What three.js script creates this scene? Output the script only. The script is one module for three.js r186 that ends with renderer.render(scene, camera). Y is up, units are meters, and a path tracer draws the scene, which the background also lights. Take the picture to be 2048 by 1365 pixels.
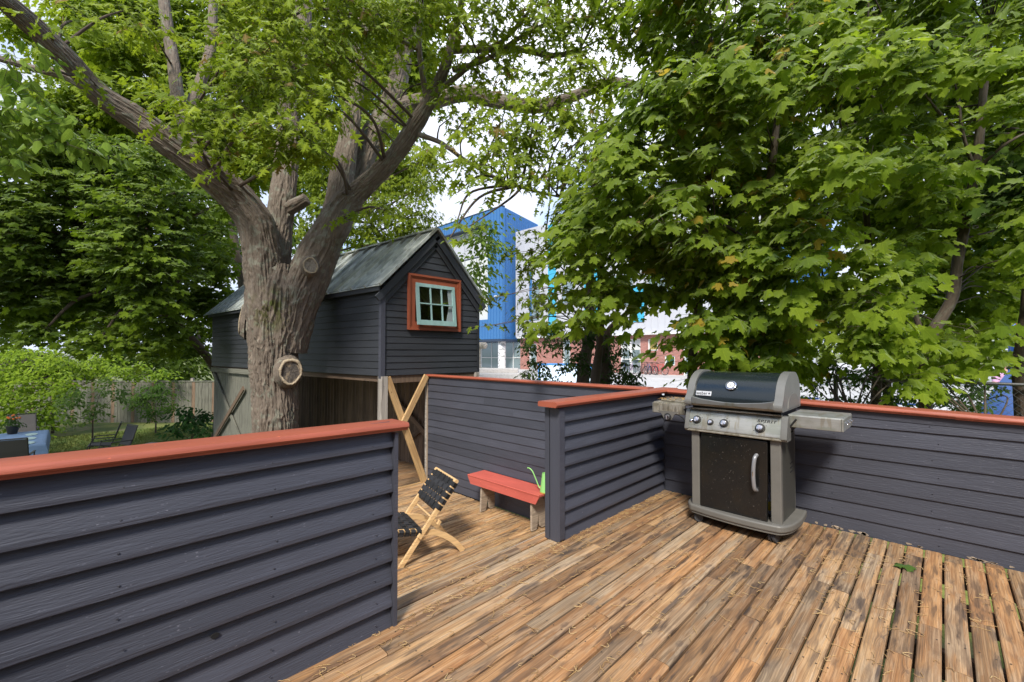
import * as THREE from 'three';
import { mergeGeometries, toCreasedNormals } from 'three/addons/utils/BufferGeometryUtils.js';
import { RoundedBoxGeometry } from 'three/addons/geometries/RoundedBoxGeometry.js';
import { MarchingCubes } from 'three/addons/objects/MarchingCubes.js';
import { FontLoader } from 'three/addons/loaders/FontLoader.js';
import { TextGeometry } from 'three/addons/geometries/TextGeometry.js';

// ------------------------------------------------------------------ camera, light, exposure
const V = (x, y, z) => new THREE.Vector3(x, y, z);
const scene = new THREE.Scene();
const camera = new THREE.PerspectiveCamera(75.66, 2048 / 1365, 0.05, 600);
camera.position.set(0, 1.428, 0);
camera.rotation.set(THREE.MathUtils.degToRad(1.44), THREE.MathUtils.degToRad(44.46), 0, 'YXZ');
const renderer = new THREE.WebGLRenderer({ antialias: true });
renderer.toneMapping = THREE.LinearToneMapping;
renderer.toneMappingExposure = 1.4;
renderer.shadowMap.enabled = true;

const SUN = V(0.37, 0.74, 0.58).normalize();
const sun = new THREE.DirectionalLight(new THREE.Color(1, 0.95, 0.86), 3.9);
sun.position.copy(SUN).multiplyScalar(60); sun.castShadow = true; sun.shadow.radius = 22;
sun.shadow.mapSize.set(2048, 2048);
Object.assign(sun.shadow.camera, { left: -50, right: 50, top: 50, bottom: -50, near: 1, far: 160 });
scene.add(sun); scene.add(sun.target);

// ------------------------------------------------------------------ noise and random numbers
function rng(s) { return () => { s |= 0; s = s + 0x6D2B79F5 | 0; let t = Math.imul(s ^ s >>> 15, 1 | s); t = t + Math.imul(t ^ t >>> 7, 61 | t) ^ t; return ((t ^ t >>> 14) >>> 0) / 4294967296; }; }
const TAB = new Float32Array(65536); { const r = rng(11); for (let i = 0; i < 65536; i++) TAB[i] = r(); }
const hh = (x, y) => TAB[((x & 255) + ((y & 255) << 8))];
function n2(x, y) {
  const xi = Math.floor(x), yi = Math.floor(y); let u = x - xi, v = y - yi; u = u * u * (3 - 2 * u); v = v * v * (3 - 2 * v);
  const a = hh(xi, yi), b = hh(xi + 1, yi), c = hh(xi, yi + 1), d = hh(xi + 1, yi + 1);
  return a + (b - a) * u + (c - a) * v + (a - b - c + d) * u * v;
}
function fbm(x, y, o = 4) { let s = 0, a = 0.5, t = 0; for (let i = 0; i < o; i++) { s += a * n2(x, y); t += a; x = x * 2.03 + 17.3; y = y * 2.03 + 9.1; a *= 0.5; } return s / t; }
const clamp = (x, a = 0, b = 1) => Math.max(a, Math.min(b, x));
const sst = (a, b, x) => { x = clamp((x - a) / (b - a)); return x * x * (3 - 2 * x); };
const mix = (a, b, t) => a + (b - a) * t;
const mix3 = (a, b, t) => [mix(a[0], b[0], t), mix(a[1], b[1], t), mix(a[2], b[2], t)];
const R2D = THREE.MathUtils.degToRad;

// ------------------------------------------------------------------ sky: bright broken cloud with some blue, one wide equirectangular map
{
  const W = 1024, H = 512, d = new Float32Array(W * H * 4);
  for (let j = 0; j < H; j++) {
    const el = (j + 0.5) / H * Math.PI - Math.PI / 2;
    for (let i = 0; i < W; i++) {
      const az = (i + 0.5) / W * 2 * Math.PI, k = (j * W + i) * 4;
      const cx = Math.cos(el) * Math.cos(az), cz = Math.cos(el) * Math.sin(az), cy = Math.sin(el);
      let c;
      if (cy < 0) c = [0.35, 0.36, 0.36];
      else {
        const q = 1.6 / (cy + 0.35);
        const cl = sst(0.36, 0.6, fbm(cx * q * 1.5 + 40, cz * q * 1.5 + 60, 5));
        const blue = mix3([0.50, 0.66, 0.92], [0.15, 0.34, 0.80], sst(0.05, 0.8, cy));
        c = mix3(blue, [0.71, 0.755, 0.88], Math.max(cl, 0.85 * sst(0.28, 0.0, cy)) * 0.93);
        const sd = clamp(cx * SUN.x + cy * SUN.y + cz * SUN.z), gl = 0.9 * Math.pow(sd, 14);
        c = [c[0] + gl, c[1] + gl * 0.97, c[2] + gl * 0.92];
      }
      d[k] = c[0]; d[k + 1] = c[1]; d[k + 2] = c[2]; d[k + 3] = 1;
    }
  }
  const t = new THREE.DataTexture(d, W, H, THREE.RGBAFormat, THREE.FloatType);
  t.mapping = THREE.EquirectangularReflectionMapping; t.magFilter = THREE.LinearFilter; t.minFilter = THREE.LinearFilter; t.needsUpdate = true;
  scene.background = t; scene.environment = t;
}

// ------------------------------------------------------------------ scene helpers
{ // a mirrored placement keeps its faces turned outward
  const apply = THREE.BufferGeometry.prototype.applyMatrix4;
  THREE.BufferGeometry.prototype.applyMatrix4 = function (m) {
    apply.call(this, m);
    if (m.determinant() < 0) {
      if (this.index) { const a = this.index.array; for (let i = 0; i < a.length; i += 3) { const q = a[i]; a[i] = a[i + 1]; a[i + 1] = q; } }
      else for (const b of Object.values(this.attributes)) { const n = b.itemSize, a = b.array; for (let i = 0; i < b.count; i += 3) for (let k = 0; k < n; k++) { const q = a[i * n + k]; a[i * n + k] = a[(i + 1) * n + k]; a[(i + 1) * n + k] = q; } }
    }
    return this;
  };
}
const used = new Map();
function numbered(n) { const c = used.get(n) || 0; used.set(n, c + 1); return c ? n + '_' + String(c).padStart(3, '0') : n; }
function thing(name, label, category, pos = [0, 0, 0], turn = 0, group) {
  const o = new THREE.Group(); o.name = numbered(name); o.position.set(...pos); o.rotation.y = turn; scene.add(o);
  o.userData = { label, category }; if (group) o.userData.group = group; return o;
}
function setting(name) { const o = new THREE.Group(); o.name = numbered(name); o.userData.kind = 'structure'; scene.add(o); return o; }
function part(name, geo, mat, parent, label) {
  if (Array.isArray(geo)) geo = merge(geo);
  const m = new THREE.Mesh(geo, mat); m.name = name; m.castShadow = m.receiveShadow = true;
  if (label) m.userData.label = label; (parent || scene).add(m); return m;
}
function clean(g) {
  if (g.index) g = g.toNonIndexed();
  for (const k of Object.keys(g.attributes)) if (!['position', 'normal', 'uv'].includes(k)) g.deleteAttribute(k);
  if (!g.attributes.normal) g.computeVertexNormals();
  if (!g.attributes.uv) boxUV(g);
  return g;
}
function merge(list) { return mergeGeometries(list.map(clean), false); }
function boxUV(g) {
  const p = g.attributes.position, n = g.attributes.normal, uv = new Float32Array(p.count * 2);
  for (let i = 0; i < p.count; i++) {
    const a = Math.abs(n.getX(i)), b = Math.abs(n.getY(i)), c = Math.abs(n.getZ(i));
    if (a >= b && a >= c) { uv[2 * i] = p.getZ(i); uv[2 * i + 1] = p.getY(i); } else if (b >= c) { uv[2 * i] = p.getX(i); uv[2 * i + 1] = p.getZ(i); } else { uv[2 * i] = p.getX(i); uv[2 * i + 1] = p.getY(i); }
  }
  g.setAttribute('uv', new THREE.BufferAttribute(uv, 2)); return g;
}
// a closed outline [[y, z], ...] run along +x, with optional sloped ends and warp
function prof(pts, L, o = {}) {
  const seg = o.seg || 1, P = [], U = [];
  let ar = 0; pts.forEach((p, i) => { const q = pts[(i + 1) % pts.length]; ar += p[0] * q[1] - q[0] * p[1]; });
  if (ar < 0) pts = [...pts].reverse();
  const n = pts.length, al = [0]; for (let i = 0; i < n; i++) { const a = pts[i], b = pts[(i + 1) % n]; al.push(al[i] + Math.hypot(b[0] - a[0], b[1] - a[1])); }
  const x0 = o.x0 || (() => 0), x1 = o.x1 || (() => L), u0 = o.u0 || 0, v0 = o.v0 || 0;
  const at = (i, t) => { const p = pts[i % n]; const x = mix(x0(p[0], p[1]), x1(p[0], p[1]), t); const w = o.warp ? o.warp(x, p[0], p[1]) : [0, 0]; return [x, p[0] + w[0], p[1] + w[1]]; };
  const push = (q, u, v) => { P.push(q[0], q[1], q[2]); U.push(u + u0, v + v0); };
  for (let i = 0; i < n; i++) for (let s = 0; s < seg; s++) {
    const t0 = s / seg, t1 = (s + 1) / seg, a = at(i, t0), b = at(i, t1), c = at(i + 1, t1), d = at(i + 1, t0), va = al[i], vb = al[i + 1];
    push(a, a[0], va); push(c, c[0], vb); push(b, b[0], va); push(a, a[0], va); push(d, d[0], vb); push(c, c[0], vb);
  }
  const tri = THREE.ShapeUtils.triangulateShape(pts.map(p => new THREE.Vector2(p[0], p[1])), []);
  for (const t of [0, 1]) for (const f of tri) { const g = t ? [f[2], f[1], f[0]] : f; for (const i of g) { const q = at(i, t); push(q, pts[i][0] * 0.3, pts[i][1]); } }
  let g = new THREE.BufferGeometry();
  g.setAttribute('position', new THREE.Float32BufferAttribute(P, 3)); g.setAttribute('uv', new THREE.Float32BufferAttribute(U, 2));
  g.computeVertexNormals();
  if (o.smooth) g = toCreasedNormals(g, o.smooth);
  return g;
}
// rectangle outline with chamfered corners, y0..y1 / z0..z1
function rr(y0, y1, z0, z1, c = 0.004) { return [[y0 + c, z0], [y1 - c, z0], [y1, z0 + c], [y1, z1 - c], [y1 - c, z1], [y0 + c, z1], [y0, z1 - c], [y0, z0 + c]]; }
function box(w, h, d, x = 0, y = 0, z = 0, c = 0.004) { const g = prof(rr(-h / 2, h / 2, -d / 2, d / 2, Math.min(c, h / 3, d / 3)), w); g.translate(x - w / 2, y, z); return g; }
function bar(a, b, w, h, up = V(0, 1, 0), c = 0.004) {                      // a timber between two points, h measured along up, w across
  const d = b.clone().sub(a), L = d.length(); d.normalize();
  const z = d.clone().cross(up).normalize(), y = z.clone().cross(d);
  const g = prof(rr(-h / 2, h / 2, -w / 2, w / 2, Math.min(c, w / 3, h / 3)), L); g.applyMatrix4(new THREE.Matrix4().makeBasis(d, y, z).setPosition(a)); return g;
}
function cyl(r0, r1, a, b, n = 16) { const d = b.clone().sub(a), L = d.length(); const g = new THREE.CylinderGeometry(r1, r0, L, n); g.translate(0, L / 2, 0); g.applyQuaternion(new THREE.Quaternion().setFromUnitVectors(V(0, 1, 0), d.normalize())); g.translate(a.x, a.y, a.z); return g; }
function tube(pts, r, seg = 24, n = 8) { return new THREE.TubeGeometry(new THREE.CatmullRomCurve3(pts.map(p => p.isVector3 ? p : V(...p))), seg, r, n); }
function rbox(w, h, d, x = 0, y = 0, z = 0, r = 0.01, s = 2) { const g = new RoundedBoxGeometry(w, h, d, s, Math.min(r, w / 2.01, h / 2.01, d / 2.01)); g.translate(x, y, z); return boxUV(clean(g)); }
function lathe(pts, n = 32) { return new THREE.LatheGeometry(pts.map(p => new THREE.Vector2(p[0], p[1])), n); }
function flat(pts, depth, bev = 0) {                                        // outline in x,y given depth along +z
  const s = new THREE.Shape(pts.map(p => new THREE.Vector2(p[0], p[1])));
  return new THREE.ExtrudeGeometry(s, { depth, bevelEnabled: bev > 0, bevelSize: bev, bevelThickness: bev, bevelOffset: -bev, bevelSegments: 2, curveSegments: 12 });
}

// ------------------------------------------------------------------ textures
function tex(W, H, f, o = {}) {
  const d = new Uint8Array(W * H * 4), g = o.linear ? 1 : 1 / 2.2;
  for (let j = 0; j < H; j++) for (let i = 0; i < W; i++) {
    const c = f(i / W, j / H, i, j), k = (j * W + i) * 4;
    for (let q = 0; q < 3; q++) d[k + q] = 255 * Math.pow(clamp(typeof c === 'number' ? c : c[q]), g) + 0.5;
    d[k + 3] = 255;
  }
  const t = new THREE.DataTexture(d, W, H, THREE.RGBAFormat);
  if (!o.linear) t.colorSpace = THREE.SRGBColorSpace;
  t.wrapS = t.wrapT = o.wrap || THREE.MirroredRepeatWrapping; t.magFilter = THREE.LinearFilter; t.minFilter = THREE.LinearMipmapLinearFilter; t.generateMipmaps = true;
  t.repeat.set(1 / (o.w || 1), 1 / (o.h || 1)); t.needsUpdate = true; return t;
}
function rep(t, w, h) { const c = t.clone(); c.repeat.set(1 / w, 1 / h); c.needsUpdate = true; return c; }
const std = (o) => new THREE.MeshStandardMaterial(o);
const rgb = (r, g, b) => new THREE.Color().setRGB(r, g, b);

// worn deck wood: 3 m along u, four board faces of 0.1 m across v
const KN = []; { const r = rng(5); for (let i = 0; i < 17; i++) KN.push([r() * 3, r() * 0.4, 0.005 + r() * 0.012, 0.6 + r() * 0.4, r()]); }
function woodField(x, y) {                                                   // metres -> [ring coordinate, knot strength, ring of knot]
  let off = 0, kn = 0, halo = 0;
  for (const k of KN) { const dx = (x - k[0]) * 0.5, dy = y - k[1]; if (Math.abs(dy) > 0.06 || Math.abs(dx) > 0.08) continue; const d = Math.hypot(dx, dy) / k[2]; off += Math.exp(-d * d * 0.16) * 0.012 * Math.sign(dy || 1); kn = Math.max(kn, sst(1.25, 0.75, d)); halo = Math.max(halo, k[3] * Math.exp(-d * d * 0.13)); }
  return [off, kn, halo];
}
const deckMap = tex(2048, 512, (u, v) => {
  const x = u * 3, y = v * 0.4, s = Math.floor(v * 4);
  const [off, kn, halo] = woodField(x, y), yy = y + off;
  const g1 = n2(x * 3 + 9 * s, yy * 420 + n2(x * 2.2, yy * 30) * 5), g2 = n2(x * 14, yy * 900);
  const grain = 0.62 * g1 + 0.38 * g2;
  const wx = x + 0.18 * fbm(x * 3, y * 22 + 50), wy = y + 0.03 * fbm(x * 5 + 9, y * 20);
  const worn = fbm(wx * 2.6 + 31 * s, wy * 13 + 7 * s, 5), grey = fbm(wx * 1.7 + 77, wy * 11 + 40 + s * 13, 4), mould = fbm(wx * 5 + 5, wy * 34 + s * 29, 6), pale = fbm(wx * 5 + 200, wy * 44 + s * 3, 5);
  let c = mix3([0.33, 0.19, 0.088], [0.47, 0.30, 0.15], sst(0.35, 0.65, worn));
  c = mix3(c, [0.33, 0.262, 0.185], 0.9 * sst(0.42, 0.6, grey));
  c = mix3(c, [0.52, 0.42, 0.30], 0.55 * sst(0.52, 0.75, pale));
  const st = fbm(x * 5 + 60, yy * 190 + s * 5, 4); c = mix3(c, [0.2, 0.14, 0.085], 0.55 * sst(0.52, 0.7, st)); c = mix3(c, [0.50, 0.37, 0.23], 0.4 * sst(0.5, 0.3, st));
  const zone = sst(0.3, 0.65, fbm(x * 1.1 + 70, y * 3 + s * 17, 3));
  c = mix3(c, [0.15, 0.105, 0.07], (0.45 + 0.5 * zone) * sst(0.5, 0.68, mould + 0.22 * (grain - 0.5)));
  c = mix3(c, [0.075, 0.058, 0.05], (0.25 + 0.55 * zone) * sst(0.63, 0.74, mould));
  c = mix3(c, [0.16, 0.12, 0.09], 0.35 * halo * (0.3 + 0.7 * grain));
  c = mix3(c, [0.12, 0.09, 0.075], 0.7 * kn * (0.4 + 0.6 * n2(x * 60, y * 90)));
  const m = 0.58 + 0.8 * grain - 0.25 * sst(0.78, 0.95, g1);
  return [c[0] * m, c[1] * m, c[2] * m];
}, { w: 3, h: 0.4 });
const deckBump = tex(2048, 512, (u, v) => { const x = u * 3, y = v * 0.4, s = Math.floor(v * 4); const [off, kn] = woodField(x, y), yy = y + off; const g1 = n2(x * 3 + 9 * s, yy * 420 + n2(x * 2.2, yy * 30) * 5), g2 = n2(x * 14, yy * 900); return clamp(0.45 * g1 + 0.25 * g2 + 0.3 * fbm(x * 9, y * 60) + 0.2 * kn); }, { w: 3, h: 0.4, linear: true });
const deckMats = [[0.93, 0.80, 0.68], [1.02, 0.80, 0.61], [0.74, 0.67, 0.60], [0.86, 0.72, 0.6], [1.04, 0.96, 0.87], [0.62, 0.53, 0.46], [0.95, 0.77, 0.61]].map(c => std({ color: rgb(...c), map: deckMap, bumpMap: deckBump, bumpScale: 0.0022, roughness: 0.66 }));
const lowMats = [[1.2, 1.08, 0.92], [1.02, 0.92, 0.78], [1.3, 1.15, 0.95], [0.95, 0.85, 0.72], [1.15, 0.97, 0.75]].map(c => std({ color: rgb(...c), map: deckMap, bumpMap: deckBump, bumpScale: 0.002, roughness: 0.75 }));
// painted rough sawn board: 2 m x 0.5 m
const paintBump = tex(2048, 512, (u, v) => { const x = u * 2, y = v * 0.5; let k = 0; for (const q of KN) { const d = Math.hypot((x - q[0] * 0.66) * 0.6, y - q[1] * 1.2) / (q[2] * 0.9); k = Math.max(k, Math.exp(-d * d) - 0.7 * Math.exp(-d * d * 5)); } return clamp(0.5 * n2(x * 20 + n2(x * 3, y * 40) * 5, y * 260) + 0.28 * n2(x * 60, y * 520) + 0.2 * fbm(x * 4, y * 25) + 0.5 * k); }, { w: 2, h: 0.5, linear: true });
const paintMap = tex(1024, 256, (u, v) => {
  const x = u * 2, y = v * 0.5; const m = 0.84 + 0.26 * fbm(x * 3, y * 14, 4) + 0.03 * n2(x * 14, y * 300);
  let c = [m, m, m]; const chip = fbm(x * 40, y * 120 + 9, 3); if (chip > 0.84) c = [2.6, 2.45, 2.3].map((q, i) => mix(m, q, sst(0.84, 0.89, chip)));
  const rub = sst(0.6, 0.8, fbm(x * 2 + 3, y * 18 + 50, 5)); return c.map(q => clamp((q + 0.14 * rub) * 0.3));
}, { w: 2, h: 0.5 });
const slateTint = [0.172, 0.180, 0.235];
const slate = [1, 0.88, 1.13, 0.96].map(k => std({ color: rgb(slateTint[0] * k, slateTint[1] * k, slateTint[2] * k), map: paintMap, bumpMap: paintBump, bumpScale: 0.0017, roughness: 0.5 }));
const houseSlate = [1, 0.85, 1.15].map(k => std({ color: rgb(0.108 * k, 0.118 * k, 0.142 * k), map: paintMap, bumpMap: paintBump, bumpScale: 0.002, roughness: 0.55 }));
const redPaint = std({ color: rgb(1.18, 0.295, 0.155), map: paintMap, bumpMap: paintBump, bumpScale: 0.0007, roughness: 0.46 });
const redShade = redPaint;
const coral = std({ color: rgb(1.8, 0.37, 0.27), map: paintMap, bumpMap: paintBump, bumpScale: 0.0008, roughness: 0.5 });
const rust = std({ color: rgb(0.98, 0.25, 0.115), map: paintMap, bumpMap: paintBump, bumpScale: 0.0008, roughness: 0.55 });
const teal = std({ color: rgb(0.86, 1.35, 1.3), map: paintMap, bumpMap: paintBump, bumpScale: 0.0008, roughness: 0.55 });
// plain weathered timber, 2 m x 0.5 m
const woodBump = tex(1024, 256, (u, v) => clamp(0.6 * n2(u * 6, v * 90 + n2(u * 8, v * 10) * 4) + 0.4 * n2(u * 40, v * 200)), { w: 2, h: 0.5, linear: true });
function woodMap(a, b, d, seed) { return tex(1024, 256, (u, v) => { const x = u * 2, y = v * 0.5; const g = n2(x * 3 + seed, y * 300 + n2(x * 2, y * 30 + seed) * 4); let c = mix3(a, b, fbm(x * 2 + seed, y * 22, 4)); c = mix3(c, d, 0.6 * sst(0.55, 0.72, fbm(x * 3 + seed * 3, y * 30 + 7, 5))); const m = 0.75 + 0.5 * g; let k = 0; for (const q of KN) { const r = Math.hypot((x - q[0] * 0.66) * 0.7, y - q[1] * 1.2) / (q[2] * 0.8); k = Math.max(k, sst(1, 0.5, r)); } c = mix3(c, [d[0] * 0.5, d[1] * 0.45, d[2] * 0.4], 0.7 * k); return [c[0] * m, c[1] * m, c[2] * m]; }, { w: 2, h: 0.5 }); }
const greyWoodMap = woodMap([0.30, 0.27, 0.235], [0.40, 0.36, 0.31], [0.17, 0.15, 0.13], 3);
const greyWood = std({ map: greyWoodMap, bumpMap: woodBump, bumpScale: 0.003, roughness: 0.8 });
const greenGreyWood = std({ color: rgb(0.48, 0.52, 0.48), map: greyWoodMap, bumpMap: woodBump, bumpScale: 0.003, roughness: 0.85 });
const brownWood = [1, 0.8, 1.2].map(k => std({ color: rgb(0.5 * k, 0.37 * k, 0.28 * k), map: greyWoodMap, bumpMap: woodBump, bumpScale: 0.003, roughness: 0.85 }));
const newTimber = std({ map: woodMap([0.46, 0.29, 0.12], [0.55, 0.37, 0.18], [0.33, 0.19, 0.08], 8), bumpMap: woodBump, bumpScale: 0.001, roughness: 0.65 });
const oak = std({ map: woodMap([0.60, 0.38, 0.17], [0.68, 0.46, 0.23], [0.5, 0.3, 0.13], 15), bumpMap: woodBump, bumpScale: 0.0006, roughness: 0.48 });
const benchWood = std({ map: woodMap([0.33, 0.26, 0.19], [0.42, 0.33, 0.24], [0.22, 0.17, 0.13], 21), bumpMap: woodBump, bumpScale: 0.003, roughness: 0.8 });
const LIMBS={"trunk":[[-8.3,-1.21,-2.6,0.46],[-8.29,-0.52,-2.59,0.384],[-8.27,0.08,-2.58,0.345],[-8.26,0.69,-2.57,0.34],[-8.26,1.29,-2.55,0.356],[-8.23,1.81,-2.56,0.395],[-8.23,2.34,-2.62,0.421],[-8.29,2.88,-2.68,0.349]],"limb_left":[[-8.28,1.55,-2.52,0.326],[-8.28,2.15,-2.43,0.328],[-8.31,2.76,-2.38,0.292],[-8.28,3.26,-2.32,0.283],[-8.25,3.65,-2.2,0.283],[-8.24,3.99,-1.92,0.254],[-8.18,4.25,-1.54,0.222],[-8.17,4.5,-1.12,0.195],[-8.19,4.76,-0.68,0.166],[-8.16,4.95,-0.28,0.14],[-8.02,5.19,0.01,0.121],[-7.88,5.39,0.3,0.117],[-7.7,5.49,0.55,0.107],[-7.52,5.55,0.79,0.091]],"limb_right":[[-8.2,1.47,-2.74,0.304],[-8.09,2.08,-2.83,0.319],[-7.95,2.61,-2.95,0.322],[-7.84,3.14,-3.11,0.315],[-7.71,3.64,-3.29,0.282],[-7.63,4.08,-3.49,0.236],[-7.45,4.32,-3.66,0.179],[-7.09,4.62,-3.86,0.152],[-6.75,4.96,-4.04,0.139],[-6.44,5.36,-4.19,0.132],[-6.17,5.75,-4.31,0.105],[-5.92,6.18,-4.4,0.084],[-5.83,6.56,-4.47,0.072],[-5.74,7.02,-4.54,0.052],[-5.64,7.61,-4.62,0.039]],"limb_middle":[[-8.4,2.26,-2.59,0.265],[-8.44,3.07,-2.59,0.253],[-8.58,3.84,-2.71,0.217],[-8.62,4.51,-2.78,0.206],[-8.68,5.2,-2.85,0.202],[-8.83,6.34,-2.94,0.177],[-8.86,7.64,-3.14,0.151],[-8.98,8.88,-3.26,0.131]],"limb_upright":[[-8.02,3.19,-3.21,0.224],[-7.97,3.96,-3.44,0.215],[-7.95,4.74,-3.57,0.204],[-7.93,5.63,-3.71,0.159],[-7.94,6.34,-3.81,0.146],[-7.95,7.27,-3.9,0.14],[-7.95,8.22,-4.02,0.125],[-7.89,8.91,-4.04,0.109]],"limb_rear":[[-8.04,3.29,-3.26,0.241],[-8.14,3.97,-3.55,0.237],[-8.23,4.65,-3.86,0.231],[-8.14,5.58,-4.2,0.223],[-7.96,6.59,-4.62,0.196],[-7.95,7.65,-4.87,0.165],[-7.88,8.67,-5.04,0.139],[-7.8,9.41,-5.1,0.121]],"limb_long":[[-8.08,5.78,-4.25,0.189],[-7.86,6.44,-4.73,0.17],[-7.5,6.71,-5.34,0.158],[-7.05,6.84,-5.78,0.159],[-6.53,6.67,-6.3,0.141],[-5.87,6.51,-6.81,0.121],[-5.29,6.68,-7.24,0.1],[-4.76,6.88,-7.61,0.089],[-4.35,6.78,-7.88,0.078],[-3.85,6.42,-8.24,0.059]],"limb_left_up":[[-8.28,4.37,-1.44,0.138],[-8.52,4.93,-1.33,0.098],[-8.74,5.41,-1.23,0.093],[-8.91,6.05,-1.18,0.088],[-9.12,6.95,-1.09,0.082],[-9.29,7.78,-1.03,0.077]],"limb_left_inner":[[-8.79,5.19,-1.33,0.083],[-9.01,5.9,-1.51,0.081],[-9.21,6.7,-1.71,0.079],[-9.4,7.38,-1.78,0.074],[-9.59,8.37,-1.83,0.069]],"limb_left_low":[[-8.26,4.88,-0.47,0.104],[-8.39,5.07,-0.19,0.072],[-8.49,5.2,0.06,0.06],[-8.64,5.23,0.34,0.045],[-8.75,5.27,0.59,0.039],[-8.9,5.35,0.88,0.033]],"limb_top_right":[[-5.96,6.59,-4.48,0.068],[-5.55,6.6,-4.88,0.061],[-5.0,6.53,-5.29,0.053],[-4.58,6.42,-5.7,0.045],[-4.28,6.52,-5.99,0.03]],"limb_thin_a":[[-6.21,5.69,-4.27,0.06],[-6.18,6.1,-4.14,0.045],[-6.13,6.53,-4.04,0.044],[-6.01,7.04,-4.0,0.036],[-5.98,7.45,-4.01,0.029]],"limb_thin_b":[[-6.19,5.77,-4.28,0.053],[-5.74,5.95,-4.44,0.044],[-5.26,6.19,-4.62,0.036],[-4.84,6.48,-4.88,0.029],[-4.54,6.8,-5.03,0.025]],"limb_thin_c":[[-6.15,6.45,-4.02,0.029],[-6.18,6.47,-3.71,0.028],[-6.28,6.61,-3.33,0.024],[-6.35,6.8,-3.11,0.02]],"limb_thin_d":[[-6.32,5.14,-4.18,0.045],[-5.99,4.96,-4.37,0.037],[-5.62,4.62,-4.61,0.03],[-5.12,4.25,-4.83,0.025],[-4.65,4.01,-5.15,0.021],[-4.25,3.86,-5.41,0.014]],"limb_thin_e":[[-5.89,6.25,-4.56,0.046],[-5.35,6.28,-4.81,0.037],[-4.79,6.51,-5.07,0.033],[-4.32,6.72,-5.38,0.029]]};
const STEMS={"maple_a":[[[-0.2,0.19,-8.54,0.087],[-0.19,0.64,-8.53,0.077],[-0.19,1.43,-8.5,0.077],[-0.12,1.67,-8.56,0.071],[0.1,2.17,-8.62,0.064],[0.17,2.69,-8.54,0.057],[0.25,3.17,-8.6,0.052],[0.36,3.94,-8.53,0.051],[0.44,4.82,-8.44,0.04],[0.51,5.61,-8.34,0.031]],[[-0.17,1.53,-8.52,0.046],[-0.26,1.89,-8.56,0.032],[-0.35,2.48,-8.59,0.027]],[[0.35,3.84,-8.52,0.023],[0.24,4.3,-8.27,0.018],[0.19,4.89,-8.2,0.019]],[[0.37,3.88,-8.55,0.023],[0.62,4.12,-8.5,0.017],[0.84,4.25,-8.57,0.012]]],"maple_b":[[[-0.74,0.19,-8.56,0.069],[-0.74,0.6,-8.56,0.064],[-0.7,1.46,-8.56,0.063],[-0.76,1.91,-8.49,0.058],[-0.77,2.53,-8.59,0.047],[-0.78,2.99,-8.57,0.041],[-0.81,3.9,-8.51,0.036]],[[-0.69,1.43,-8.57,0.052],[-0.63,0.93,-8.79,0.058],[-0.61,0.46,-8.97,0.059]],[[-0.76,1.54,-8.5,0.023],[-0.98,1.79,-8.14,0.023],[-1.2,1.91,-7.78,0.018]]],"maple_c":[[[-1.92,0.78,-6.55,0.078],[-1.89,1.19,-6.56,0.072],[-1.85,1.87,-6.58,0.066],[-1.76,2.4,-6.51,0.059],[-1.68,3.14,-6.56,0.052],[-1.57,3.9,-6.5,0.045],[-1.46,4.7,-6.45,0.033],[-1.34,5.53,-6.38,0.027]],[[-1.74,2.67,-6.52,0.029],[-1.86,2.95,-6.11,0.023],[-2.01,3.08,-5.68,0.017]]],"maple_d":[[[-2.65,0.44,-6.4,0.081],[-2.62,0.95,-6.42,0.074],[-2.6,1.46,-6.42,0.067],[-2.54,2.04,-6.46,0.06],[-2.5,2.63,-6.48,0.054],[-2.4,3.32,-6.41,0.046],[-2.3,4.28,-6.33,0.039],[-2.21,5.28,-6.25,0.032]],[[-2.54,2.01,-6.46,0.027],[-2.63,2.25,-6.22,0.02],[-2.73,2.45,-5.97,0.02]]],"maple_e":[[[-5.09,0.49,-7.09,0.145],[-5.03,1.08,-7.13,0.126],[-4.94,1.86,-7.19,0.096],[-4.9,3.23,-7.18,0.077],[-4.85,4.11,-7.2,0.067],[-4.78,5.39,-7.22,0.058]],[[-4.91,2.84,-7.18,0.039],[-5.19,3.41,-6.75,0.029],[-5.4,3.67,-6.4,0.019]]],"ivy_trunk":[[[-4.45,0.38,-6.88,0.143],[-4.43,1.11,-6.88,0.134],[-4.39,1.65,-6.89,0.107],[-4.26,1.87,-6.88,0.061],[-4.02,2.09,-6.96,0.043],[-3.73,2.33,-6.96,0.033]]],"dark_trunk":[[[0.77,0.18,-8.64,0.107],[0.74,0.69,-8.6,0.099],[0.72,1.2,-8.56,0.091],[0.81,2.09,-8.62,0.082]]]};
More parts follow.
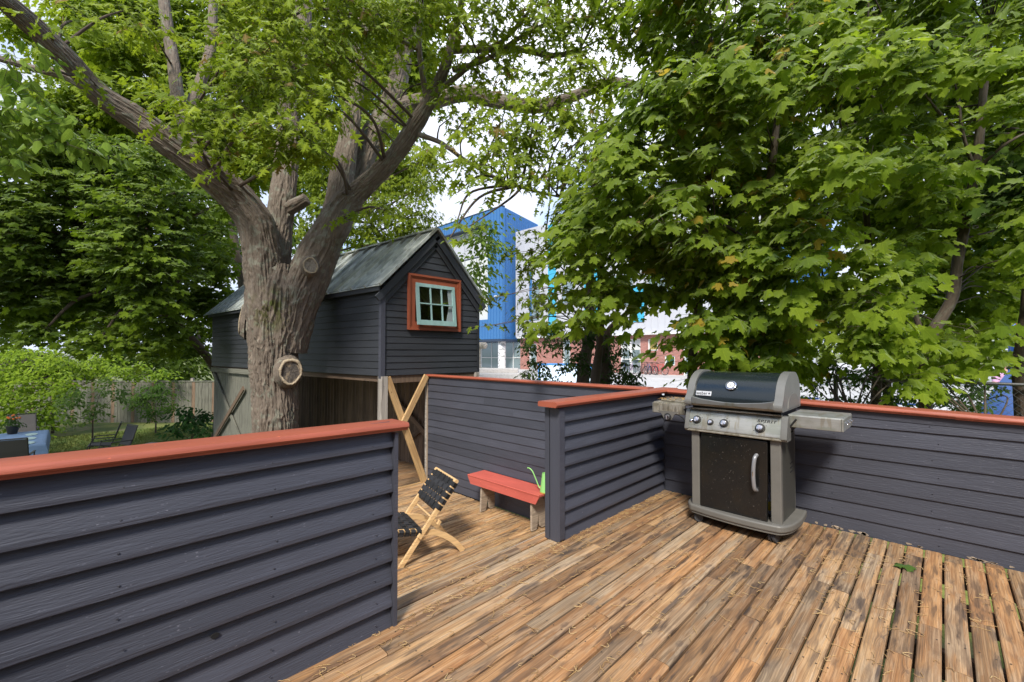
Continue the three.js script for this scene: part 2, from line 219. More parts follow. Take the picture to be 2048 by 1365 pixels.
const CLUMPS={
 big_tree:[[-6.8,4.42,-1.07,0.35,1],[-6.53,4.23,-1.34,0.35,1],[-6.54,4.82,-1.59,0.53,1],[-6.18,5.09,-1.93,0.59,1],[-6.05,4.36,-1.81,0.45,1],[-5.8,4.23,-2.06,0.35,1],[-5.79,4.76,-2.33,0.46,1],[-6.83,5.62,-1.56,0.61,1],[-6.39,5.9,-1.99,0.61,1],[-5.95,5.62,-2.42,0.55,1],[-6.03,4.19,-2.4,0.31,0.8],[-6.54,3.91,-1.35,0.2,0.8],[-6.15,6.19,-2.9,0.44,1],[-8.29,6.19,-0.8,0.37,0.8],[-6.2,4.03,-1.95,0.3,0.8],[-6.57,6.51,-1.78,0.68,1],[-5.89,6.51,-2.45,0.68,1],[-5.73,6.26,-3.04,0.43,0.9],[-5.58,6.38,-3.6,0.45,0.8],[-6.57,6.26,-3.76,0.38,0.5],[-5.17,6.53,-4.0,0.53,0.8],[-4.75,6.34,-4.42,0.53,0.9],[-4.32,6.42,-4.84,0.53,1],[-4.16,6.56,-5.55,0.52,1],[-4.91,5.92,-4.84,0.4,0.8],[-4.48,6.0,-5.26,0.4,0.7],[-4.02,6.0,-5.7,0.44,0.9],[-5.56,7.09,-3.59,0.68,1],[-4.76,7.09,-4.38,0.68,1],[-4.19,7.26,-5.22,0.7,1],[-4.34,5.18,-4.86,0.38,0.9],[-4.16,5.41,-5.3,0.46,1],[-4.09,4.91,-5.39,0.46,1],[-4.35,4.58,-4.87,0.34,0.7],[-3.82,4.48,-5.67,0.46,1],[-4.04,4.17,-5.19,0.38,0.8],[-4.56,4.16,-4.4,0.33,0.8],[-4.82,4.16,-4.14,0.29,0.7],[-4.98,5.05,-4.8,0.4,0.7],[-5.46,5.44,-4.59,0.33,0.5],[-4.57,4.33,-4.94,0.35,0.8],[-4.41,3.97,-4.55,0.29,0.7],[-5.01,3.75,-3.97,0.15,0.5],[-4.05,3.86,-4.91,0.26,0.8],[-3.74,3.68,-5.22,0.33,0.9],[-4.75,3.9,-4.22,0.22,0.6],[-5.72,4.65,-4.08,0.28,0.6],[-5.38,4.89,-4.41,0.32,0.6],[-4.86,3.29,-3.85,0.13,0.8],[-4.74,3.21,-3.98,0.08,0.8],[-4.94,3.05,-3.79,0.09,0.8],[-5.74,6.22,-4.29,0.25,0.4],[-6.82,5.68,-3.53,0.34,0.5],[-6.34,5.59,-2.88,0.34,0.8],[-8.29,5.96,-0.12,0.31,0.7],[-7.53,4.87,-0.9,0.24,0.7],[-7.89,6.1,-0.5,0.27,0.6],[-7.48,5.24,0.19,0.18,0.6],[-7.36,4.64,0.33,0.14,0.7],[-7.7,4.9,-0.17,0.13,0.8],[-6.9,3.6,-3.24,0.18,0.8],[-6.31,3.69,-3.54,0.32,0.5],[-6.98,6.02,-4.2,0.41,0.6],[-7.25,5.47,-3.96,0.36,0.6],[-5.82,5.89,-4.5,0.38,0.6],[-5.38,5.95,-4.79,0.42,0.7],[-4.9,4.6,-4.61,0.35,0.8],[-5.83,5.38,-4.51,0.34,0.5],[-4.64,4.79,-4.85,0.35,0.8],[-5.89,4.33,-4.21,0.25,0.5],[-3.92,7.04,-6.05,0.49,1],[-3.73,6.6,-6.52,0.46,1],[-3.93,5.93,-6.36,0.42,0.9],[-3.89,5.23,-6.14,0.41,0.9],[-3.57,7.36,-6.1,0.56,1],[-3.92,3.85,-5.88,0.36,0.7],[-8.79,6.98,-3.1,0.77,0.8],[-8.57,7.41,-3.99,0.72,0.7],[-9.34,7.08,-2.55,0.77,0.8],[-7.97,8.23,-4.55,0.82,0.8]],
 young_tree:[[-4.6,2.18,-4.15,0.09,1],[-4.43,2.22,-4.32,0.1,1],[-4.22,2.17,-4.52,0.14,1],[-4.5,1.77,-3.98,0.06,1],[-4.39,1.8,-4.09,0.06,1],[-4.54,2.93,-4.74,0.11,1],[-4.44,2.63,-4.85,0.17,1],[-4.52,3.24,-5.03,0.11,1],[-4.46,2.9,-5.11,0.23,1],[-4.18,2.19,-4.84,0.22,1],[-4.41,1.91,-4.77,0.15,1],[-4.13,3.11,-5.13,0.24,1],[-4.14,3.55,-5.39,0.27,1]],
 rear_tree:[[-13.09,5.64,-5.23,0.67,1],[-12.57,5.12,-5.75,0.67,1],[-11.82,5.86,-6.47,0.89,1],[-11.14,5.49,-7.15,0.81,1],[-10.75,5.12,-7.54,0.33,1],[-13.17,7.08,-6.5,0.88,1],[-12.31,7.31,-7.33,0.96,1],[-10.91,6.3,-7.34,0.59,1],[-14.08,6.68,-5.62,0.64,1],[-13.38,7.87,-6.26,0.8,1],[-13.42,4.9,-4.93,0.44,1],[-13.84,7.39,-5.83,0.8,1],[-12.04,5.04,-6.27,0.59,1],[-11.41,4.9,-6.9,0.59,1],[-13.33,4.16,-5.05,0.37,1],[-11.68,7.55,-7.94,0.64,1]],
 bright_tree:[[-20.01,11.32,-1.04,1.19,0.9],[-19.3,10.29,-1.77,1.02,0.9],[-19.98,9.44,-1.13,1.02,0.9],[-18.82,9.44,-2.27,0.77,0.9],[-21.97,13.16,-0.45,0.91,0.9],[-22.77,12.16,0.3,0.73,0.9],[-17.94,11.4,-3.07,0.85,0.9],[-18.78,11.74,-2.23,1.02,0.9],[-17.43,12.77,-3.52,0.85,0.9],[-17.97,9.7,-3.1,0.85,0.9],[-19.49,12.94,-1.49,1.02,0.9],[-17.15,7.82,-3.97,0.85,0.9],[-17.62,8.5,-3.48,0.68,0.9],[-23.19,10.61,0.65,0.82,0.9],[-23.79,13.16,1.34,0.91,0.9],[-21.01,9.78,-0.11,0.94,0.9],[-22.12,9.02,0.95,1.02,0.9],[-16.71,11.57,-4.26,1.19,0.9],[-23.33,15.77,-0.15,1.19,0.9],[-20.62,12.97,-0.14,1.05,0.9],[-22.16,11.98,-0.25,1.13,0.9],[-20.6,9.94,-0.15,1.04,0.9],[-21.21,9.49,-0.29,1.08,0.9],[-21.2,7.67,-0.24,1.07,0.9],[-21.91,15.23,-0.96,1.15,0.9],[-20.2,12.47,-0.72,1.05,0.9],[-18.7,11.26,-0.95,0.99,0.9],[-19.11,9.7,-1.2,1.02,0.9],[-21.3,9.32,-0.84,1.11,0.9],[-22.55,8.56,-1.4,1.2,0.9],[-21.57,15.97,-2.0,1.19,0.9],[-19.51,12.99,-1.75,1.07,0.9],[-19.43,12.11,-1.95,1.08,0.9],[-17.99,9.82,-2.14,1.01,0.9],[-20.35,9.49,-2.46,1.14,0.9],[-18.7,7.27,-1.9,1.03,0.9],[-17.99,14.57,-3.09,1.07,0.9],[-18.19,12.92,-2.72,1.06,0.9],[-20.02,12.3,-2.98,1.16,0.9],[-19.89,10.81,-3.12,1.16,0.9],[-16.74,8.48,-3.02,0.99,0.9],[-19.84,8.55,-3.15,1.15,0.9],[-17.55,14.47,-3.57,1.07,0.9],[-18.28,13.92,-4.31,1.14,0.9],[-16.22,10.87,-3.69,1.0,0.9],[-17.66,10.62,-4.01,1.09,0.9],[-16.97,8.71,-3.81,1.04,0.9],[-17.78,8.01,-4.34,1.11,0.9],[-17.75,14.91,-5.08,1.16,0.9],[-15.88,13.1,-4.93,1.05,0.9],[-16.94,12.43,-5.31,1.12,0.9],[-17.35,10.84,-4.83,1.12,0.9],[-17.3,9.05,-4.73,1.11,0.9],[-16.06,7.84,-4.66,1.04,0.9],[-16.26,15.46,-6.38,1.15,0.9],[-14.94,12.46,-5.18,1.02,0.9],[-14.84,11.51,-5.81,1.04,0.9],[-16.47,10.96,-5.95,1.13,0.9],[-15.74,9.09,-6.09,1.1,0.9],[-16.04,7.63,-5.86,1.1,0.9],[-15.23,14.88,-7.0,1.13,0.9],[-14.42,13.17,-6.33,1.05,0.9],[-14.78,12.09,-6.76,1.09,0.9],[-15.52,11.28,-7.42,1.16,0.9],[-13.57,8.56,-6.53,1.01,0.9],[-13.33,7.59,-6.43,0.99,0.9],[-13.93,15.11,-8.33,1.13,0.9],[-13.41,12.66,-7.59,1.06,0.9],[-15.41,12.8,-8.29,1.2,0.9],[-14.05,11.35,-8.36,1.13,0.9],[-15.01,10.32,-8.61,1.19,0.9],[-13.07,7.43,-7.65,1.04,0.9],[-11.61,13.06,-7.95,0.99,0.9],[-12.24,12.82,-8.01,1.03,0.9],[-12.75,11.49,-8.39,1.07,0.9],[-13.78,11.33,-9.21,1.16,0.9]],
 dark_maple:[[-15.79,5.93,0.82,0.96,1],[-14.51,5.41,0.14,0.92,1],[-15.49,5.49,-0.58,1.03,1],[-12.96,4.66,-1.15,0.85,1],[-13.73,5.08,-1.94,0.76,1],[-16.46,5.37,-3.16,0.87,1],[-14.7,4.31,0.59,1.02,1],[-15.4,4.37,-0.23,1.13,1],[-13.03,3.73,-1.0,0.96,1],[-13.49,3.95,-1.87,0.99,1],[-15.53,4.19,-3.12,0.75,1],[-15.0,3.08,0.73,0.91,1],[-15.41,3.08,0.01,0.98,1],[-15.93,2.96,-0.83,1.01,1],[-12.99,2.74,-1.36,0.8,1],[-16.53,3.19,-2.68,0.92,1],[-16.76,2.26,0.63,0.58,1],[-17.11,2.45,-0.1,0.62,1],[-14.86,2.06,-1.07,0.64,1],[-13.59,1.91,-1.72,0.67,1],[-18.57,2.21,-3.25,0.79,1],[-12.62,5.76,-1.36,0.56,1],[-14.39,5.94,-2.35,0.67,1],[-14.38,6.14,-0.43,0.6,1],[-15.74,4.71,1.34,1.04,1],[-15.76,2.63,1.37,1.03,1],[-16.11,3.22,-3.38,0.55,1],[-13.6,5.5,-2.99,0.4,1],[-14.77,6.14,0.32,0.7,1],[-14.8,6.2,-1.0,0.76,1],[-17.05,3.81,0.93,1.03,1],[-14.01,3.31,-1.17,0.85,1],[-15.37,3.64,-0.42,0.89,1],[-14.59,1.82,0.39,0.45,1],[-13.62,1.71,-0.56,0.45,1],[-16.16,2.73,-3.01,0.69,1],[-14.73,1.49,-1.56,0.39,1],[-17.16,1.5,-2.81,0.48,1]],
 elm_tree:[[-5.2,3.22,0.26,0.18,1],[-5.02,3.14,0.08,0.18,1],[-4.87,3.04,-0.07,0.14,1],[-5.02,3.38,0.23,0.17,1],[-4.97,3.55,0.32,0.14,1],[-4.93,3.73,0.16,0.1,1],[-5.13,2.92,0.32,0.14,1],[-4.83,3.02,-0.25,0.07,1],[-4.96,3.28,0.03,0.13,1],[-5.13,3.21,0.47,0.3,1],[-4.9,3.13,-0.17,0.07,1],[-13,7,5,1.4,0.8],[-11,8.2,7,1.4,0.8],[-9.5,7.5,6.2,1.2,0.8],[-12.5,9,9,1.5,0.8],[-14.5,8,7.2,1.5,0.8],[-10.8,9.2,4.6,1.2,0.7],[-15.5,7,4.6,1.3,0.8],[-8.6,8.8,8,1.3,0.8],[-16,8.5,9.5,1.5,0.8],[-13,10,6.5,1.4,0.8],[-17.5,7.5,7,1.4,0.8]],  // the large high clumps lie out of view, added to shade the garden
 hedge:[[-24.0,1.11,1.12,0.76,1],[-23.1,0.87,0.22,0.82,1],[-23.5,0.9,-0.78,0.7,1],[-22.82,0.7,-1.46,0.58,1],[-23.02,0.19,0.82,0.79,1],[-23.77,0.45,1.57,0.97,1],[-22.14,0.19,-0.04,0.56,1],[-23.5,0.6,-2.19,0.53,1],[-25.31,0.78,2.39,1.09,1],[-22.66,-0.88,1.13,0.68,1],[-21.93,-0.8,0.42,0.58,1],[-22.77,-0.2,1.26,0.77,1],[-22.52,-0.25,0.32,0.6,1],[-22.92,0.5,-2.77,0.41,1],[-24.81,1.42,0.52,0.39,1],[-25.77,1.52,1.47,0.48,1]],
 shrub_light:[[-19.07,-0.04,-0.26,0.52,1],[-18.69,-0.42,-0.64,0.4,1],[-18.8,0.07,-1.22,0.41,1],[-18.76,-0.6,-0.16,0.27,1],[-19.7,0.43,-1.02,0.36,1]],
 shrub_dark:[[-20.84,-0.31,-2.03,0.58,1],[-21.02,-0.08,-2.55,0.6,1],[-20.01,-0.78,-2.16,0.35,1],[-20.13,-0.58,-2.74,0.4,1]],
 shrub_right:[[-15.46,-0.66,-2.57,0.37,1],[-15.81,-0.77,-2.22,0.29,1],[-15.68,-0.43,-2.9,0.33,1],[-16.05,-0.5,-2.54,0.33,1],[-14.67,-0.8,-2.78,0.22,1]],
 maple_a:[[0.23,6.3,-7.0,0.42,0.9],[0.63,8.04,-9.73,0.44,0.9],[0.69,6.45,-7.63,0.47,0.9],[-0.07,6.0,-6.84,0.42,0.9],[0.14,6.04,-7.01,0.37,0.9],[0.41,6.0,-7.19,0.37,0.9],[0.99,6.53,-8.78,0.41,0.9],[-0.11,6.78,-8.96,0.59,0.9],[0.12,5.55,-6.93,0.32,0.9],[0.52,6.44,-8.64,0.56,0.9],[0.98,5.77,-8.39,0.41,0.9],[-0.07,5.34,-7.08,0.42,0.9],[0.05,6.6,-9.74,0.57,0.9],[0.5,5.48,-8.03,0.39,0.9],[0.93,5.97,-8.97,0.42,0.9],[-0.04,5.5,-8.22,0.48,0.9],[0.54,6.38,-10.57,0.68,0.9],[0.86,5.4,-9.0,0.4,0.9],[1.12,6.15,-10.33,0.57,0.9],[0.3,5.56,-9.88,0.6,0.9],[0.83,5.39,-9.59,0.6,0.9],[1.32,5.86,-10.79,0.45,0.9],[0.18,5.22,-9.3,0.44,0.9],[0.59,5.62,-10.76,0.67,0.9],[0.72,4.39,-7.98,0.41,0.9],[-0.21,4.51,-9.17,0.59,0.9],[0.05,4.65,-9.4,0.61,0.9],[0.7,4.77,-10.47,0.6,0.9],[0.96,4.83,-10.38,0.46,0.9],[-0.17,3.62,-7.27,0.49,0.9],[0.34,4.33,-10.86,0.59,0.9],[0.57,4.5,-10.7,0.69,0.9],[0.84,4.19,-10.24,0.46,0.9],[-0.12,3.36,-8.13,0.52,0.9],[0.3,3.74,-10.06,0.46,0.9],[0.65,3.9,-10.56,0.62,0.9],[0.84,3.27,-8.16,0.4,0.9],[0.01,3.17,-10.13,0.49,0.9],[0.39,3.17,-10.44,0.61,0.9],[0.83,3.48,-10.57,0.5,0.9],[1.22,3.2,-10.05,0.46,0.9],[-0.1,2.87,-9.91,0.67,0.9],[0.38,2.64,-10.38,0.47,0.9],[0.96,2.66,-10.78,0.67,0.9],[0.91,2.49,-7.83,0.44,0.9],[-0.15,2.34,-9.91,0.68,0.9],[0.42,2.12,-9.91,0.61,0.9],[0.88,2.23,-10.23,0.49,0.9],[-0.24,1.38,-8.31,0.42,0.9],[0.2,1.47,-7.7,0.48,0.9],[0.53,8.98,-11.75,0.61,0.35],[1.02,8.53,-11.72,0.64,0.35],[-0.11,8.19,-12.08,0.62,0.35],[0.81,8.63,-13.22,0.63,0.35],[1.45,7.58,-12.46,0.65,0.35],[0.37,7.43,-12.12,0.63,0.35],[1.19,7.27,-12.79,0.62,0.35],[0.1,6.3,-11.78,0.59,0.35],[1.05,6.5,-13.59,0.64,0.35],[1.55,6.67,-13.91,0.74,0.35],[-0.16,5.08,-10.84,0.53,0.35],[0.5,4.53,-10.77,0.62,0.35],[1.28,5.04,-12.64,0.58,0.35],[-0.28,4.22,-12.46,0.69,0.35],[0.59,3.92,-11.97,0.66,0.35],[1.34,4.25,-13.16,0.58,0.35],[-0.17,3.0,-12.23,0.7,0.35],[0.41,3.41,-12.61,0.62,0.35],[1.0,3.03,-11.95,0.56,0.35],[-0.04,1.92,-11.56,0.61,0.35],[0.74,2.18,-11.79,0.56,0.35],[1.6,2.11,-13.52,0.58,0.35],[-0.08,4.24,-5.85,0.34,1.1],[0.3,4.27,-6.08,0.38,1.1]],
 maple_b:[[-1.03,7.39,-7.57,0.54,0.9],[-0.62,7.27,-7.58,0.56,0.9],[-0.2,8.59,-9.62,0.61,0.9],[-0.82,7.18,-8.04,0.54,0.9],[-0.67,7.35,-8.58,0.62,0.9],[-1.0,7.07,-8.18,0.46,0.9],[-0.64,6.94,-8.66,0.48,0.9],[-0.92,5.25,-6.24,0.36,0.9],[-0.81,6.44,-8.56,0.46,0.9],[-0.93,5.78,-7.61,0.49,0.9],[-0.36,5.47,-8.0,0.5,0.9],[-1.02,6.03,-8.84,0.63,0.9],[-0.47,4.92,-7.16,0.49,0.9],[-0.16,4.86,-7.42,0.49,0.9],[-0.92,4.88,-7.44,0.47,0.9],[-0.61,5.4,-9.29,0.61,0.9],[-0.24,4.52,-7.83,0.49,0.9],[-1.01,4.06,-6.83,0.43,0.9],[-0.47,3.92,-6.46,0.42,0.9],[-0.88,3.66,-6.79,0.36,0.9],[-0.55,3.85,-7.91,0.44,0.9],[-1.11,3.82,-8.77,0.54,0.9],[-0.52,3.69,-9.31,0.66,0.9],[-0.48,3.44,-8.99,0.63,0.9],[-0.69,2.55,-6.86,0.38,0.9],[-0.35,2.54,-7.09,0.42,0.9],[-1.08,2.2,-6.66,0.51,0.9],[-0.69,2.09,-7.06,0.48,0.9],[-0.52,1.98,-6.42,0.42,0.9],[-0.53,1.61,-6.73,0.34,0.9],[-0.37,1.62,-9.29,0.64,0.9],[-0.63,1.49,-6.54,0.43,0.9],[-0.96,9.43,-11.27,0.61,0.35],[-0.22,8.68,-10.68,0.59,0.35],[-1.25,8.68,-11.29,0.63,0.35],[-1.14,6.75,-9.35,0.58,0.35],[-0.56,7.19,-11.02,0.65,0.35],[-1.23,5.67,-9.35,0.54,0.35],[-0.41,6.17,-10.7,0.55,0.35],[-1.2,5.24,-10.34,0.66,0.35],[-1.03,3.71,-9.89,0.66,0.35],[-1.42,2.25,-9.38,0.51,0.35],[-0.89,1.88,-9.49,0.56,0.35],[-0.52,3.26,-5.46,0.22,1.1],[-0.71,3.15,-5.41,0.2,1.1],[-0.87,3.4,-5.39,0.23,1.1],[-0.81,4.27,-5.41,0.31,1.1],[-0.44,4.4,-5.63,0.35,1.1],[-0.25,0.98,-7.06,0.24,1.1]],
 maple_c:[[-1.9,7.7,-7.22,0.51,0.9],[-1.56,7.91,-7.57,0.57,0.9],[-1.74,7.16,-6.86,0.5,0.9],[-1.34,7.2,-7.17,0.47,0.9],[-1.62,5.92,-5.59,0.42,0.9],[-1.51,7.34,-7.96,0.65,0.9],[-1.58,5.38,-5.76,0.42,0.9],[-1.35,5.9,-6.67,0.55,0.9],[-1.65,5.33,-6.16,0.46,0.9],[-1.3,5.68,-7.25,0.42,0.9],[-1.8,5.08,-6.64,0.47,0.9],[-1.31,4.58,-5.54,0.43,0.9],[-1.24,5.37,-7.53,0.47,0.9],[-1.62,4.54,-5.97,0.35,0.9],[-1.53,4.64,-6.78,0.42,0.9],[-1.6,3.91,-5.28,0.32,0.9],[-1.72,4.7,-7.48,0.53,0.9],[-1.77,4.01,-7.02,0.56,0.9],[-1.33,4.28,-7.85,0.47,0.9],[-2.26,3.94,-7.78,0.55,0.9],[-1.33,3.16,-5.66,0.36,0.9],[-1.22,3.17,-6.41,0.51,0.9],[-1.53,3.08,-6.6,0.42,0.9],[-1.09,2.62,-5.82,0.45,0.9],[-1.57,2.53,-5.93,0.46,0.9],[-1.28,1.99,-5.79,0.33,0.9],[-2.06,1.86,-6.7,0.57,0.9],[-1.47,1.76,-6.16,0.43,0.9],[-1.76,1.37,-6.31,0.55,0.9],[-1.69,1.23,-8.12,0.45,0.9],[-2.56,9.21,-8.89,0.62,0.35],[-2.01,9.84,-10.37,0.6,0.35],[-2.5,8.28,-8.96,0.56,0.35],[-1.79,8.68,-10.32,0.67,0.35],[-2.61,7.21,-8.88,0.6,0.35],[-2.48,7.77,-10.07,0.73,0.35],[-1.88,5.96,-8.75,0.6,0.35],[-2.24,5.24,-9.07,0.58,0.35],[-1.91,4.94,-9.77,0.72,0.35],[-2.44,3.73,-8.56,0.56,0.35],[-2.09,2.76,-8.44,0.63,0.35],[-2.37,2.18,-9.38,0.59,0.35],[-1.47,4.43,-4.9,0.31,1.1],[-1.17,4.17,-5.2,0.31,1.1],[-1.77,2.01,-5.81,0.25,1.1],[-1.44,2.76,-5.83,0.27,1.1],[-1.25,1.76,-6.33,0.22,1.1]],
 maple_d:[[-2.59,7.77,-6.35,0.58,0.9],[-2.32,7.79,-6.72,0.6,0.9],[-2.26,6.3,-5.38,0.51,0.9],[-1.79,6.2,-5.43,0.49,0.9],[-2.69,6.31,-5.62,0.47,0.9],[-2.54,7.24,-6.84,0.49,0.9],[-3.16,6.74,-6.29,0.63,0.9],[-2.47,6.25,-6.41,0.43,0.9],[-3.12,6.3,-6.54,0.57,0.9],[-2.47,5.5,-5.99,0.49,0.9],[-2.4,6.1,-6.92,0.43,0.9],[-2.23,5.25,-6.12,0.46,0.9],[-2.06,4.26,-4.91,0.35,0.9],[-2.05,4.54,-5.68,0.49,0.9],[-2.39,4.25,-5.65,0.37,0.9],[-1.83,3.78,-5.0,0.39,0.9],[-2.93,3.96,-6.03,0.52,0.9],[-2.33,3.6,-5.36,0.36,0.9],[-2.03,3.99,-6.38,0.57,0.9],[-2.26,3.13,-4.59,0.44,0.9],[-2.47,3.51,-6.67,0.61,0.9],[-2.76,3.07,-5.43,0.54,0.9],[-2.01,2.77,-5.05,0.38,0.9],[-2.18,2.95,-6.7,0.51,0.9],[-3.12,2.83,-6.85,0.51,0.9],[-2.5,2.77,-6.54,0.51,0.9],[-1.87,2.57,-5.72,0.51,0.9],[-2.06,2.21,-6.15,0.38,0.9],[-2.09,1.7,-5.45,0.47,0.9],[-2.38,1.4,-6.36,0.46,0.9],[-3.25,9.77,-9.02,0.74,0.35],[-2.95,7.64,-7.53,0.52,0.35],[-3.16,6.73,-7.45,0.58,0.35],[-3.25,5.76,-7.15,0.62,0.35],[-2.95,6.06,-8.79,0.67,0.35],[-3.38,5.28,-8.77,0.62,0.35],[-3.74,3.98,-8.0,0.63,0.35],[-3.12,4.14,-8.83,0.73,0.35],[-4.03,3.42,-8.09,0.68,0.35],[-3.06,2.97,-8.8,0.62,0.35],[-1.77,4.33,-4.61,0.31,1.1],[-2.12,4.24,-4.55,0.27,1.1],[-1.62,4.12,-4.76,0.26,1.1],[-2.22,3.9,-4.75,0.26,1.1],[-2.03,2.32,-5.54,0.22,1.1],[-2.77,2.3,-5.52,0.23,1.1],[-2.58,2.2,-5.71,0.19,1.1],[-2.6,2.58,-5.54,0.28,1.1],[-2.74,2.78,-5.39,0.3,1.1],[-2.39,2.38,-5.75,0.26,1.1],[-2.13,1.2,-5.77,0.19,1.1],[-2.01,1.46,-5.88,0.22,1.1]],
 maple_e:[[-3.26,5.64,-6.37,0.47,0.9],[-2.56,4.27,-4.67,0.38,0.9],[-2.83,3.9,-4.8,0.44,0.9],[-2.61,3.4,-4.25,0.39,0.9],[-3.34,3.39,-5.09,0.56,0.9],[-2.97,3.47,-4.86,0.44,0.9],[-4.28,3.18,-5.82,0.51,0.9],[-2.66,2.9,-4.5,0.34,0.9],[-3.22,2.62,-4.39,0.45,0.9],[-3.25,2.86,-5.7,0.5,0.9],[-2.98,2.15,-4.59,0.36,0.9],[-3.54,1.79,-4.24,0.21,0.9],[-3.19,1.85,-4.48,0.2,0.9],[-4.2,5.39,-7.53,0.62,0.35],[-4.9,4.49,-7.34,0.7,0.35],[-4.96,3.52,-7.78,0.66,0.35],[-2.6,3.82,-4.65,0.27,1.1],[-2.99,2.35,-4.88,0.23,1.1],[-2.87,2.02,-5.29,0.2,1.1],[-3.03,2.18,-5.13,0.2,1.1],[-3.39,1.87,-5.07,0.16,1.1],[-3.75,2.17,-4.99,0.2,1.1],[-2.94,1.75,-5.24,0.12,1.1],[-3.28,3.05,-4.58,0.29,1.1]],
 understory:[[0.38,0.69,-11.32,0.19,0.8],[-0.78,1.09,-9.13,0.2,0.8],[-1.34,0.64,-7.61,0.12,0.8],[-1.06,0.51,-9.16,0.15,0.8],[-0.36,0.63,-10.51,0.19,0.8],[-0.74,1.19,-8.52,0.18,0.8],[0.01,0.76,-9.32,0.15,0.8],[0.28,0.93,-9.46,0.15,0.8],[-1.04,0.67,-10.09,0.14,0.8],[-1.27,1.27,-8.46,0.16,0.8],[-1.21,1.19,-8.15,0.19,0.8],[0.23,1.43,-11.62,0.14,0.8],[-0.79,0.33,-10.21,0.2,0.8],[-0.6,1.32,-9.94,0.13,0.8],[-1.05,1.14,-7.9,0.14,0.8],[0.36,0.75,-10.54,0.18,0.8],[-0.52,1.38,-9.93,0.16,0.8],[0.22,0.52,-10.22,0.17,0.8],[0.24,1.09,-9.68,0.17,0.8],[-0.55,1.18,-9.97,0.13,0.8],[-0.67,0.6,-10.1,0.19,0.8],[-1.07,1.06,-9.0,0.17,0.8],[-0.74,0.69,-10.61,0.15,0.8],[-0.01,0.67,-9.88,0.16,0.8],[-1.48,0.56,-9.91,0.19,0.8],[-1.5,0.88,-8.82,0.19,0.8],[-0.42,0.76,-10.65,0.18,0.8],[-0.61,0.53,-8.82,0.17,0.8],[-0.64,0.74,-8.55,0.19,0.8],[-0.75,1.48,-8.83,0.15,0.8],[-1.68,1.07,-8.31,0.18,0.8],[-0.75,1.26,-8.7,0.18,0.8],[0.36,1.12,-9.76,0.12,0.8],[0.33,0.58,-10.87,0.17,0.8],[-0.27,1.27,-11.13,0.17,0.8],[-0.05,0.54,-10.98,0.18,0.8],[-0.87,0.97,-8.32,0.18,0.8],[-0.76,0.62,-8.82,0.14,0.8],[-0.99,1.09,-8.37,0.11,0.8],[0.17,1.24,-9.66,0.14,0.8],[-0.48,1.04,-10.06,0.19,0.8],[-0.87,0.39,-10.29,0.13,0.8],[0.41,0.59,-9.64,0.18,0.8],[-0.04,1.52,-8.81,0.18,0.8],[0.01,1.28,-9.11,0.12,0.8],[-1.09,0.68,-8.71,0.13,0.8],[0.66,0.82,-11.28,0.21,0.8],[0.32,0.65,-9.7,0.17,0.8],[-0.33,0.7,-9.7,0.2,0.8],[-0.24,1.26,-9.22,0.12,0.8],[-0.42,1.48,-9.66,0.13,0.8],[-0.44,0.97,-9.85,0.2,0.8],[-1.73,0.58,-8.41,0.17,0.8],[0.02,0.61,-9.88,0.15,0.8],[-0.04,1.52,-10.41,0.19,0.8],[0.75,1.17,-10.93,0.16,0.8],[-0.08,1.13,-11.05,0.17,0.8],[-0.52,0.91,-10.39,0.15,0.8],[-0.6,1.05,-9.73,0.2,0.8],[-0.95,0.61,-9.0,0.16,0.8],[-1.16,0.91,-10.31,0.2,0.8],[0.35,1.18,-10.03,0.14,0.8],[-0.2,0.77,-10.74,0.13,0.8],[0.18,0.52,-10.49,0.12,0.8],[-0.86,1.53,-8.48,0.19,0.8],[-0.14,0.74,-10.82,0.22,0.8],[-0.12,0.82,-10.4,0.19,0.8],[-0.15,0.81,-9.27,0.17,0.8],[-0.48,0.75,-8.65,0.12,0.8],[-1.84,0.57,-9.49,0.2,0.8],[-0.83,0.54,-10.14,0.18,0.8]],
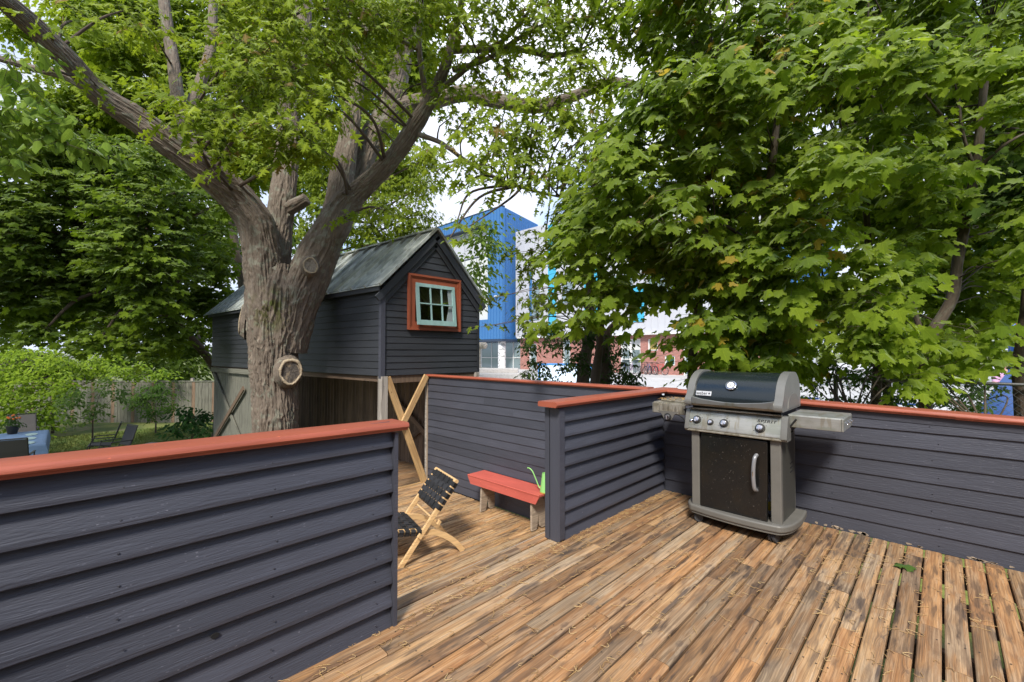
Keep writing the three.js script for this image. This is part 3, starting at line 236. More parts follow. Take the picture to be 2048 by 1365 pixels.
 ivy_trunk:[[-5.15,1.49,-6.42,0.15,0.8],[-5.31,1.07,-7.28,0.13,0.8],[-4.41,1.78,-6.54,0.21,0.8],[-4.68,0.77,-6.96,0.11,0.8],[-5.39,1.13,-7.21,0.26,0.8],[-4.54,1.37,-6.39,0.19,0.8],[-4.86,1.65,-5.91,0.1,0.8],[-4.88,1.73,-7.74,0.13,0.8],[-5.38,1.02,-5.87,0.2,0.8],[-5.58,1.81,-6.68,0.22,0.8],[-3.96,1.02,-6.94,0.18,0.8],[-4.82,1.3,-7.75,0.16,0.8],[-3.75,1.04,-7.01,0.11,0.8],[-4.27,0.92,-6.63,0.14,0.8],[-4.73,1.67,-7.69,0.19,0.8],[-5.61,1.42,-6.27,0.17,0.8],[-4.77,1.69,-7.53,0.17,0.8],[-4.54,1.11,-7.03,0.16,0.8],[-4.59,0.7,-7.71,0.2,0.8],[-5.57,1.8,-7.08,0.22,0.8],[-4.38,1.46,-7.54,0.25,0.8],[-4.16,1.15,-7.18,0.16,0.8],[-4.84,1.12,-7.67,0.23,0.8],[-4.97,1.83,-6.28,0.16,0.8],[-5.01,0.85,-7.5,0.13,0.8],[-4.57,0.86,-7.89,0.2,0.8],[-5.48,0.81,-6.88,0.21,0.8],[-5.78,1.18,-6.55,0.15,0.8],[-4.24,0.78,-6.97,0.18,0.8],[-4.32,1.31,-6.82,0.14,0.8],[-4.4,0.92,-7.25,0.12,0.8],[-4.15,0.96,-7.05,0.18,0.8],[-4.21,0.8,-7.56,0.18,0.8],[-4.44,1.62,-6.67,0.13,0.8],[-4.55,1.42,-7.29,0.17,0.8],[-4.43,1.65,-6.38,0.23,0.8],[-5.14,1.73,-6.84,0.22,0.8],[-5.25,1.15,-6.18,0.18,0.8],[-6.06,1.84,-6.63,0.25,0.8],[-4.66,1.19,-6.6,0.21,0.8],[-5.19,0.7,-7.09,0.23,0.8],[-5.28,1.6,-5.82,0.12,0.8],[-5.91,1.18,-6.57,0.18,0.8],[-3.82,0.82,-7.05,0.18,0.8],[-5.38,1.73,-7.25,0.16,0.8],[-5.1,1.07,-7.54,0.22,0.8],[-4.72,1.33,-6.34,0.23,0.8],[-5.44,1.54,-6.0,0.23,0.8],[-3.87,0.9,-6.97,0.2,0.8],[-4.87,1.06,-7.82,0.13,0.8],[-5.82,0.92,-6.81,0.22,0.8],[-5.39,1.14,-6.86,0.13,0.8],[-4.79,1.54,-6.19,0.17,0.8],[-5.04,1.56,-5.98,0.19,0.8],[-5.34,1.02,-5.81,0.11,0.8],[-4.35,1.56,-6.93,0.13,1],[-4.47,1.45,-6.83,0.13,1],[-4.36,1.34,-6.94,0.13,1],[-4.37,1.23,-6.93,0.13,1],[-4.37,1.12,-6.94,0.13,1],[-4.49,1.01,-6.82,0.13,1],[-4.44,0.91,-6.87,0.13,1],[-4.5,0.8,-6.82,0.13,1],[-4.37,0.69,-6.95,0.13,1],[-4.38,0.58,-6.94,0.13,1]],
 far_light_tree:[[-3.65,3.79,-27.17,1.0,1],[-2.95,3.04,-27.88,0.88,1],[-4.38,3.04,-26.48,0.75,1],[-3.43,4.69,-28.75,0.78,1],[-2.24,2.54,-28.59,0.75,1],[-1.34,3.04,-29.46,1.0,1],[-0.27,3.04,-30.51,1.0,1],[1.16,2.79,-31.92,1.25,1],[2.41,3.04,-33.14,1.25,1],[-4.23,1.81,-28.07,0.78,1],[-1.88,1.83,-31.78,0.82,1],[-7.07,2.51,-30.92,1.45,1],[-6.19,2.13,-30.14,1.1,1],[-6.34,2.01,-33.45,1.17,1],[-4.87,2.9,-33.67,1.14,1],[-4.5,1.74,-33.42,1.13,1],[-4.1,2.95,-38.56,1.24,1],[-2.93,3.53,-39.62,1.54,1],[-2.4,2.45,-35.06,1.16,1],[-1.98,2.87,-41.38,1.76,1],[-0.53,3.2,-36.89,1.47,1],[-0.42,1.96,-37.07,1.51,1],[0.24,1.8,-38.13,1.12,1],[0.98,1.76,-40.41,1.18,1],[1.87,1.59,-38.7,1.29,1],[2.69,3.21,-44.09,1.53,1],[3.02,3.15,-38.68,1.27,1],[3.97,2.82,-40.62,1.31,1]],
};// ------------------------------------------------------------------ terrain
const YARD = -1.55, SCHOOL = -0.45;
const gY = (x, z) => { const s = sst(-5.7, -8.5, z) * sst(-24, -12, x); const far = sst(-12, -24, z); return mix(YARD, SCHOOL, Math.max(s, far)); };
{
  const N = 150, P = [], I = [], U = [];
  const ax = i => { const t = i / N * 2 - 1; return Math.sign(t) * (Math.abs(t) * 24 + Math.pow(Math.abs(t), 5) * 250); };
  for (let j = 0; j <= N; j++) for (let i = 0; i <= N; i++) { const x = ax(i) - 8, z = ax(j) - 8; P.push(x, gY(x, z) + 0.05 * (fbm(x * 0.6 + 50, z * 0.6 + 50) - 0.5), z); U.push(x, z); }
  for (let j = 0; j < N; j++) for (let i = 0; i < N; i++) { const a = j * (N + 1) + i; I.push(a, a + N + 1, a + 1, a + 1, a + N + 1, a + N + 2); }
  const g = new THREE.BufferGeometry(); g.setAttribute('position', new THREE.Float32BufferAttribute(P, 3)); g.setAttribute('uv', new THREE.Float32BufferAttribute(U, 2)); g.setIndex(I); g.computeVertexNormals();
  const soil = tex(1024, 1024, (u, v) => { const x = u * 6, y = v * 6, a = fbm(x * 1.2, y * 1.2, 5), b = n2(x * 40, y * 40), c = n2(x * 90, y * 90 + 9); let q = mix3([0.07, 0.10, 0.02], [0.15, 0.17, 0.035], sst(0.35, 0.65, a)); q = mix3(q, [0.2, 0.16, 0.09], 0.6 * sst(0.55, 0.7, fbm(x * 2 + 30, y * 2, 5))); const m = 0.55 + 0.5 * b + 0.35 * c; return [q[0] * m, q[1] * m, q[2] * m]; }, { w: 6, h: 6 });
  const m = part('ground', g, std({ map: soil, bumpMap: soil, bumpScale: 0.03, roughness: 0.95 })); m.userData.kind = 'structure';
  const pav = tex(1024, 1024, (u, v) => { const x = u * 20, y = v * 20; const a = fbm(x * 0.35, y * 0.35, 5), b = n2(x * 30, y * 30); let c = mix(0.40, 0.54, a) * (0.9 + 0.2 * b); const cr = Math.abs(fbm(x * 0.6 + 8, y * 0.6, 4) - 0.5); if (cr < 0.006) c *= 0.6; return [c, c * 0.985, c * 0.97]; }, { w: 20, h: 20 });
  const pv = new THREE.PlaneGeometry(130, 80, 1, 1); pv.rotateX(-Math.PI / 2); pv.translate(16, SCHOOL + 0.05, -51); boxUV(pv);
  const p = part('schoolyard_pavement', pv, std({ map: pav, roughness: 0.9 })); p.userData.kind = 'structure';
}
{ // bare earth under the decks
  const g = new THREE.PlaneGeometry(12.5, 8.6, 1, 1); g.rotateX(-Math.PI / 2); g.translate(-2.0, YARD + 0.06, -0.6); boxUV(g);
  const e = part('bare_earth', g, std({ color: rgb(0.075, 0.055, 0.04), roughness: 0.95 })); e.userData.kind = 'structure';
}
// grass of the garden: short blades in one instanced mesh
{
  const r = rng(31), blade = new THREE.BufferGeometry();
  blade.setAttribute('position', new THREE.Float32BufferAttribute([-0.006, 0, 0, 0.006, 0, 0, 0.003, 0.05, 0.012, -0.006, 0, 0, 0.003, 0.05, 0.012, -0.003, 0.05, 0.012, -0.003, 0.05, 0.012, 0.003, 0.05, 0.012, 0, 0.085, 0.04], 3));
  blade.computeVertexNormals(); blade.setAttribute('uv', new THREE.Float32BufferAttribute(new Float32Array(18), 2));
  const n = 60000, im = new THREE.InstancedMesh(blade, std({ color: 0xffffff, roughness: 0.8, side: THREE.DoubleSide }), n), M = new THREE.Matrix4(), q = new THREE.Quaternion(), c = new THREE.Color();
  for (let i = 0; i < n; i++) {
    const x = -10 - 12 * Math.sqrt(r()), z = -4.5 + 7.5 * r(), s = 0.6 + 0.9 * r();
    q.setFromEuler(new THREE.Euler((r() - 0.5) * 0.7, r() * 6.3, (r() - 0.5) * 0.7)); M.compose(V(x, gY(x, z) - 0.01, z), q, V(s * 1.6, s * 0.75, s)); im.setMatrixAt(i, M);
    const t = fbm(x * 1.1 + 20, z * 1.1 + 20); c.setRGB(mix(0.10, 0.2, t) * (0.8 + 0.4 * r()), mix(0.17, 0.22, t), 0.035); im.setColorAt(i, c);
  }
  im.name = 'grass'; im.userData = { kind: 'stuff', label: 'short mown grass of the garden lawn left of the tree', category: 'grass' }; scene.add(im);
}

// ------------------------------------------------------------------ decks, board by board
const plankOutline = (w, t) => { const h = w / 2, c = 0.007; return [[-t, -h], [-c, -h], [-0.002, -h + 0.005], [0, -h + 0.016], [0, h - 0.016], [-0.002, h - 0.005], [-c, h], [-t, h]]; };
function layDeck(name, x0, x1, z0, z1, y, mats, seed, pitch = 0.0985) {
  const D = setting(name), r = rng(seed), w = 0.0872, o = plankOutline(w, 0.036);
  const n = Math.round((x1 - x0) / pitch);
  for (let i = 0; i < n; i++) {
    const x = x0 + (i + 0.5) * pitch; let z = z1 + 0.3 * r();
    while (z > z0) {
      const L = Math.min(1.1 + r() * 2.3, z - z0 < 1.3 ? z - z0 : 9), len = Math.max(0.12, Math.min(L, z - z0)), tw = (r() - 0.5) * 0.006, dy = (r() - 0.5) * 0.004;
      const g = prof(o, len - 0.004, { u0: r() * 3, v0: Math.floor(r() * 4) * 0.1 + 0.0, seg: 3, warp: (xx, a, b) => [dy + tw * (xx / len - 0.5) + 0.0015 * (n2(xx * 3, i * 7.1) - 0.5), 0.002 * (n2(xx * 2.2, i * 3.3 + 9) - 0.5)] });
      g.rotateY(Math.PI / 2); g.translate(x, y, z);                     // runs from z down to z - len
      part('plank', g, mats[Math.floor(r() * mats.length)], D);
      z -= len;
    }
  }
  return D;
}
function screws(D, x0, x1, y, z0, z1, seed) { const r = rng(seed), g = []; for (let x = x0 + 0.049; x < x1; x += 0.0985) for (let z = z0 + 0.085; z < z1; z += 0.62) for (const s of [-1, 1]) { const c = new THREE.CircleGeometry(0.0042, 8); c.rotateX(-Math.PI / 2); c.translate(x + s * 0.026 + (r() - 0.5) * 0.006, y + 0.0022, z + (r() - 0.5) * 0.02); g.push(c); } part('screw_heads', g, std({ color: rgb(0.07, 0.055, 0.045), roughness: 0.6, metalness: 0.3 }), D).userData.kind = 'stuff'; }
const upper = layDeck('upper_deck', -2.29, 4.2, -4.385, 2.3, 0, deckMats, 3);
part('joist', [0, 1, 2, 3, 4, 5, 6, 7, 8].map(i => box(6.4, 0.14, 0.04, 0.9, -0.108, -4.3 + i * 0.62)), brownWood[1], upper);
part('fascia_board', bar(V(-2.305, -0.12, -4.385), V(-2.305, -0.12, 1.0), 0.03, 0.2), greyWood, upper);
screws(upper, -2.29, 2.4, 0, -4.385, 0.6, 4);
const lower = layDeck('lower_deck', -6.37, -2.33, -4.385, 0.6, -0.8, lowMats, 8);
part('joist', [0, 1, 2, 3, 4, 5, 6, 7].map(i => box(4.0, 0.14, 0.04, -4.35, -0.908, -4.3 + i * 0.62)), brownWood[1], lower);
part('edge_board', bar(V(-6.385, -0.83, -4.385), V(-6.385, -0.83, 0.6), 0.036, 0.09), newTimber, lower);
screws(lower, -6.37, -2.4, -0.8, -4.385, -1.2, 6);
const plat = layDeck('shed_platform', -9.4, -6.45, -5.5, -3.3, -1.0, [deckMats[5], deckMats[2]], 14);
part('joist', [0, 1, 2].map(i => box(2.9, 0.14, 0.04, -7.9, -1.108, -5.3 + i * 0.8)), brownWood[1], plat);

// ------------------------------------------------------------------ clapboard railing walls
// local frame of a wall: x along it, y up, z out of its painted face
function clapboards(t, L, y0, y1, exposure, mats, seed, o = {}) {
  const r = rng(seed); let n = Math.round((y1 - y0) / exposure), e = (y1 - y0) / n;
  for (let i = 0; i < n; i++) {
    const b = y0 + i * e, top = b + e + 0.012, lo = o.butt || 0.021, dz = r() * 0.002, sag = r() * 9;
    const pts = [[b, 0.0], [b, lo + dz - 0.004], [b + 0.004, lo + dz], [b + 0.02, lo + dz - 0.0015], [top, 0.007], [top, 0]];
    const H = o.hole, split = H && b + e > H[2] && b < H[3];
    const cuts = [0, L]; if (o.joints && !split && r() < o.joints) cuts.splice(1, 0, L * (0.2 + 0.6 * r()));
    if (split) cuts.splice(1, 0, H[0], H[1]);
    for (let k = 0; k + 1 < cuts.length; k++) {
      if (split && k === 1) continue;
      const a = cuts[k] + (k ? 0.0015 : 0), z = cuts[k + 1];
      const lim0 = o.x0 ? o.x0(b, top) : a, lim1 = o.x1 ? o.x1(b, top) : z; if (lim1 - lim0 < 0.05) continue;
      const g = prof(pts, 1, { x0: () => Math.max(a, lim0), x1: () => Math.min(z, lim1), seg: Math.max(2, Math.round((z - a) * 3)), u0: r() * 2, v0: r() * 0.5, warp: (x, y, zz) => zz > 0.012 ? [0.003 * (n2(x * 1.3 + sag, i * 5.1) - 0.5), 0.003 * (n2(x * 1.7, i * 3.7 + sag) - 0.5)] : [0, 0] });
      part('clapboard', g, mats[Math.floor(r() * mats.length)], t);
    }
  }
}
// moulded cap: a rounded board over a thin under-strip; local outline [y, z] with z out of the painted face
const capOutline = (w, over) => [[0.001, over - 0.014], [0.012, over - 0.012], [0.013, over - 0.004], [0.02, over], [0.032, over - 0.002], [0.04, over - 0.009], [0.042, over - 0.02], [0.042, over - w + 0.014], [0.036, over - w + 0.003], [0.012, over - w], [0.001, over - w + 0.006]];
function cap(L, yA, yB, mat, t, w = 0.165, over = 0.085, x0 = 0, taper = 0.05) {
  const g = prof(capOutline(w, over), L, { seg: 14, smooth: 0.6, u0: 0.3, x0: (y, z) => x0 + (z > over - 0.03 ? taper * 0.5 : 0) + (z < over - w + 0.03 ? taper * 0.5 : 0) - taper * 0.3, warp: (x) => [mix(yA, yB, x / L) + 0.002 * (n2(x * 2, yA * 9) - 0.5), 0.002 * (n2(x * 1.5 + 7, 3) - 0.5)] });
  return part('rail_cap', g, mat, t);
}
// left wall: painted face towards +x; its x axis runs towards -z ... so turn by +90 degrees: local x -> -z, local z -> +x
{
  const t = thing('railing_wall', 'nearest dark grey clapboard railing wall with a coral red cap, left foreground', 'railing wall', [-2.122, 0, 0.9], Math.PI / 2);
  const L = 0.9 + 1.245;
  clapboards(t, L - 0.022, -0.02, 1.045, 0.1165, slate, 41, { butt: 0.045 });
  part('back_panel', box(L - 0.03, 1.04, 0.06, L / 2 - 0.01, 0.52, -0.033), slate[0], t);
  part('end_trim', box(0.02, 1.01, 0.15, L - 0.01, 0.495, -0.016, 0.004), slate[2], t);
  cap(L + 0.05, 1.05, 1.012, redPaint, t, 0.19, 0.085, 0, 0.0);
  const r = rng(9); const nails = []; for (let i = 0; i < 9; i++) for (const x of [0.55, 1.05, 1.55, 2.02]) { const g = new THREE.SphereGeometry(0.0042, 8, 5); g.scale(1, 1, 0.4); g.translate(x + (r() - 0.5) * 0.03, 0.015 + i * 0.1135 + 0.025, 0.0435); nails.push(g); }
  part('nail_heads', nails, slate[2], t).userData.kind = 'stuff';
  const hole = new THREE.CylinderGeometry(0.010, 0.010, 0.006, 20); hole.rotateX(Math.PI / 2); hole.scale(1.5, 1, 1); hole.translate(1.34, 0.30, 0.033); part('knot_hole', hole, std({ color: rgb(0.008, 0.008, 0.008), roughness: 0.95 }), t);
}
// divider between the two decks
{
  const t = thing('railing_wall', 'short dark grey clapboard divider with coral red cap left of the grill', 'railing wall', [-2.122, 0, -2.68], Math.PI / 2);
  const L = 4.4 - 2.68 - 0.021;
  clapboards(t, L, -0.02, 1.005, 0.1165, slate, 47, { butt: 0.045 });
  part('back_panel', box(L, 1.0, 0.05, L / 2, 0.5, -0.028), slate[0], t);
  part('corner_post', [box(0.06, 1.0, 0.1, -0.031, 0.5, 0.004, 0.014)], slate[2], t);
  part('end_trim', [box(0.018, 1.0, 0.05, -0.052, 0.5, -0.066, 0.004), box(0.03, 1.0, 0.02, -0.02, 0.5, -0.092, 0.004)], slate[0], t);
  cap(L + 0.25, 1.012, 1.0, redPaint, t, 0.19, 0.085, -0.14, 0.06);
}
// wall behind the grill
{
  const t = thing('railing_wall', 'long dark grey clapboard wall with brownish red cap behind the grill', 'railing wall', [-2.087, 0, -4.4 - 0.02]);
  const L = 6.37;
  clapboards(t, L, -0.01, 0.96, 0.1165, [slate[0], slate[2], slate[3]], 53, { butt: 0.02, joints: 0.5 });
  part('back_panel', box(L + 0.1, 0.97, 0.05, L / 2, 0.485, -0.026), slate[0], t);
  { const r = rng(19), g = []; for (let i = 0; i < 8; i++) for (let x = 0.2; x < 3.4; x += 0.61) { const q = new THREE.SphereGeometry(0.0042, 8, 5); q.scale(1, 1, 0.4); q.translate(x + (r() - 0.5) * 0.05, 0.02 + i * 0.121 + 0.022, 0.0195); g.push(q); } part('nail_heads', g, slate[1], t).userData.kind = 'stuff'; }
  { const r = rng(23), g = []; for (let i = 0; i < 34; i++) { const w = 0.012 + 0.05 * r() * r(), h = 0.004 + 0.011 * r(), n = 9, p = []; for (let k = 0; k < n; k++) { const a = k / n * 6.283, q = 0.6 + 0.6 * r(); p.push([Math.cos(a) * w * q, Math.sin(a) * h * q]); } const q = flat(p, 0.0012); q.translate(1.15 + 1.9 * r(), 0.006 + 0.006 * r(), 0.0212); g.push(q); } part('bare_patches', g, benchWood, t).userData.kind = 'stuff'; }
  part('frieze_board', prof([[0.945, 0.008], [1.0, 0.008], [1.0, 0.02], [0.945, 0.02]], L, { seg: 4, warp: (x) => [-0.055 * x / 2.6 + 0.0, 0] }), slate[1], t);
  cap(2.25, 1.0, 0.955, redPaint, t, 0.2, 0.06, -0.11, 0); const c2 = cap(4.2, 0.9535, 0.9, redPaint, t, 0.2, 0.06, 0, 0); c2.position.x = 2.142;
}
// far wall of the lower deck
{
  const t = thing('railing_wall', 'tall dark grey clapboard wall behind the coral red bench', 'railing wall', [-6.36, -0.8, -4.4 - 0.02]);
  const L = 4.15;
  clapboards(t, L, 0, 1.8, 0.1205, [slate[0], slate[2], slate[1]], 59, { butt: 0.02, joints: 0.3 });
  part('back_panel', box(L, 1.8, 0.05, L / 2, 0.9, -0.026), slate[0], t);
  part('end_post', box(0.05, 1.79, 0.09, -0.027, 0.895, -0.01, 0.004), greyWood, t);
  part('end_trim', box(0.018, 1.79, 0.02, 0.0095, 0.895, 0.03, 0.003), benchWood, t);
  cap(L - 0.05, 1.802, 1.806, redPaint, t, 0.15, 0.055, -0.08, 0);
}

// ------------------------------------------------------------------ unseen house of the deck (behind the camera), added to close the low sky
{
  const t = thing('house', 'unseen brick house with patio door added behind the deck to block low sky', 'house', [2.2, 0, 2.6]);
  const br = std({ color: rgb(0.26, 0.13, 0.1), map: tex(512, 256, (u, v) => { const X = u * 12, Y = v * 20, row = Math.floor(Y), xx = X + (row % 2) * 0.5; return (xx % 1 < 0.06 || Y % 1 < 0.14) ? 1.2 : 0.8 + 0.4 * hh(Math.floor(xx), row); }, { w: 2.5, h: 1.5, wrap: THREE.RepeatWrapping }), roughness: 0.9 });
  part('wall', [box(6.4, 4.6, 0.25, -3.0, 0.6, 0.13), box(4.6, 4.6, 0.25, 5.0, 0.6, 0.13), box(2.5, 0.75, 0.25, 1.45, 2.525, 0.13), box(2.5, 1.75, 0.25, 1.45, -0.825, 0.13)], br, t);
  for (const x of [-6.3, 7.2]) part('side_wall', box(0.25, 4.6, 6, x, 0.6, 3.27), br, t);
  const door = new THREE.Group(); door.name = 'patio_door'; t.add(door); part('pane', box(2.3, 2.0, 0.01, 1.45, 1.1, 0.1), std({ color: rgb(0.03, 0.035, 0.04), roughness: 0.05 }), door); part('frame', [box(0.08, 2.1, 0.1, 0.26, 1.1, 0.06), box(0.08, 2.1, 0.1, 2.64, 1.1, 0.06), box(0.06, 2.1, 0.1, 1.45, 1.1, 0.06), box(2.3, 0.07, 0.1, 1.45, 2.12, 0.06)], teal, door);
  const g = box(14.4, 0.12, 3.6, 0, 0, 0); g.rotateX(-0.45); g.translate(0.45, 3.55, 1.2); part('roof', g, std({ color: rgb(0.07, 0.065, 0.06), roughness: 0.9 }), t);
  const f = thing('added_screen', 'unseen tall dark board screen added along the far side of the deck to block low sky', 'screen', [4.3, 0, -4.4]); for (let i = -13; i < 16; i++) part('board', box(0.03, 0.122, 7.0, 0, 0.06 + i * 0.125, 3.5), slate[i % 4], f); for (let i = 0; i < 4; i++) part('post', box(0.09, 3.6, 0.09, 0.065, 0.2, 0.1 + i * 2.25), slate[0], f);  // screen is added out of view; blocks side sky and light under the deck
}
// ------------------------------------------------------------------ treehouse
const TH_TURN = R2D(184.4);                                                 // local x runs from the near corner away to the left, local z out of the long wall
{
  const t = thing('treehouse', 'dark grey clapboard treehouse with metal gable roof behind the big trunk', 'treehouse', [-6.4, 0, -3.555], 0);
  const turn = R2D(4.4), dirL = V(-Math.cos(turn), 0, Math.sin(turn)), nrm = V(Math.sin(turn), 0, Math.cos(turn));
  const B = 1.045, E = 2.42, W = 2.02, A = 3.52, LEN = 8.3;
  const frame = (o, org, x, z) => { const m = new THREE.Matrix4().makeBasis(x, V(0, 1, 0), z).setPosition(org); o.applyMatrix4(m); };
  // long wall: local x from the far end to the near corner (so that x cross y = z)
  const side = new THREE.Group(); side.name = 'long_wall'; t.add(side);
  { const sub = new THREE.Group(); clapboards(sub, LEN - 0.03, B, E + 0.01, 0.1145, houseSlate, 61, { butt: 0.018, joints: 0.35 }); const m = new THREE.Matrix4().makeBasis(dirL.clone().negate(), V(0, 1, 0), nrm).setPosition(dirL.clone().multiplyScalar(LEN)); for (const c of [...sub.children]) { c.geometry.applyMatrix4(m); side.add(c); } }
  { const g = box(LEN, E - B + 0.02, 0.04, LEN / 2, (E + B) / 2, -0.021); frame(g, dirL.clone().multiplyScalar(LEN), dirL.clone().negate(), nrm); part('backing', g, houseSlate[1], side); }
  // gable wall: faces +x, local x -> -z
  const gable = new THREE.Group(); gable.name = 'gable_wall'; t.add(gable);
  const gx = V(0, 0, -1), gz = V(1, 0, 0), slope = (A - E) / (W / 2);
  { const sub = new THREE.Group();
    clapboards(sub, W, B, E, 0.1085, houseSlate, 67, { butt: 0.018, hole: [0.53, 1.46, 1.87, 2.68] });
    clapboards(sub, W, E, A - 0.08, 0.1085, houseSlate, 68, { butt: 0.018, hole: [0.53, 1.46, 1.87, 2.68], x0: (b, tp) => (b - E) / slope + 0.01, x1: (b, tp) => W - (b - E) / slope - 0.01 });
    const m = new THREE.Matrix4().makeBasis(gx, V(0, 1, 0), gz); for (const c of [...sub.children]) {
      // leave the opening of the window free: cut boards that cross it
      c.geometry.applyMatrix4(m); gable.add(c);
    } }
  part('backing', (() => { const sh = new THREE.Shape([[0, B], [W, B], [W, E], [W / 2, A - 0.02], [0, E]].map(p => new THREE.Vector2(...p))); sh.holes.push(new THREE.Path([[0.53, 1.87], [0.53, 2.68], [1.46, 2.68], [1.46, 1.87]].map(p => new THREE.Vector2(...p)))); const g = new THREE.ExtrudeGeometry(sh, { depth: 0.03, bevelEnabled: false }); g.translate(0, 0, -0.035); frame(g, V(0, 0, 0), gx, gz); return boxUV(clean(g)); })(), houseSlate[1], gable);
  { const inner = (len, y, z) => { const g = box(LEN - 0.1, len, 0.03, LEN / 2, y, z); frame(g, dirL.clone().multiplyScalar(LEN), dirL.clone().negate(), nrm); return g; };
    part('rear_wall', inner(E - B, (E + B) / 2, -W + 0.02), brownWood[1], t); const f = box(LEN - 0.1, 0.04, W - 0.06, LEN / 2, B + 0.03, -W / 2); frame(f, dirL.clone().multiplyScalar(LEN), dirL.clone().negate(), nrm); part('floor', f, brownWood[1], t);
    { const g = flat([[0.03, B], [W - 0.03, B], [W - 0.03, E - 0.02], [W / 2, A - 0.05], [0.03, E - 0.02]], 0.03); g.translate(0, 0, -1.5); frame(g, V(0, 0, 0.1), gx, gz); part('partition', boxUV(clean(g)), brownWood[1], t); } }  // inner sheet added near the window so no daylight shows through the opening
  part('corner_post', box(0.075, E - B + 0.05, 0.075, 0.006, (E + B) / 2 - 0.025, 0.006, 0.012), slate[2], t);
  part('rear_corner_post', box(0.05, E - B, 0.05, 0.0, (E + B) / 2, -W, 0.008), houseSlate[1], t);
  // rake boards and eave board
  const over = 0.055;
  for (const s of [0, 1]) {
    const lowEnd = V(over, E - 0.09 - 0.06, s ? -W - 0.12 : 0.12), top = V(over, A - 0.07, -W / 2);
    const d = top.clone().sub(lowEnd).normalize();
    part('rake_board', bar(lowEnd, top.clone().addScaledVector(d, s ? 0.0 : 0.06), 0.03, 0.115, V(0, 1, 0).sub(d.clone().multiplyScalar(d.y)).normalize()), houseSlate[2], t);
    part('inner_rake', bar(V(0.03, E - 0.2, s ? -W - 0.02 : 0.02), V(0.03, A - 0.2, -W / 2), 0.018, 0.10, V(0, 1, 0).sub(d.clone().multiplyScalar(d.y)).normalize()), houseSlate[0], t);
  }
  { const g = box(LEN + 0.1, 0.11, 0.03, LEN / 2 + 0.02, E + 0.03, 0.1); frame(g, dirL.clone().multiplyScalar(LEN).add(V(0, 0, 0)), dirL.clone().negate(), nrm); part('eave_board', g, houseSlate[0], t); }
  // roof of standing seam panels: two slopes
  const roof = new THREE.Group(); roof.name = 'roof'; t.add(roof);
  const metalMap = tex(512, 512, (u, v) => { const a = fbm(u * 6, v * 9, 5), b = fbm(u * 30, v * 8 + 40, 4); let c = mix3([0.36, 0.385, 0.36], [0.54, 0.565, 0.53], sst(0.3, 0.7, a)); c = mix3(c, [0.17, 0.15, 0.10], 0.6 * sst(0.58, 0.75, b)); return c; }, { w: 1.5, h: 1.5 });
  const roofMetal = std({ map: metalMap, roughness: 0.4, metalness: 0.25 });
  const ridgeY = A + 0.06, eaveY = E + 0.045, eaveOut = 0.13, pw = 0.42;
  for (const s of [1, -1]) {
    const run = W / 2 + eaveOut, rise = ridgeY - eaveY, sl = Math.hypot(run, rise);
    for (let i = 0; i < Math.ceil((LEN + 0.2) / pw); i++) {
      const g = prof([[0, 0], [0, sl], [0.006, sl], [0.006, 0]], pw - 0.006, { u0: i * 0.37 });
      const along = dirL, down = nrm.clone().multiplyScalar(s * run / sl).add(V(0, -rise / sl, 0)), up = along.clone().cross(down).multiplyScalar(1).normalize(); if (up.y < 0) up.negate();
      const org = V(0.085, ridgeY, -W / 2).addScaledVector(dirL, i * pw); if (i * pw > LEN + 0.1) break;
      g.applyMatrix4(new THREE.Matrix4().makeBasis(along, up, down).setPosition(org)); part('roof_panel', g, roofMetal, roof);
      const sg = prof(rr(0.004, 0.05, 0, sl, 0.003), 0.03); sg.translate(-0.015, 0, 0); sg.applyMatrix4(new THREE.Matrix4().makeBasis(along, up, down).setPosition(org)); part('roof_seam', sg, roofMetal, roof);
    }
  }
  part('ridge_cap', bar(V(0.09, ridgeY + 0.02, -W / 2), V(0.09, ridgeY + 0.02, -W / 2).addScaledVector(dirL, LEN + 0.2), 0.12, 0.03), roofMetal, roof);
  // window on the gable: red casing, tilted teal sash with six panes, dark room behind
  const win = new THREE.Group(); win.name = 'window'; t.add(win);
  const wy0 = 1.80, wy1 = 2.75, wz0 = -0.44, wz1 = -1.55, fx = 0.03;
  const casing = (a, b, w, x, d) => { const g = []; const zc = (wz0 + wz1) / 2; g.push(box(d, w, wz0 - wz1 - 2 * a, x, wy1 - a - w / 2, zc, 0.006), box(d, w, wz0 - wz1 - 2 * a, x, wy0 + a + w / 2, zc, 0.006), box(d, wy1 - wy0 - 2 * a - 2 * w, w, x, (wy0 + wy1) / 2, wz0 - a - w / 2, 0.006), box(d, wy1 - wy0 - 2 * a - 2 * w, w, x, (wy0 + wy1) / 2, wz1 + a + w / 2, 0.006)); return g; };
  part('frame', [...casing(0, 0, 0.035, fx + 0.02, 0.05), ...casing(0.035, 0, 0.025, fx + 0.012, 0.036), ...casing(0.06, 0, 0.085, fx + 0.004, 0.03)], rust, win);
  const sash = new THREE.Group(); sash.name = 'sash'; win.add(sash); sash.position.set(0.05, 2.605, (wz0 + wz1) / 2); sash.rotation.z = R2D(5.5);
  const sw = 0.82, sh = 0.72, zz = (k) => -sw / 2 + k;
  part('rail', [box(0.03, 0.06, sw, 0, -0.03, 0), box(0.03, 0.085, sw, 0, -sh + 0.0425, 0), box(0.03, sh - 0.145, 0.06, 0, -sh / 2 + 0.012, sw / 2 - 0.03), box(0.03, sh - 0.145, 0.06, 0, -sh / 2 + 0.012, -sw / 2 + 0.03)], teal, sash);
  const mw = (sw - 0.12) / 3, mh = (sh - 0.145) / 2;
  for (const k of [-1, 1]) part('muntin', box(0.022, sh - 0.145, 0.022, 0, -sh / 2 + 0.012, k * mw / 2), teal, sash);
  part('muntin', box(0.02, 0.02, sw - 0.12, 0.001, -0.06 - mh, 0), teal, sash);
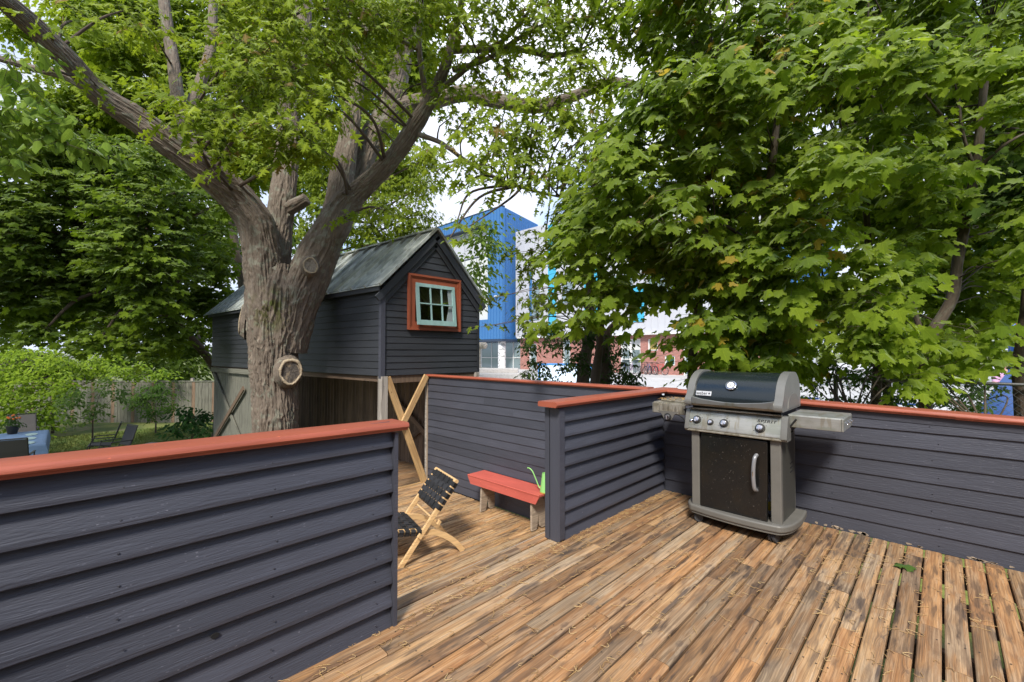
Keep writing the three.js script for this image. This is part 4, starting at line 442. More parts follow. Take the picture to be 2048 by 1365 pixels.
  const glass = new THREE.MeshPhysicalMaterial({ color: 0xffffff, roughness: 0.02, transmission: 1, thickness: 0, ior: 1.5 });
  for (let i = 0; i < 3; i++) for (let j = 0; j < 2; j++) part('pane', box(0.003, mh - 0.022, mw - 0.024, -0.004, -0.06 - mh * (j + 0.5), (i - 1) * mw, 0.0005), glass, sash);
  part('curtain', (() => { const g = prof([[0, 0], [0.6, 0.02], [0.6, 0.14], [0.3, 0.10], [0, 0.16]], 0.01); g.rotateY(0); g.translate(0.032, 1.94, -1.40); return g; })(), std({ color: rgb(0.34, 0.4, 0.42), roughness: 0.9 }), win);
  // posts, shed walls under the house
  part('post', bar(V(-0.0, -0.8, -0.02), V(0.0, B - 0.005, -0.02), 0.12, 0.12, V(1, 0, 0), 0.008), greyWood, t);
  part('post', bar(V(-0.0, -0.8, -W + 0.04), V(0.0, B - 0.005, -W + 0.04), 0.1, 0.1, V(1, 0, 0), 0.008), greyWood, t);
  part('brace', bar(V(0.03, B - 0.03, -0.08), V(0.03, -0.80, -0.80), 0.04, 0.115, V(0, 1, 0)), newTimber, t, 'new yellow timber brace running down to the deck');
  part('brace', bar(V(0.075, B - 0.02, -0.80), V(0.075, 0.17, -0.29), 0.04, 0.10, V(0, 1, 0)), newTimber, t, 'new yellow timber brace under the gable wall');
  part('floor_beam', [box(0.05, 0.12, W - 0.1, -0.03, B - 0.062, -W / 2), (() => { const g = box(LEN, 0.1, 0.05, LEN / 2, B - 0.052, -0.06); frame(g, dirL.clone().multiplyScalar(LEN), dirL.clone().negate(), nrm); return g; })()], brownWood[1], t);
  const r = rng(71);
  const back = new THREE.Group(); back.name = 'rear_shed_wall'; t.add(back);
  for (let i = 0; i < 52; i++) { const w = 0.15, off = i * 0.158 - 0.1, p = V(0, 0, -W + 0.06).addScaledVector(dirL, off); const g = prof(rr(-1.5, B - 0.1, -0.01, 0.01, 0.003), w - r() * 0.014); g.applyMatrix4(new THREE.Matrix4().makeBasis(dirL, V(0, 1, 0), nrm).setPosition(p)); const q = prof(rr(-w / 2 + 0.002 + 0.007 * r(), w / 2 - 0.003, -0.01, 0.01, 0.003), B + 1.4, { u0: r() * 2, v0: r() * 0.5 }); q.applyMatrix4(new THREE.Matrix4().makeBasis(V(0, 1, 0), dirL, nrm.clone().negate()).setPosition(p.clone().add(V(0, -1.5, 0)))); part('board', q, brownWood[i % 3], back); }
  part('brace', bar(V(0, B - 0.12, -W + 0.16).addScaledVector(dirL, 3.4), V(0, -0.3, -W + 0.16).addScaledVector(dirL, 1.3), 0.04, 0.12), brownWood[2], back);
  part('brace', bar(V(0, 0.5, -W + 0.12).addScaledVector(dirL, 0.5), V(0, -0.5, -W + 0.12).addScaledVector(dirL, 2.0), 0.04, 0.11), brownWood[1], back);
  const front = new THREE.Group(); front.name = 'front_shed_wall'; t.add(front);
  for (let i = 0; i < 24; i++) { const w = 0.15, off = LEN - 0.12 - i * 0.153, p = V(0, 0, -0.05).addScaledVector(dirL, off); const q = prof(rr(-w / 2 + 0.002 + 0.004 * r(), w / 2 - 0.002, -0.01, 0.01, 0.003), B + 1.38, { u0: r() * 2, v0: r() * 0.5 }); q.applyMatrix4(new THREE.Matrix4().makeBasis(V(0, 1, 0), dirL, nrm.clone().negate()).setPosition(p.clone().add(V(0, -1.5, 0)))); part('board', q, greenGreyWood, front); }
  const fz = V(0, 0, 0.0);
  part('brace', bar(V(0, B - 0.2, 0).addScaledVector(dirL, LEN - 0.15), V(0, -1.0, 0.0).addScaledVector(dirL, LEN - 2.6), 0.035, 0.11), greenGreyWood, front);
  part('brace', bar(V(0, -1.0, 0.035).addScaledVector(dirL, LEN - 0.3), V(0, 0.55, 0.035).addScaledVector(dirL, LEN - 2.5), 0.035, 0.11), brownWood[1], front);
  part('wall_plate', bar(V(0, B - 0.1, 0.01).addScaledVector(dirL, LEN - 0.02), V(0, B - 0.1, 0.01).addScaledVector(dirL, LEN - 3.6), 0.045, 0.12), greenGreyWood, front);
}
// ------------------------------------------------------------------ bench and watering can
{
  const t = thing('bench', 'coral red wooden bench with bare weathered legs against the far wall', 'bench', [-4.19, -0.8, -4.21]);
  const L = 1.34, H = 0.49;
  const top = prof([[H - 0.022, -0.16], [H - 0.004, -0.165], [H, -0.158], [H, 0.158], [H - 0.004, 0.163], [H - 0.022, 0.158]], L, { seg: 6, u0: 0.4, warp: (x) => [0.003 * (n2(x * 2, 4) - 0.5), 0] }); top.translate(-L / 2, 0, 0); part('seat', top, coral, t);
  for (const z of [0.149, -0.149]) { const g = prof([[0, 0], [0, 0.018], [0.098, 0.018], [0.098, 0]], L, { x0: (y) => 0.06 * sst(0.05, 0, y), x1: (y) => L - 0.06 * sst(0.05, 0, y), u0: 0.9 }); g.translate(-L / 2, H - 0.121, z - 0.009); part('apron', g, coral, t); }
  for (const x of [-0.43, 0.52]) {
    const s = new THREE.Shape([[-0.13, 0], [-0.05, 0], [-0.035, 0.02], [0, 0.19], [0.035, 0.02], [0.05, 0], [0.13, 0], [0.118, H - 0.024], [-0.118, H - 0.024]].map(p => new THREE.Vector2(...p)));
    const g = new THREE.ExtrudeGeometry(s, { depth: 0.03, bevelEnabled: false }); g.rotateY(Math.PI / 2); g.translate(x - 0.015, 0, 0);
    const leg = part('leg', boxUV(clean(g)), benchWood, t); leg.rotation.z = x < 0 ? -0.03 : 0.03;
  }
  for (const s of [-1, 1]) part('brace', bar(V(s < 0 ? -0.42 : 0.51, 0.30, 0), V(s < 0 ? -0.28 : 0.37, H - 0.025, 0), 0.05, 0.028), benchWood, t);
}
{
  const t = thing('watering_can', 'lime green watering can with thin curved spout on the coral bench end', 'watering can', [-3.545, -0.309, -4.2]);
  const green = std({ color: rgb(0.26, 0.56, 0.17), roughness: 0.45 });
  part('body', lathe([[0, 0], [0.062, 0], [0.066, 0.004], [0.066, 0.018], [0.064, 0.03], [0.038, 0.235], [0.040, 0.24], [0.036, 0.24], [0.058, 0.03], [0, 0.03]], 36), green, t);
  part('base_ring', lathe([[0.060, -0.001], [0.0675, -0.001], [0.0685, 0.012], [0.0672, 0.016]], 36), std({ color: rgb(0.45, 0.38, 0.08), roughness: 0.5 }), t);
  part('spout', tube([[-0.058, 0.035, 0.01], [-0.085, 0.05, 0.015], [-0.13, 0.13, 0.02], [-0.19, 0.235, 0.03], [-0.235, 0.262, 0.035], [-0.262, 0.26, 0.038]], 0.0075, 40, 10), green, t);
  part('handle', tube([[0.036, 0.23, 0], [0.10, 0.235, 0], [0.115, 0.15, 0], [0.062, 0.06, 0]], 0.007, 30, 10), green, t);
}

// ------------------------------------------------------------------ folding woven lounge chair
{
  const o = V(-4.033, -0.8, -2.469), b = V(-3.862, -0.8, -3.127), back = b.clone().sub(o).normalize(), lat = V(-0.968, 0, -0.25).normalize(), Wd = 0.6;
  const t = thing('folding_chair', 'folding wooden lounge chair with woven black straps in the deck opening', 'chair', [o.x, o.y, o.z]);
  const P = (s, y, l) => V(0, y, 0).addScaledVector(back, s).addScaledVector(lat, l);
  const outline = (f, w) => { const s = new THREE.Shape(f.map(p => new THREE.Vector2(...p))); return new THREE.ExtrudeGeometry(s, { depth: w, bevelEnabled: true, bevelSize: 0.003, bevelThickness: 0.003, bevelSegments: 2 }); };
  const place = (g, l) => { g.applyMatrix4(new THREE.Matrix4().makeBasis(back, V(0, 1, 0), back.clone().cross(V(0, 1, 0)))); g.translate(lat.x * (l + 0.03), 0, lat.z * (l + 0.03)); return boxUV(clean(g)); };
  const ribbonPts = (pts, w) => { const a = [], c = []; for (let i = 0; i < pts.length; i++) { const p = pts[Math.max(0, i - 1)], q = pts[Math.min(pts.length - 1, i + 1)]; const d = [q[0] - p[0], q[1] - p[1]], l = Math.hypot(...d); a.push([pts[i][0] - d[1] / l * w, pts[i][1] + d[0] / l * w]); c.push([pts[i][0] + d[1] / l * w, pts[i][1] - d[0] / l * w]); } return [...a, ...c.reverse()]; };
  const crv = (pts, n) => new THREE.SplineCurve(pts.map(p => new THREE.Vector2(...p))).getPoints(n).map(p => [p.x, p.y]);
  const backBar = [[0.0, 0.0], [0.31, 0.40], [0.625, 0.80]], seatBar = crv([[0.72, 0.0], [0.62, 0.12], [0.5, 0.215], [0.38, 0.275], [0.25, 0.305], [0.05, 0.34], [-0.16, 0.375], [-0.24, 0.385]], 40);
  for (const l of [0.012, Wd - 0.012]) {
    part('back_rail', place(outline(ribbonPts(backBar, 0.021), 0.026), l - 0.017), oak, t);
    part('seat_rail', place(outline(ribbonPts(seatBar, 0.027), 0.026), l < 0.3 ? l + 0.012 : l - 0.046), oak, t);
  }
  for (const q of [[0.238, 0.255], [0.372, 0.415]]) { part('stretcher', cyl(0.011, 0.011, P(q[0], q[1], -0.012), P(q[0], q[1], Wd + 0.012), 12), oak, t); }
  part('stop_block', [place(outline([[0.17, 0.29], [0.20, 0.262], [0.225, 0.293], [0.195, 0.32]], 0.03), -0.04), place(outline([[0.385, 0.385], [0.405, 0.37], [0.43, 0.40], [0.41, 0.42]], 0.03), -0.04)], oak, t);
  const top = (s, l) => cyl(0.021, 0.021, P(0.622, 0.796, l), P(0.622, 0.796, s), 18); part('top_rail', top(Wd + 0.012, -0.012), oak, t); part('lower_rail', cyl(0.015, 0.015, P(0.405, 0.512, -0.005), P(0.405, 0.512, Wd + 0.005), 14), oak, t);
  part('front_rail', cyl(0.016, 0.016, P(-0.23, 0.383, 0.02), P(-0.23, 0.383, Wd - 0.02), 14), oak, t); part('rear_seat_rail', cyl(0.015, 0.015, P(0.23, 0.309, 0.02), P(0.23, 0.309, Wd - 0.02), 14), oak, t);
  const webTex = tex(256, 256, (u, v) => 0.75 + 0.5 * Math.abs(Math.sin(u * 200)) * Math.abs(Math.sin(v * 160)), { w: 0.1, h: 0.1 });
  const web = [std({ color: rgb(0.012, 0.012, 0.013), map: webTex, roughness: 0.7 }), std({ color: rgb(0.026, 0.026, 0.029), map: webTex, roughness: 0.6 })];
  // woven panels: A and B are the side-profile ends of the panel
  const weave = (A, B, nAcross, nAlong, wa, wl, sub) => {
    const g = new THREE.Group(); g.name = sub; t.add(g);
    const d = V(0, B[1] - A[1], 0).addScaledVector(back, B[0] - A[0]), Ln = d.length(); d.normalize(); const nn = d.clone().cross(lat).normalize(); if (nn.y < 0) nn.negate();
    const at = (s, l, h) => P(A[0], A[1], 0).addScaledVector(d, s).addScaledVector(lat, l).addScaledVector(nn, h);
    const strip = (ctr, side, w) => { const v = [], u = [], n = ctr.length; for (let i = 0; i + 1 < n; i++) { const p = ctr[i], q = ctr[i + 1]; const th = nn.clone().multiplyScalar(0.0012); const a = p.clone().addScaledVector(side, -w / 2), b2 = p.clone().addScaledVector(side, w / 2), c = q.clone().addScaledVector(side, w / 2), e = q.clone().addScaledVector(side, -w / 2); for (const k of [1, -1]) { const f = (x) => x.clone().addScaledVector(th, k); for (const x of [a, b2, c, a, c, e]) { const y = f(x); v.push(y.x, y.y, y.z); } const u0 = i * 0.02; u.push(0, u0, w, u0, w, u0 + 0.02, 0, u0, w, u0 + 0.02, 0, u0 + 0.02); } } const geo = new THREE.BufferGeometry(); geo.setAttribute('position', new THREE.Float32BufferAttribute(v, 3)); geo.setAttribute('uv', new THREE.Float32BufferAttribute(u, 2)); geo.computeVertexNormals(); return geo; };
    for (let i = 0; i < nAcross; i++) { const s = Ln * (i + 0.5) / nAcross, c = []; c.push(at(s, 0.05, -0.028), at(s, -0.008, -0.029), at(s, -0.0125, -0.01), at(s, -0.0125, 0.012), at(s, -0.007, 0.029)); for (let k = 0; k <= nAlong * 4; k++) { const l = 0.02 + (Wd - 0.04) * k / (nAlong * 4); c.push(at(s, l, 0.0285 + 0.004 * Math.cos((k / 4 - 0.5) * Math.PI + i * Math.PI))); } c.push(at(s, Wd + 0.007, 0.029), at(s, Wd + 0.0125, 0.012), at(s, Wd + 0.0125, -0.01), at(s, Wd + 0.007, -0.029), at(s, Wd - 0.05, -0.028)); part('strap', strip(c, d, wa), web[i % 2], g); }
    for (let j = 0; j < nAlong; j++) { const l = 0.045 + (Wd - 0.09) * (j + 0.5) / nAlong, c = []; c.push(at(0.03, l, -0.02), at(-0.02, l, -0.016), at(-0.024, l, 0.006), at(-0.012, l, 0.022)); for (let k = 0; k <= nAcross * 4; k++) { const s = Ln * k / (nAcross * 4); c.push(at(s, l, 0.0285 - 0.004 * Math.cos((k / 4 - 0.5) * Math.PI + j * Math.PI))); } c.push(at(Ln + 0.014, l, 0.022), at(Ln + 0.026, l, 0.004), at(Ln + 0.02, l, -0.018), at(Ln - 0.03, l, -0.02)); part('strap', strip(c, lat, wl), web[(j + 1) % 2], g); }
  };
  weave([0.405, 0.515], [0.618, 0.785], 5, 8, 0.053, 0.05, 'backrest'); weave([-0.22, 0.385], [0.225, 0.315], 7, 8, 0.05, 0.05, 'seat');
}

// ------------------------------------------------------------------ gas grill
const font = await new FontLoader().loadAsync('fonts/droid/droid_sans_bold.typeface.json');
const words = (s, h, d = 0.001, slant = 0, wide = 1) => { const g = new TextGeometry(s, { font, size: h, depth: d, curveSegments: 4 }); g.computeBoundingBox(); g.translate(-g.boundingBox.max.x / 2, -h / 2, 0); if (slant || wide !== 1) g.applyMatrix4(new THREE.Matrix4().set(wide, slant, 0, 0, 0, 1, 0, 0, 0, 0, 1, 0, 0, 0, 0, 1)); return g; };
{
  const t = thing('gas_grill', 'gas grill with black lid, steel side tables and black cabinet door on the deck', 'grill', [-1.205, 0, -4.0]);
  const steelRough = tex(512, 512, (u, v) => { const a = 0.34 + 0.16 * n2(u * 3, v * 300) + 0.2 * fbm(u * 7, v * 9, 4); return a; }, { w: 0.5, h: 0.5, linear: true });
  const steelMap = tex(512, 512, (u, v) => { const a = fbm(u * 5, v * 7, 5), b = fbm(u * 24, v * 5 + 30, 4), s = 0.95 + 0.1 * n2(u * 4, v * 260); let c = mix3([0.46, 0.46, 0.43], [0.35, 0.36, 0.31], sst(0.4, 0.65, a)); c = mix3(c, [0.30, 0.26, 0.18], 0.55 * sst(0.58, 0.75, b)); return c.map(q => q * s); }, { w: 0.6, h: 0.6 });
  const steel = std({ map: steelMap, roughnessMap: steelRough, roughness: 1, metalness: 0.82 });
  const grimyTex = tex(512, 512, (u, v) => { const a = fbm(u * 6, v * 4, 5), b = fbm(u * 30, v * 6, 4), d = fbm(u * 50, v * 50, 3); let c = mix3([0.36, 0.335, 0.28], [0.24, 0.215, 0.16], sst(0.35, 0.6, a)); c = mix3(c, [0.13, 0.11, 0.075], 0.7 * sst(0.55, 0.7, b)); if (d > 0.74) c = [0.45, 0.4, 0.28]; return c; }, { w: 0.5, h: 0.5 });
  const grimy = std({ map: grimyTex, roughness: 0.5, metalness: 0.5 });
  const plasticMap = tex(512, 512, (u, v) => { const m = 0.85 + 0.22 * fbm(u * 5, v * 6, 5) + 0.1 * n2(u * 200, v * 200); return [0.145 * m, 0.137 * m, 0.12 * m]; }, { w: 0.5, h: 0.5 });
  const taupe = std({ map: plasticMap, roughness: 0.5, metalness: 0.1 });
  const greyCast = std({ color: rgb(1.25, 1.3, 1.35), map: plasticMap, roughness: 0.42, metalness: 0.25 });
  const darkCart = std({ color: rgb(0.36, 0.37, 0.35), map: plasticMap, roughness: 0.45 });
  const enamelRough = tex(512, 256, (u, v) => 0.12 + 0.14 * fbm(u * 4, v * 30, 5) + 0.1 * fbm(u * 40, v * 40, 3), { w: 0.7, h: 0.5, linear: true });
  const enamel = new THREE.MeshPhysicalMaterial({ color: rgb(0.011, 0.0165, 0.019), roughness: 1, roughnessMap: enamelRough, clearcoat: 0.3, clearcoatRoughness: 0.12 });
  const doorMap = tex(512, 512, (u, v) => { const d = fbm(u * 30, v * 30, 4), s = fbm(u * 70, v * 60 + 3, 3); let c = [0.008, 0.0078, 0.0076]; c = mix3(c, [0.012, 0.010, 0.008], sst(0.45, 0.65, fbm(u * 4, v * 4, 4))); if (s > 0.83) c = [0.16, 0.14, 0.12]; if (d > 0.72) c = [0.012, 0.011, 0.010]; return c; }, { w: 0.6, h: 0.6 });
  const doorRough = tex(512, 512, (u, v) => 0.12 + 0.05 * n2(u * 260, v * 4) + 0.1 * fbm(u * 6, v * 6, 5), { w: 0.6, h: 0.6, linear: true });
  const door = std({ map: doorMap, roughnessMap: doorRough, roughness: 1, metalness: 0.2 });
  const black = std({ color: rgb(0.012, 0.012, 0.012), roughness: 0.6 }), rubber = std({ color: rgb(0.045, 0.045, 0.048), roughness: 0.7 });
  const chrome = std({ color: rgb(0.72, 0.70, 0.72), roughness: 0.16, metalness: 1 });
  const ink = std({ color: rgb(0.02, 0.02, 0.022), roughness: 0.6 });
  // base tray with rounded ends
  const tray = new THREE.Shape(); tray.moveTo(-0.33, 0.27); tray.bezierCurveTo(-0.10, 0.325, 0.12, 0.335, 0.31, 0.30); tray.bezierCurveTo(0.40, 0.27, 0.41, 0.0, 0.385, -0.22); tray.lineTo(-0.385, -0.22); tray.bezierCurveTo(-0.415, 0.0, -0.41, 0.22, -0.33, 0.27);
  { const g = new THREE.ExtrudeGeometry(tray, { depth: 0.026, bevelEnabled: true, bevelSize: 0.016, bevelThickness: 0.014, bevelSegments: 4, bevelOffset: -0.004, curveSegments: 16 }); g.rotateX(Math.PI / 2); g.translate(0, 0.135, 0); part('base_tray', boxUV(clean(g)), taupe, t); }
  { const g = new THREE.ExtrudeGeometry(tray, { depth: 0.010, bevelEnabled: true, bevelSize: 0.006, bevelThickness: 0.004, bevelSegments: 2, curveSegments: 16 }); g.rotateX(Math.PI / 2); g.scale(0.985, 1, 0.985); g.translate(0, 0.092, 0); part('tray_rim', boxUV(clean(g)), taupe, t); }
  // cart
  for (const [x, z, w, d] of [[-0.301, 0.235, 0.066, 0.045], [0.296, 0.235, 0.072, 0.05], [-0.31, -0.19, 0.05, 0.04], [0.31, -0.19, 0.03, 0.04]]) part('post', rbox(w, 0.66, d, x, 0.465, z, 0.008, 3), taupe, t);
  for (const s of [-1, 1]) { const g = part('side_panel', box(0.012, 0.64, 0.39, s * 0.322, 0.46, 0.02), darkCart, t); for (let i = 0; i < 3; i++) part('vent_slot', rbox(0.004, 0.012, 0.075, s * 0.329, 0.55 - i * 0.034, -0.06, 0.002), black, t).rotation.x = 0; }
  part('rear_panel', box(0.62, 0.64, 0.012, 0, 0.46, -0.2), darkCart, t); part('cabinet_top', box(0.62, 0.012, 0.42, 0, 0.78, 0.02), black, t);
  { const d = new THREE.Group(); d.name = 'door'; t.add(d); d.position.set(-0.262, 0.142, 0.248); d.rotation.y = R2D(-1.5); d.rotation.z = R2D(-0.9);
    part('door_panel', rbox(0.50, 0.615, 0.03, 0.25, 0.31, 0.0, 0.006, 3), door, d);
    const hp = [[0.427, 0.235, 0.012], [0.424, 0.25, 0.045], [0.420, 0.30, 0.058], [0.418, 0.37, 0.062], [0.420, 0.44, 0.058], [0.424, 0.49, 0.045], [0.427, 0.505, 0.012]];
    const hg = tube(hp, 0.0145, 40, 12); part('door_handle', hg, std({ color: rgb(0.30, 0.30, 0.31), roughness: 0.35, metalness: 0.4 }), d); const inl = tube([[0.424, 0.265, 0.056], [0.418, 0.37, 0.071], [0.424, 0.475, 0.056]], 0.0065, 30, 8); part('handle_inlay', inl, chrome, d); }
  part('gas_bottle', lathe([[0, 0.0], [0.1, 0.0], [0.118, 0.03], [0.12, 0.24], [0.09, 0.31], [0.03, 0.33], [0, 0.33]], 28).translate(0.12, 0.14, 0.05), std({ color: rgb(0.42, 0.44, 0.52), roughness: 0.4 }), t); part('bottle_label', lathe([[0.1195, 0.05], [0.1215, 0.05], [0.1215, 0.12], [0.1195, 0.12]], 28).translate(0.12, 0.14, 0.05), std({ color: rgb(0.7, 0.55, 0.06), roughness: 0.6 }), t);
  // casters
  const caster = (x, z, a) => { const c = new THREE.Group(); c.name = 'caster'; t.add(c); c.position.set(x, 0, z); c.rotation.y = a; for (const s of [-1, 1]) { const w = new THREE.CylinderGeometry(0.034, 0.034, 0.018, 24); w.rotateX(Math.PI / 2); w.translate(0, 0.0345, s * 0.017); part('wheel', w, rubber, c); } const h = new THREE.SphereGeometry(0.036, 18, 10, 0, 6.3, 0, 1.7); h.scale(1, 1, 0.4); h.translate(0, 0.04, 0); part('wheel_cover', h, rubber, c); part('stem', cyl(0.009, 0.009, V(0, 0.05, 0), V(0, 0.09, 0), 10), black, c); };
  caster(-0.30, 0.21, 0.5); caster(0.27, 0.235, 1.35); caster(-0.3, -0.15, 0); caster(0.3, -0.15, 0);
  // control panel: leaning steel face between cast end caps
  const panelProf = [[0.772, 0.17], [0.772, 0.278], [0.790, 0.294], [0.800, 0.294], [0.925, 0.252], [0.94, 0.236], [0.94, 0.17]];
  { const g = prof(panelProf, 0.68, { smooth: 0.4 }); g.translate(-0.342, 0, 0); part('control_panel', boxUV(g), steel, t); }
  for (const [x, w] of [[-0.374, 0.032], [0.338, 0.042]]) { const g = prof(panelProf.map(p => [p[0] + (p[0] > 0.85 ? 0.006 : -0.006), p[1] + (p[1] > 0.2 ? 0.005 : 0)]), w, { smooth: 0.4 }); g.translate(x, 0, 0); part('panel_end_cap', boxUV(g), greyCast, t); }
  part('panel_lip', rbox(0.7, 0.016, 0.03, -0.005, 0.775, 0.28, 0.006), grimy, t);
  const tilt = Math.atan2(0.042, 0.125), face = (x, y) => V(x, y, 0.294 - (y - 0.8) * 0.336);
  const knob = (x, y, r, par) => { const k = new THREE.Group(); k.name = 'knob'; t.add(k); k.position.copy(face(x, y)); if (par) k.position.copy(par); k.rotation.x = Math.PI / 2 - (par ? 0 : tilt);
    part('bezel', lathe([[r * 1.28, 0], [r * 1.34, 0.001], [r * 1.28, 0.004], [r * 1.15, 0.004]], 32), black, k); part('knob_body', lathe([[r * 1.05, 0.002], [r * 1.05, 0.008], [r * 0.98, 0.012], [r * 0.95, r * 0.9], [r * 0.86, r * 1.0], [r * 0.70, r * 1.02]], 36), std({ color: rgb(0.10, 0.10, 0.105), roughness: 0.3, metalness: 0.5 }), k); part('knob_cap', lathe([[r * 0.72, r * 0.98], [r * 0.7, r * 1.04], [0, r * 1.07]], 32), chrome, k); part('pointer', box(r * 0.2, r * 0.14, r * 1.25, 0, r * 1.08, 0, 0.002), std({ color: rgb(0.5, 0.46, 0.46), roughness: 0.4, metalness: 0.6 }), k); };
  knob(-0.278, 0.862, 0.026); knob(-0.168, 0.852, 0.019); knob(-0.062, 0.855, 0.026); knob(0.20, 0.848, 0.027);
  { const b = lathe([[0.014, 0], [0.0145, 0.004], [0.012, 0.007], [0.008, 0.012], [0, 0.012]], 20); const m = part('igniter_button', b, chrome, t); m.position.copy(face(-0.325, 0.85)); m.rotation.x = Math.PI / 2 - tilt; }
  { const g = words('SPIRIT', 0.021, 0.001, 0.28, 1.45); const m = part('lettering', clean(g), ink, t); m.position.copy(face(0.242, 0.902)).add(V(0, 0, 0.001)); m.rotation.x = -tilt; }
  { const ticks = []; for (const [x, y, r] of [[-0.278, 0.862, 0.026], [-0.062, 0.855, 0.026], [0.2, 0.848, 0.027]]) for (const a of [0.5, 1.1, 3.6, 4.3]) { const g = box(0.008, 0.003, 0.0006, 0, 0, 0, 0.0002); const q = new THREE.Matrix4().makeRotationX(-tilt).setPosition(face(x + Math.cos(a) * r * 1.75, y + Math.sin(a) * r * 1.7).add(V(0, 0, 0.0012))); g.applyMatrix4(q); ticks.push(g); } const b = [[0, 0.0055, 0.15, 0.0012], [0, -0.0055, 0.15, 0.0012], [-0.075, 0, 0.0012, 0.012], [0.075, 0, 0.0012, 0.012]].map(([x, y, w, h]) => { const g = box(w, h, 0.0006, x - 0.13, y, 0, 0.0002); g.applyMatrix4(new THREE.Matrix4().makeRotationX(-tilt).setPosition(face(0, 0.908).add(V(0, 0, 0.0012)))); return g; }); part('panel_markings', [...ticks, ...b], ink, t); }
  // fire box
  { const g = prof([[0.80, -0.21], [0.80, 0.16], [0.985, 0.235], [0.985, -0.24]], 0.66); g.translate(-0.33, 0, 0); part('firebox', boxUV(g), black, t); }
  part('drip_ledge', rbox(0.68, 0.012, 0.04, 0, 0.952, 0.235, 0.004), grimy, t); part('firebox_rim', rbox(0.70, 0.014, 0.03, 0, 0.985, 0.24, 0.005), grimy, t);
  // lid
  const lid = new THREE.Group(); lid.name = 'lid'; t.add(lid);
  const curve = new THREE.SplineCurve([[1.0, 0.262], [1.03, 0.268], [1.07, 0.262], [1.12, 0.242], [1.17, 0.208], [1.215, 0.155], [1.245, 0.09], [1.258, 0.02], [1.258, -0.06], [1.235, -0.14], [1.17, -0.21], [1.08, -0.24], [1.0, -0.245]].map(p => new THREE.Vector2(...p))).getPoints(48).map(p => [p.x, p.y]);
  { const g = prof(curve, 0.6, { smooth: 0.5, seg: 2 }); g.translate(-0.3, 0, 0); part('lid_shell', g, enamel, lid); }
  const capC = new THREE.SplineCurve([[0.985, 0.312], [1.0, 0.322], [1.03, 0.322], [1.055, 0.305], [1.08, 0.282], [1.12, 0.262], [1.17, 0.232], [1.215, 0.185], [1.25, 0.12], [1.268, 0.05], [1.272, -0.04], [1.255, -0.13], [1.19, -0.215], [1.08, -0.25], [0.985, -0.25]].map(p => new THREE.Vector2(...p))).getPoints(56).map(p => [p.x, p.y]);
  for (const x of [-0.36, 0.302]) { const g = prof(capC, 0.058, { smooth: 0.5 }); g.translate(x, 0, 0); part('lid_end_cap', boxUV(g), greyCast, lid); }
  { const g = prof(new THREE.SplineCurve([[1.0, 0.17], [1.07, 0.13], [1.10, 0.05], [1.10, -0.06], [1.06, -0.15], [1.0, -0.19]].map(p => new THREE.Vector2(...p))).getPoints(24).map(p => [p.x, p.y]), 0.006, {}); g.translate(0.359, 0, 0); part('end_cap_boss', boxUV(g), taupe, lid); }
  { const up = new THREE.SplineCurve([[-0.302, 1.062], [-0.2, 1.043], [0, 1.030], [0.2, 1.043], [0.302, 1.062]].map(p => new THREE.Vector2(...p))).getPoints(24).map(p => [p.x, p.y]); const g = flat([...up, [0.302, 1.0], [-0.302, 1.0]], 0.018, 0.005); g.translate(0, 0.0, 0.308); const m = part('lid_handle', boxUV(clean(g)), std({ color: rgb(0.62, 0.62, 0.63), roughness: 0.35, metalness: 0.75, map: steelMap }), lid); m.position.z = 0; }
  part('handle_bar', cyl(0.014, 0.014, V(-0.31, 1.0, 0.305), V(0.31, 1.0, 0.305), 16), grimy, lid);
  { const g = lathe([[0, 0.012], [0.030, 0.012], [0.033, 0.016], [0.041, 0.014], [0.043, 0.008], [0.043, 0], [0.0, 0]], 36); const m = part('thermometer', g, chrome, lid); m.position.set(-0.02, 1.155, 0.226); m.rotation.x = Math.PI / 2 - 0.62; const f = part('dial', new THREE.CircleGeometry(0.030, 32), std({ color: rgb(0.75, 0.74, 0.72), roughness: 0.3 }), m); f.rotation.x = -Math.PI / 2; f.position.y = 0.0135; part('needle', box(0.0035, 0.001, 0.026, 0, 0.0147, 0.004), ink, m); part('dial_ring', lathe([[0.0285, 0.0138], [0.0285, 0.0165], [0.0335, 0.0165], [0.0335, 0.0138]], 32), ink, m); }
  { const b = new THREE.Group(); b.name = 'badge'; lid.add(b); b.position.set(-0.225, 1.085, 0.2635); b.rotation.x = -0.36; part('badge_plate', rbox(0.125, 0.046, 0.005, 0, 0, 0, 0.002), std({ color: rgb(0.62, 0.62, 0.62), roughness: 0.35, metalness: 0.3 }), b); part('badge_edge', [box(0.125, 0.003, 0.002, 0, 0.0205, 0.0032, 0.0005), box(0.125, 0.003, 0.002, 0, -0.0205, 0.0032, 0.0005)], ink, b); const w = words('weber', 0.026, 0.001, 0, 0.82); w.translate(-0.014, -0.001, 0.0026); const st = []; for (let i = 0; i < 10; i++) { const a = Math.PI / 2 + i * Math.PI / 5, r = i % 2 ? 0.005 : 0.012; st.push([0.046 + r * Math.cos(a), r * Math.sin(a)]); } const sg = flat(st, 0.001); sg.translate(0, 0, 0.0026); part('badge_lettering', [w, sg], ink, b); }
  // side tables
  part('left_table', [rbox(0.335, 0.014, 0.40, -0.545, 0.966, -0.02, 0.004)], grimy, t); part('left_table_front', [rbox(0.30, 0.088, 0.012, -0.56, 0.92, 0.186, 0.004)], grimy, t); part('left_table_end', rbox(0.02, 0.09, 0.39, -0.716, 0.917, -0.012, 0.006), greyCast, t);
  part('side_burner_lid', rbox(0.24, 0.014, 0.28, -0.56, 0.981, -0.04, 0.005), grimy, t);
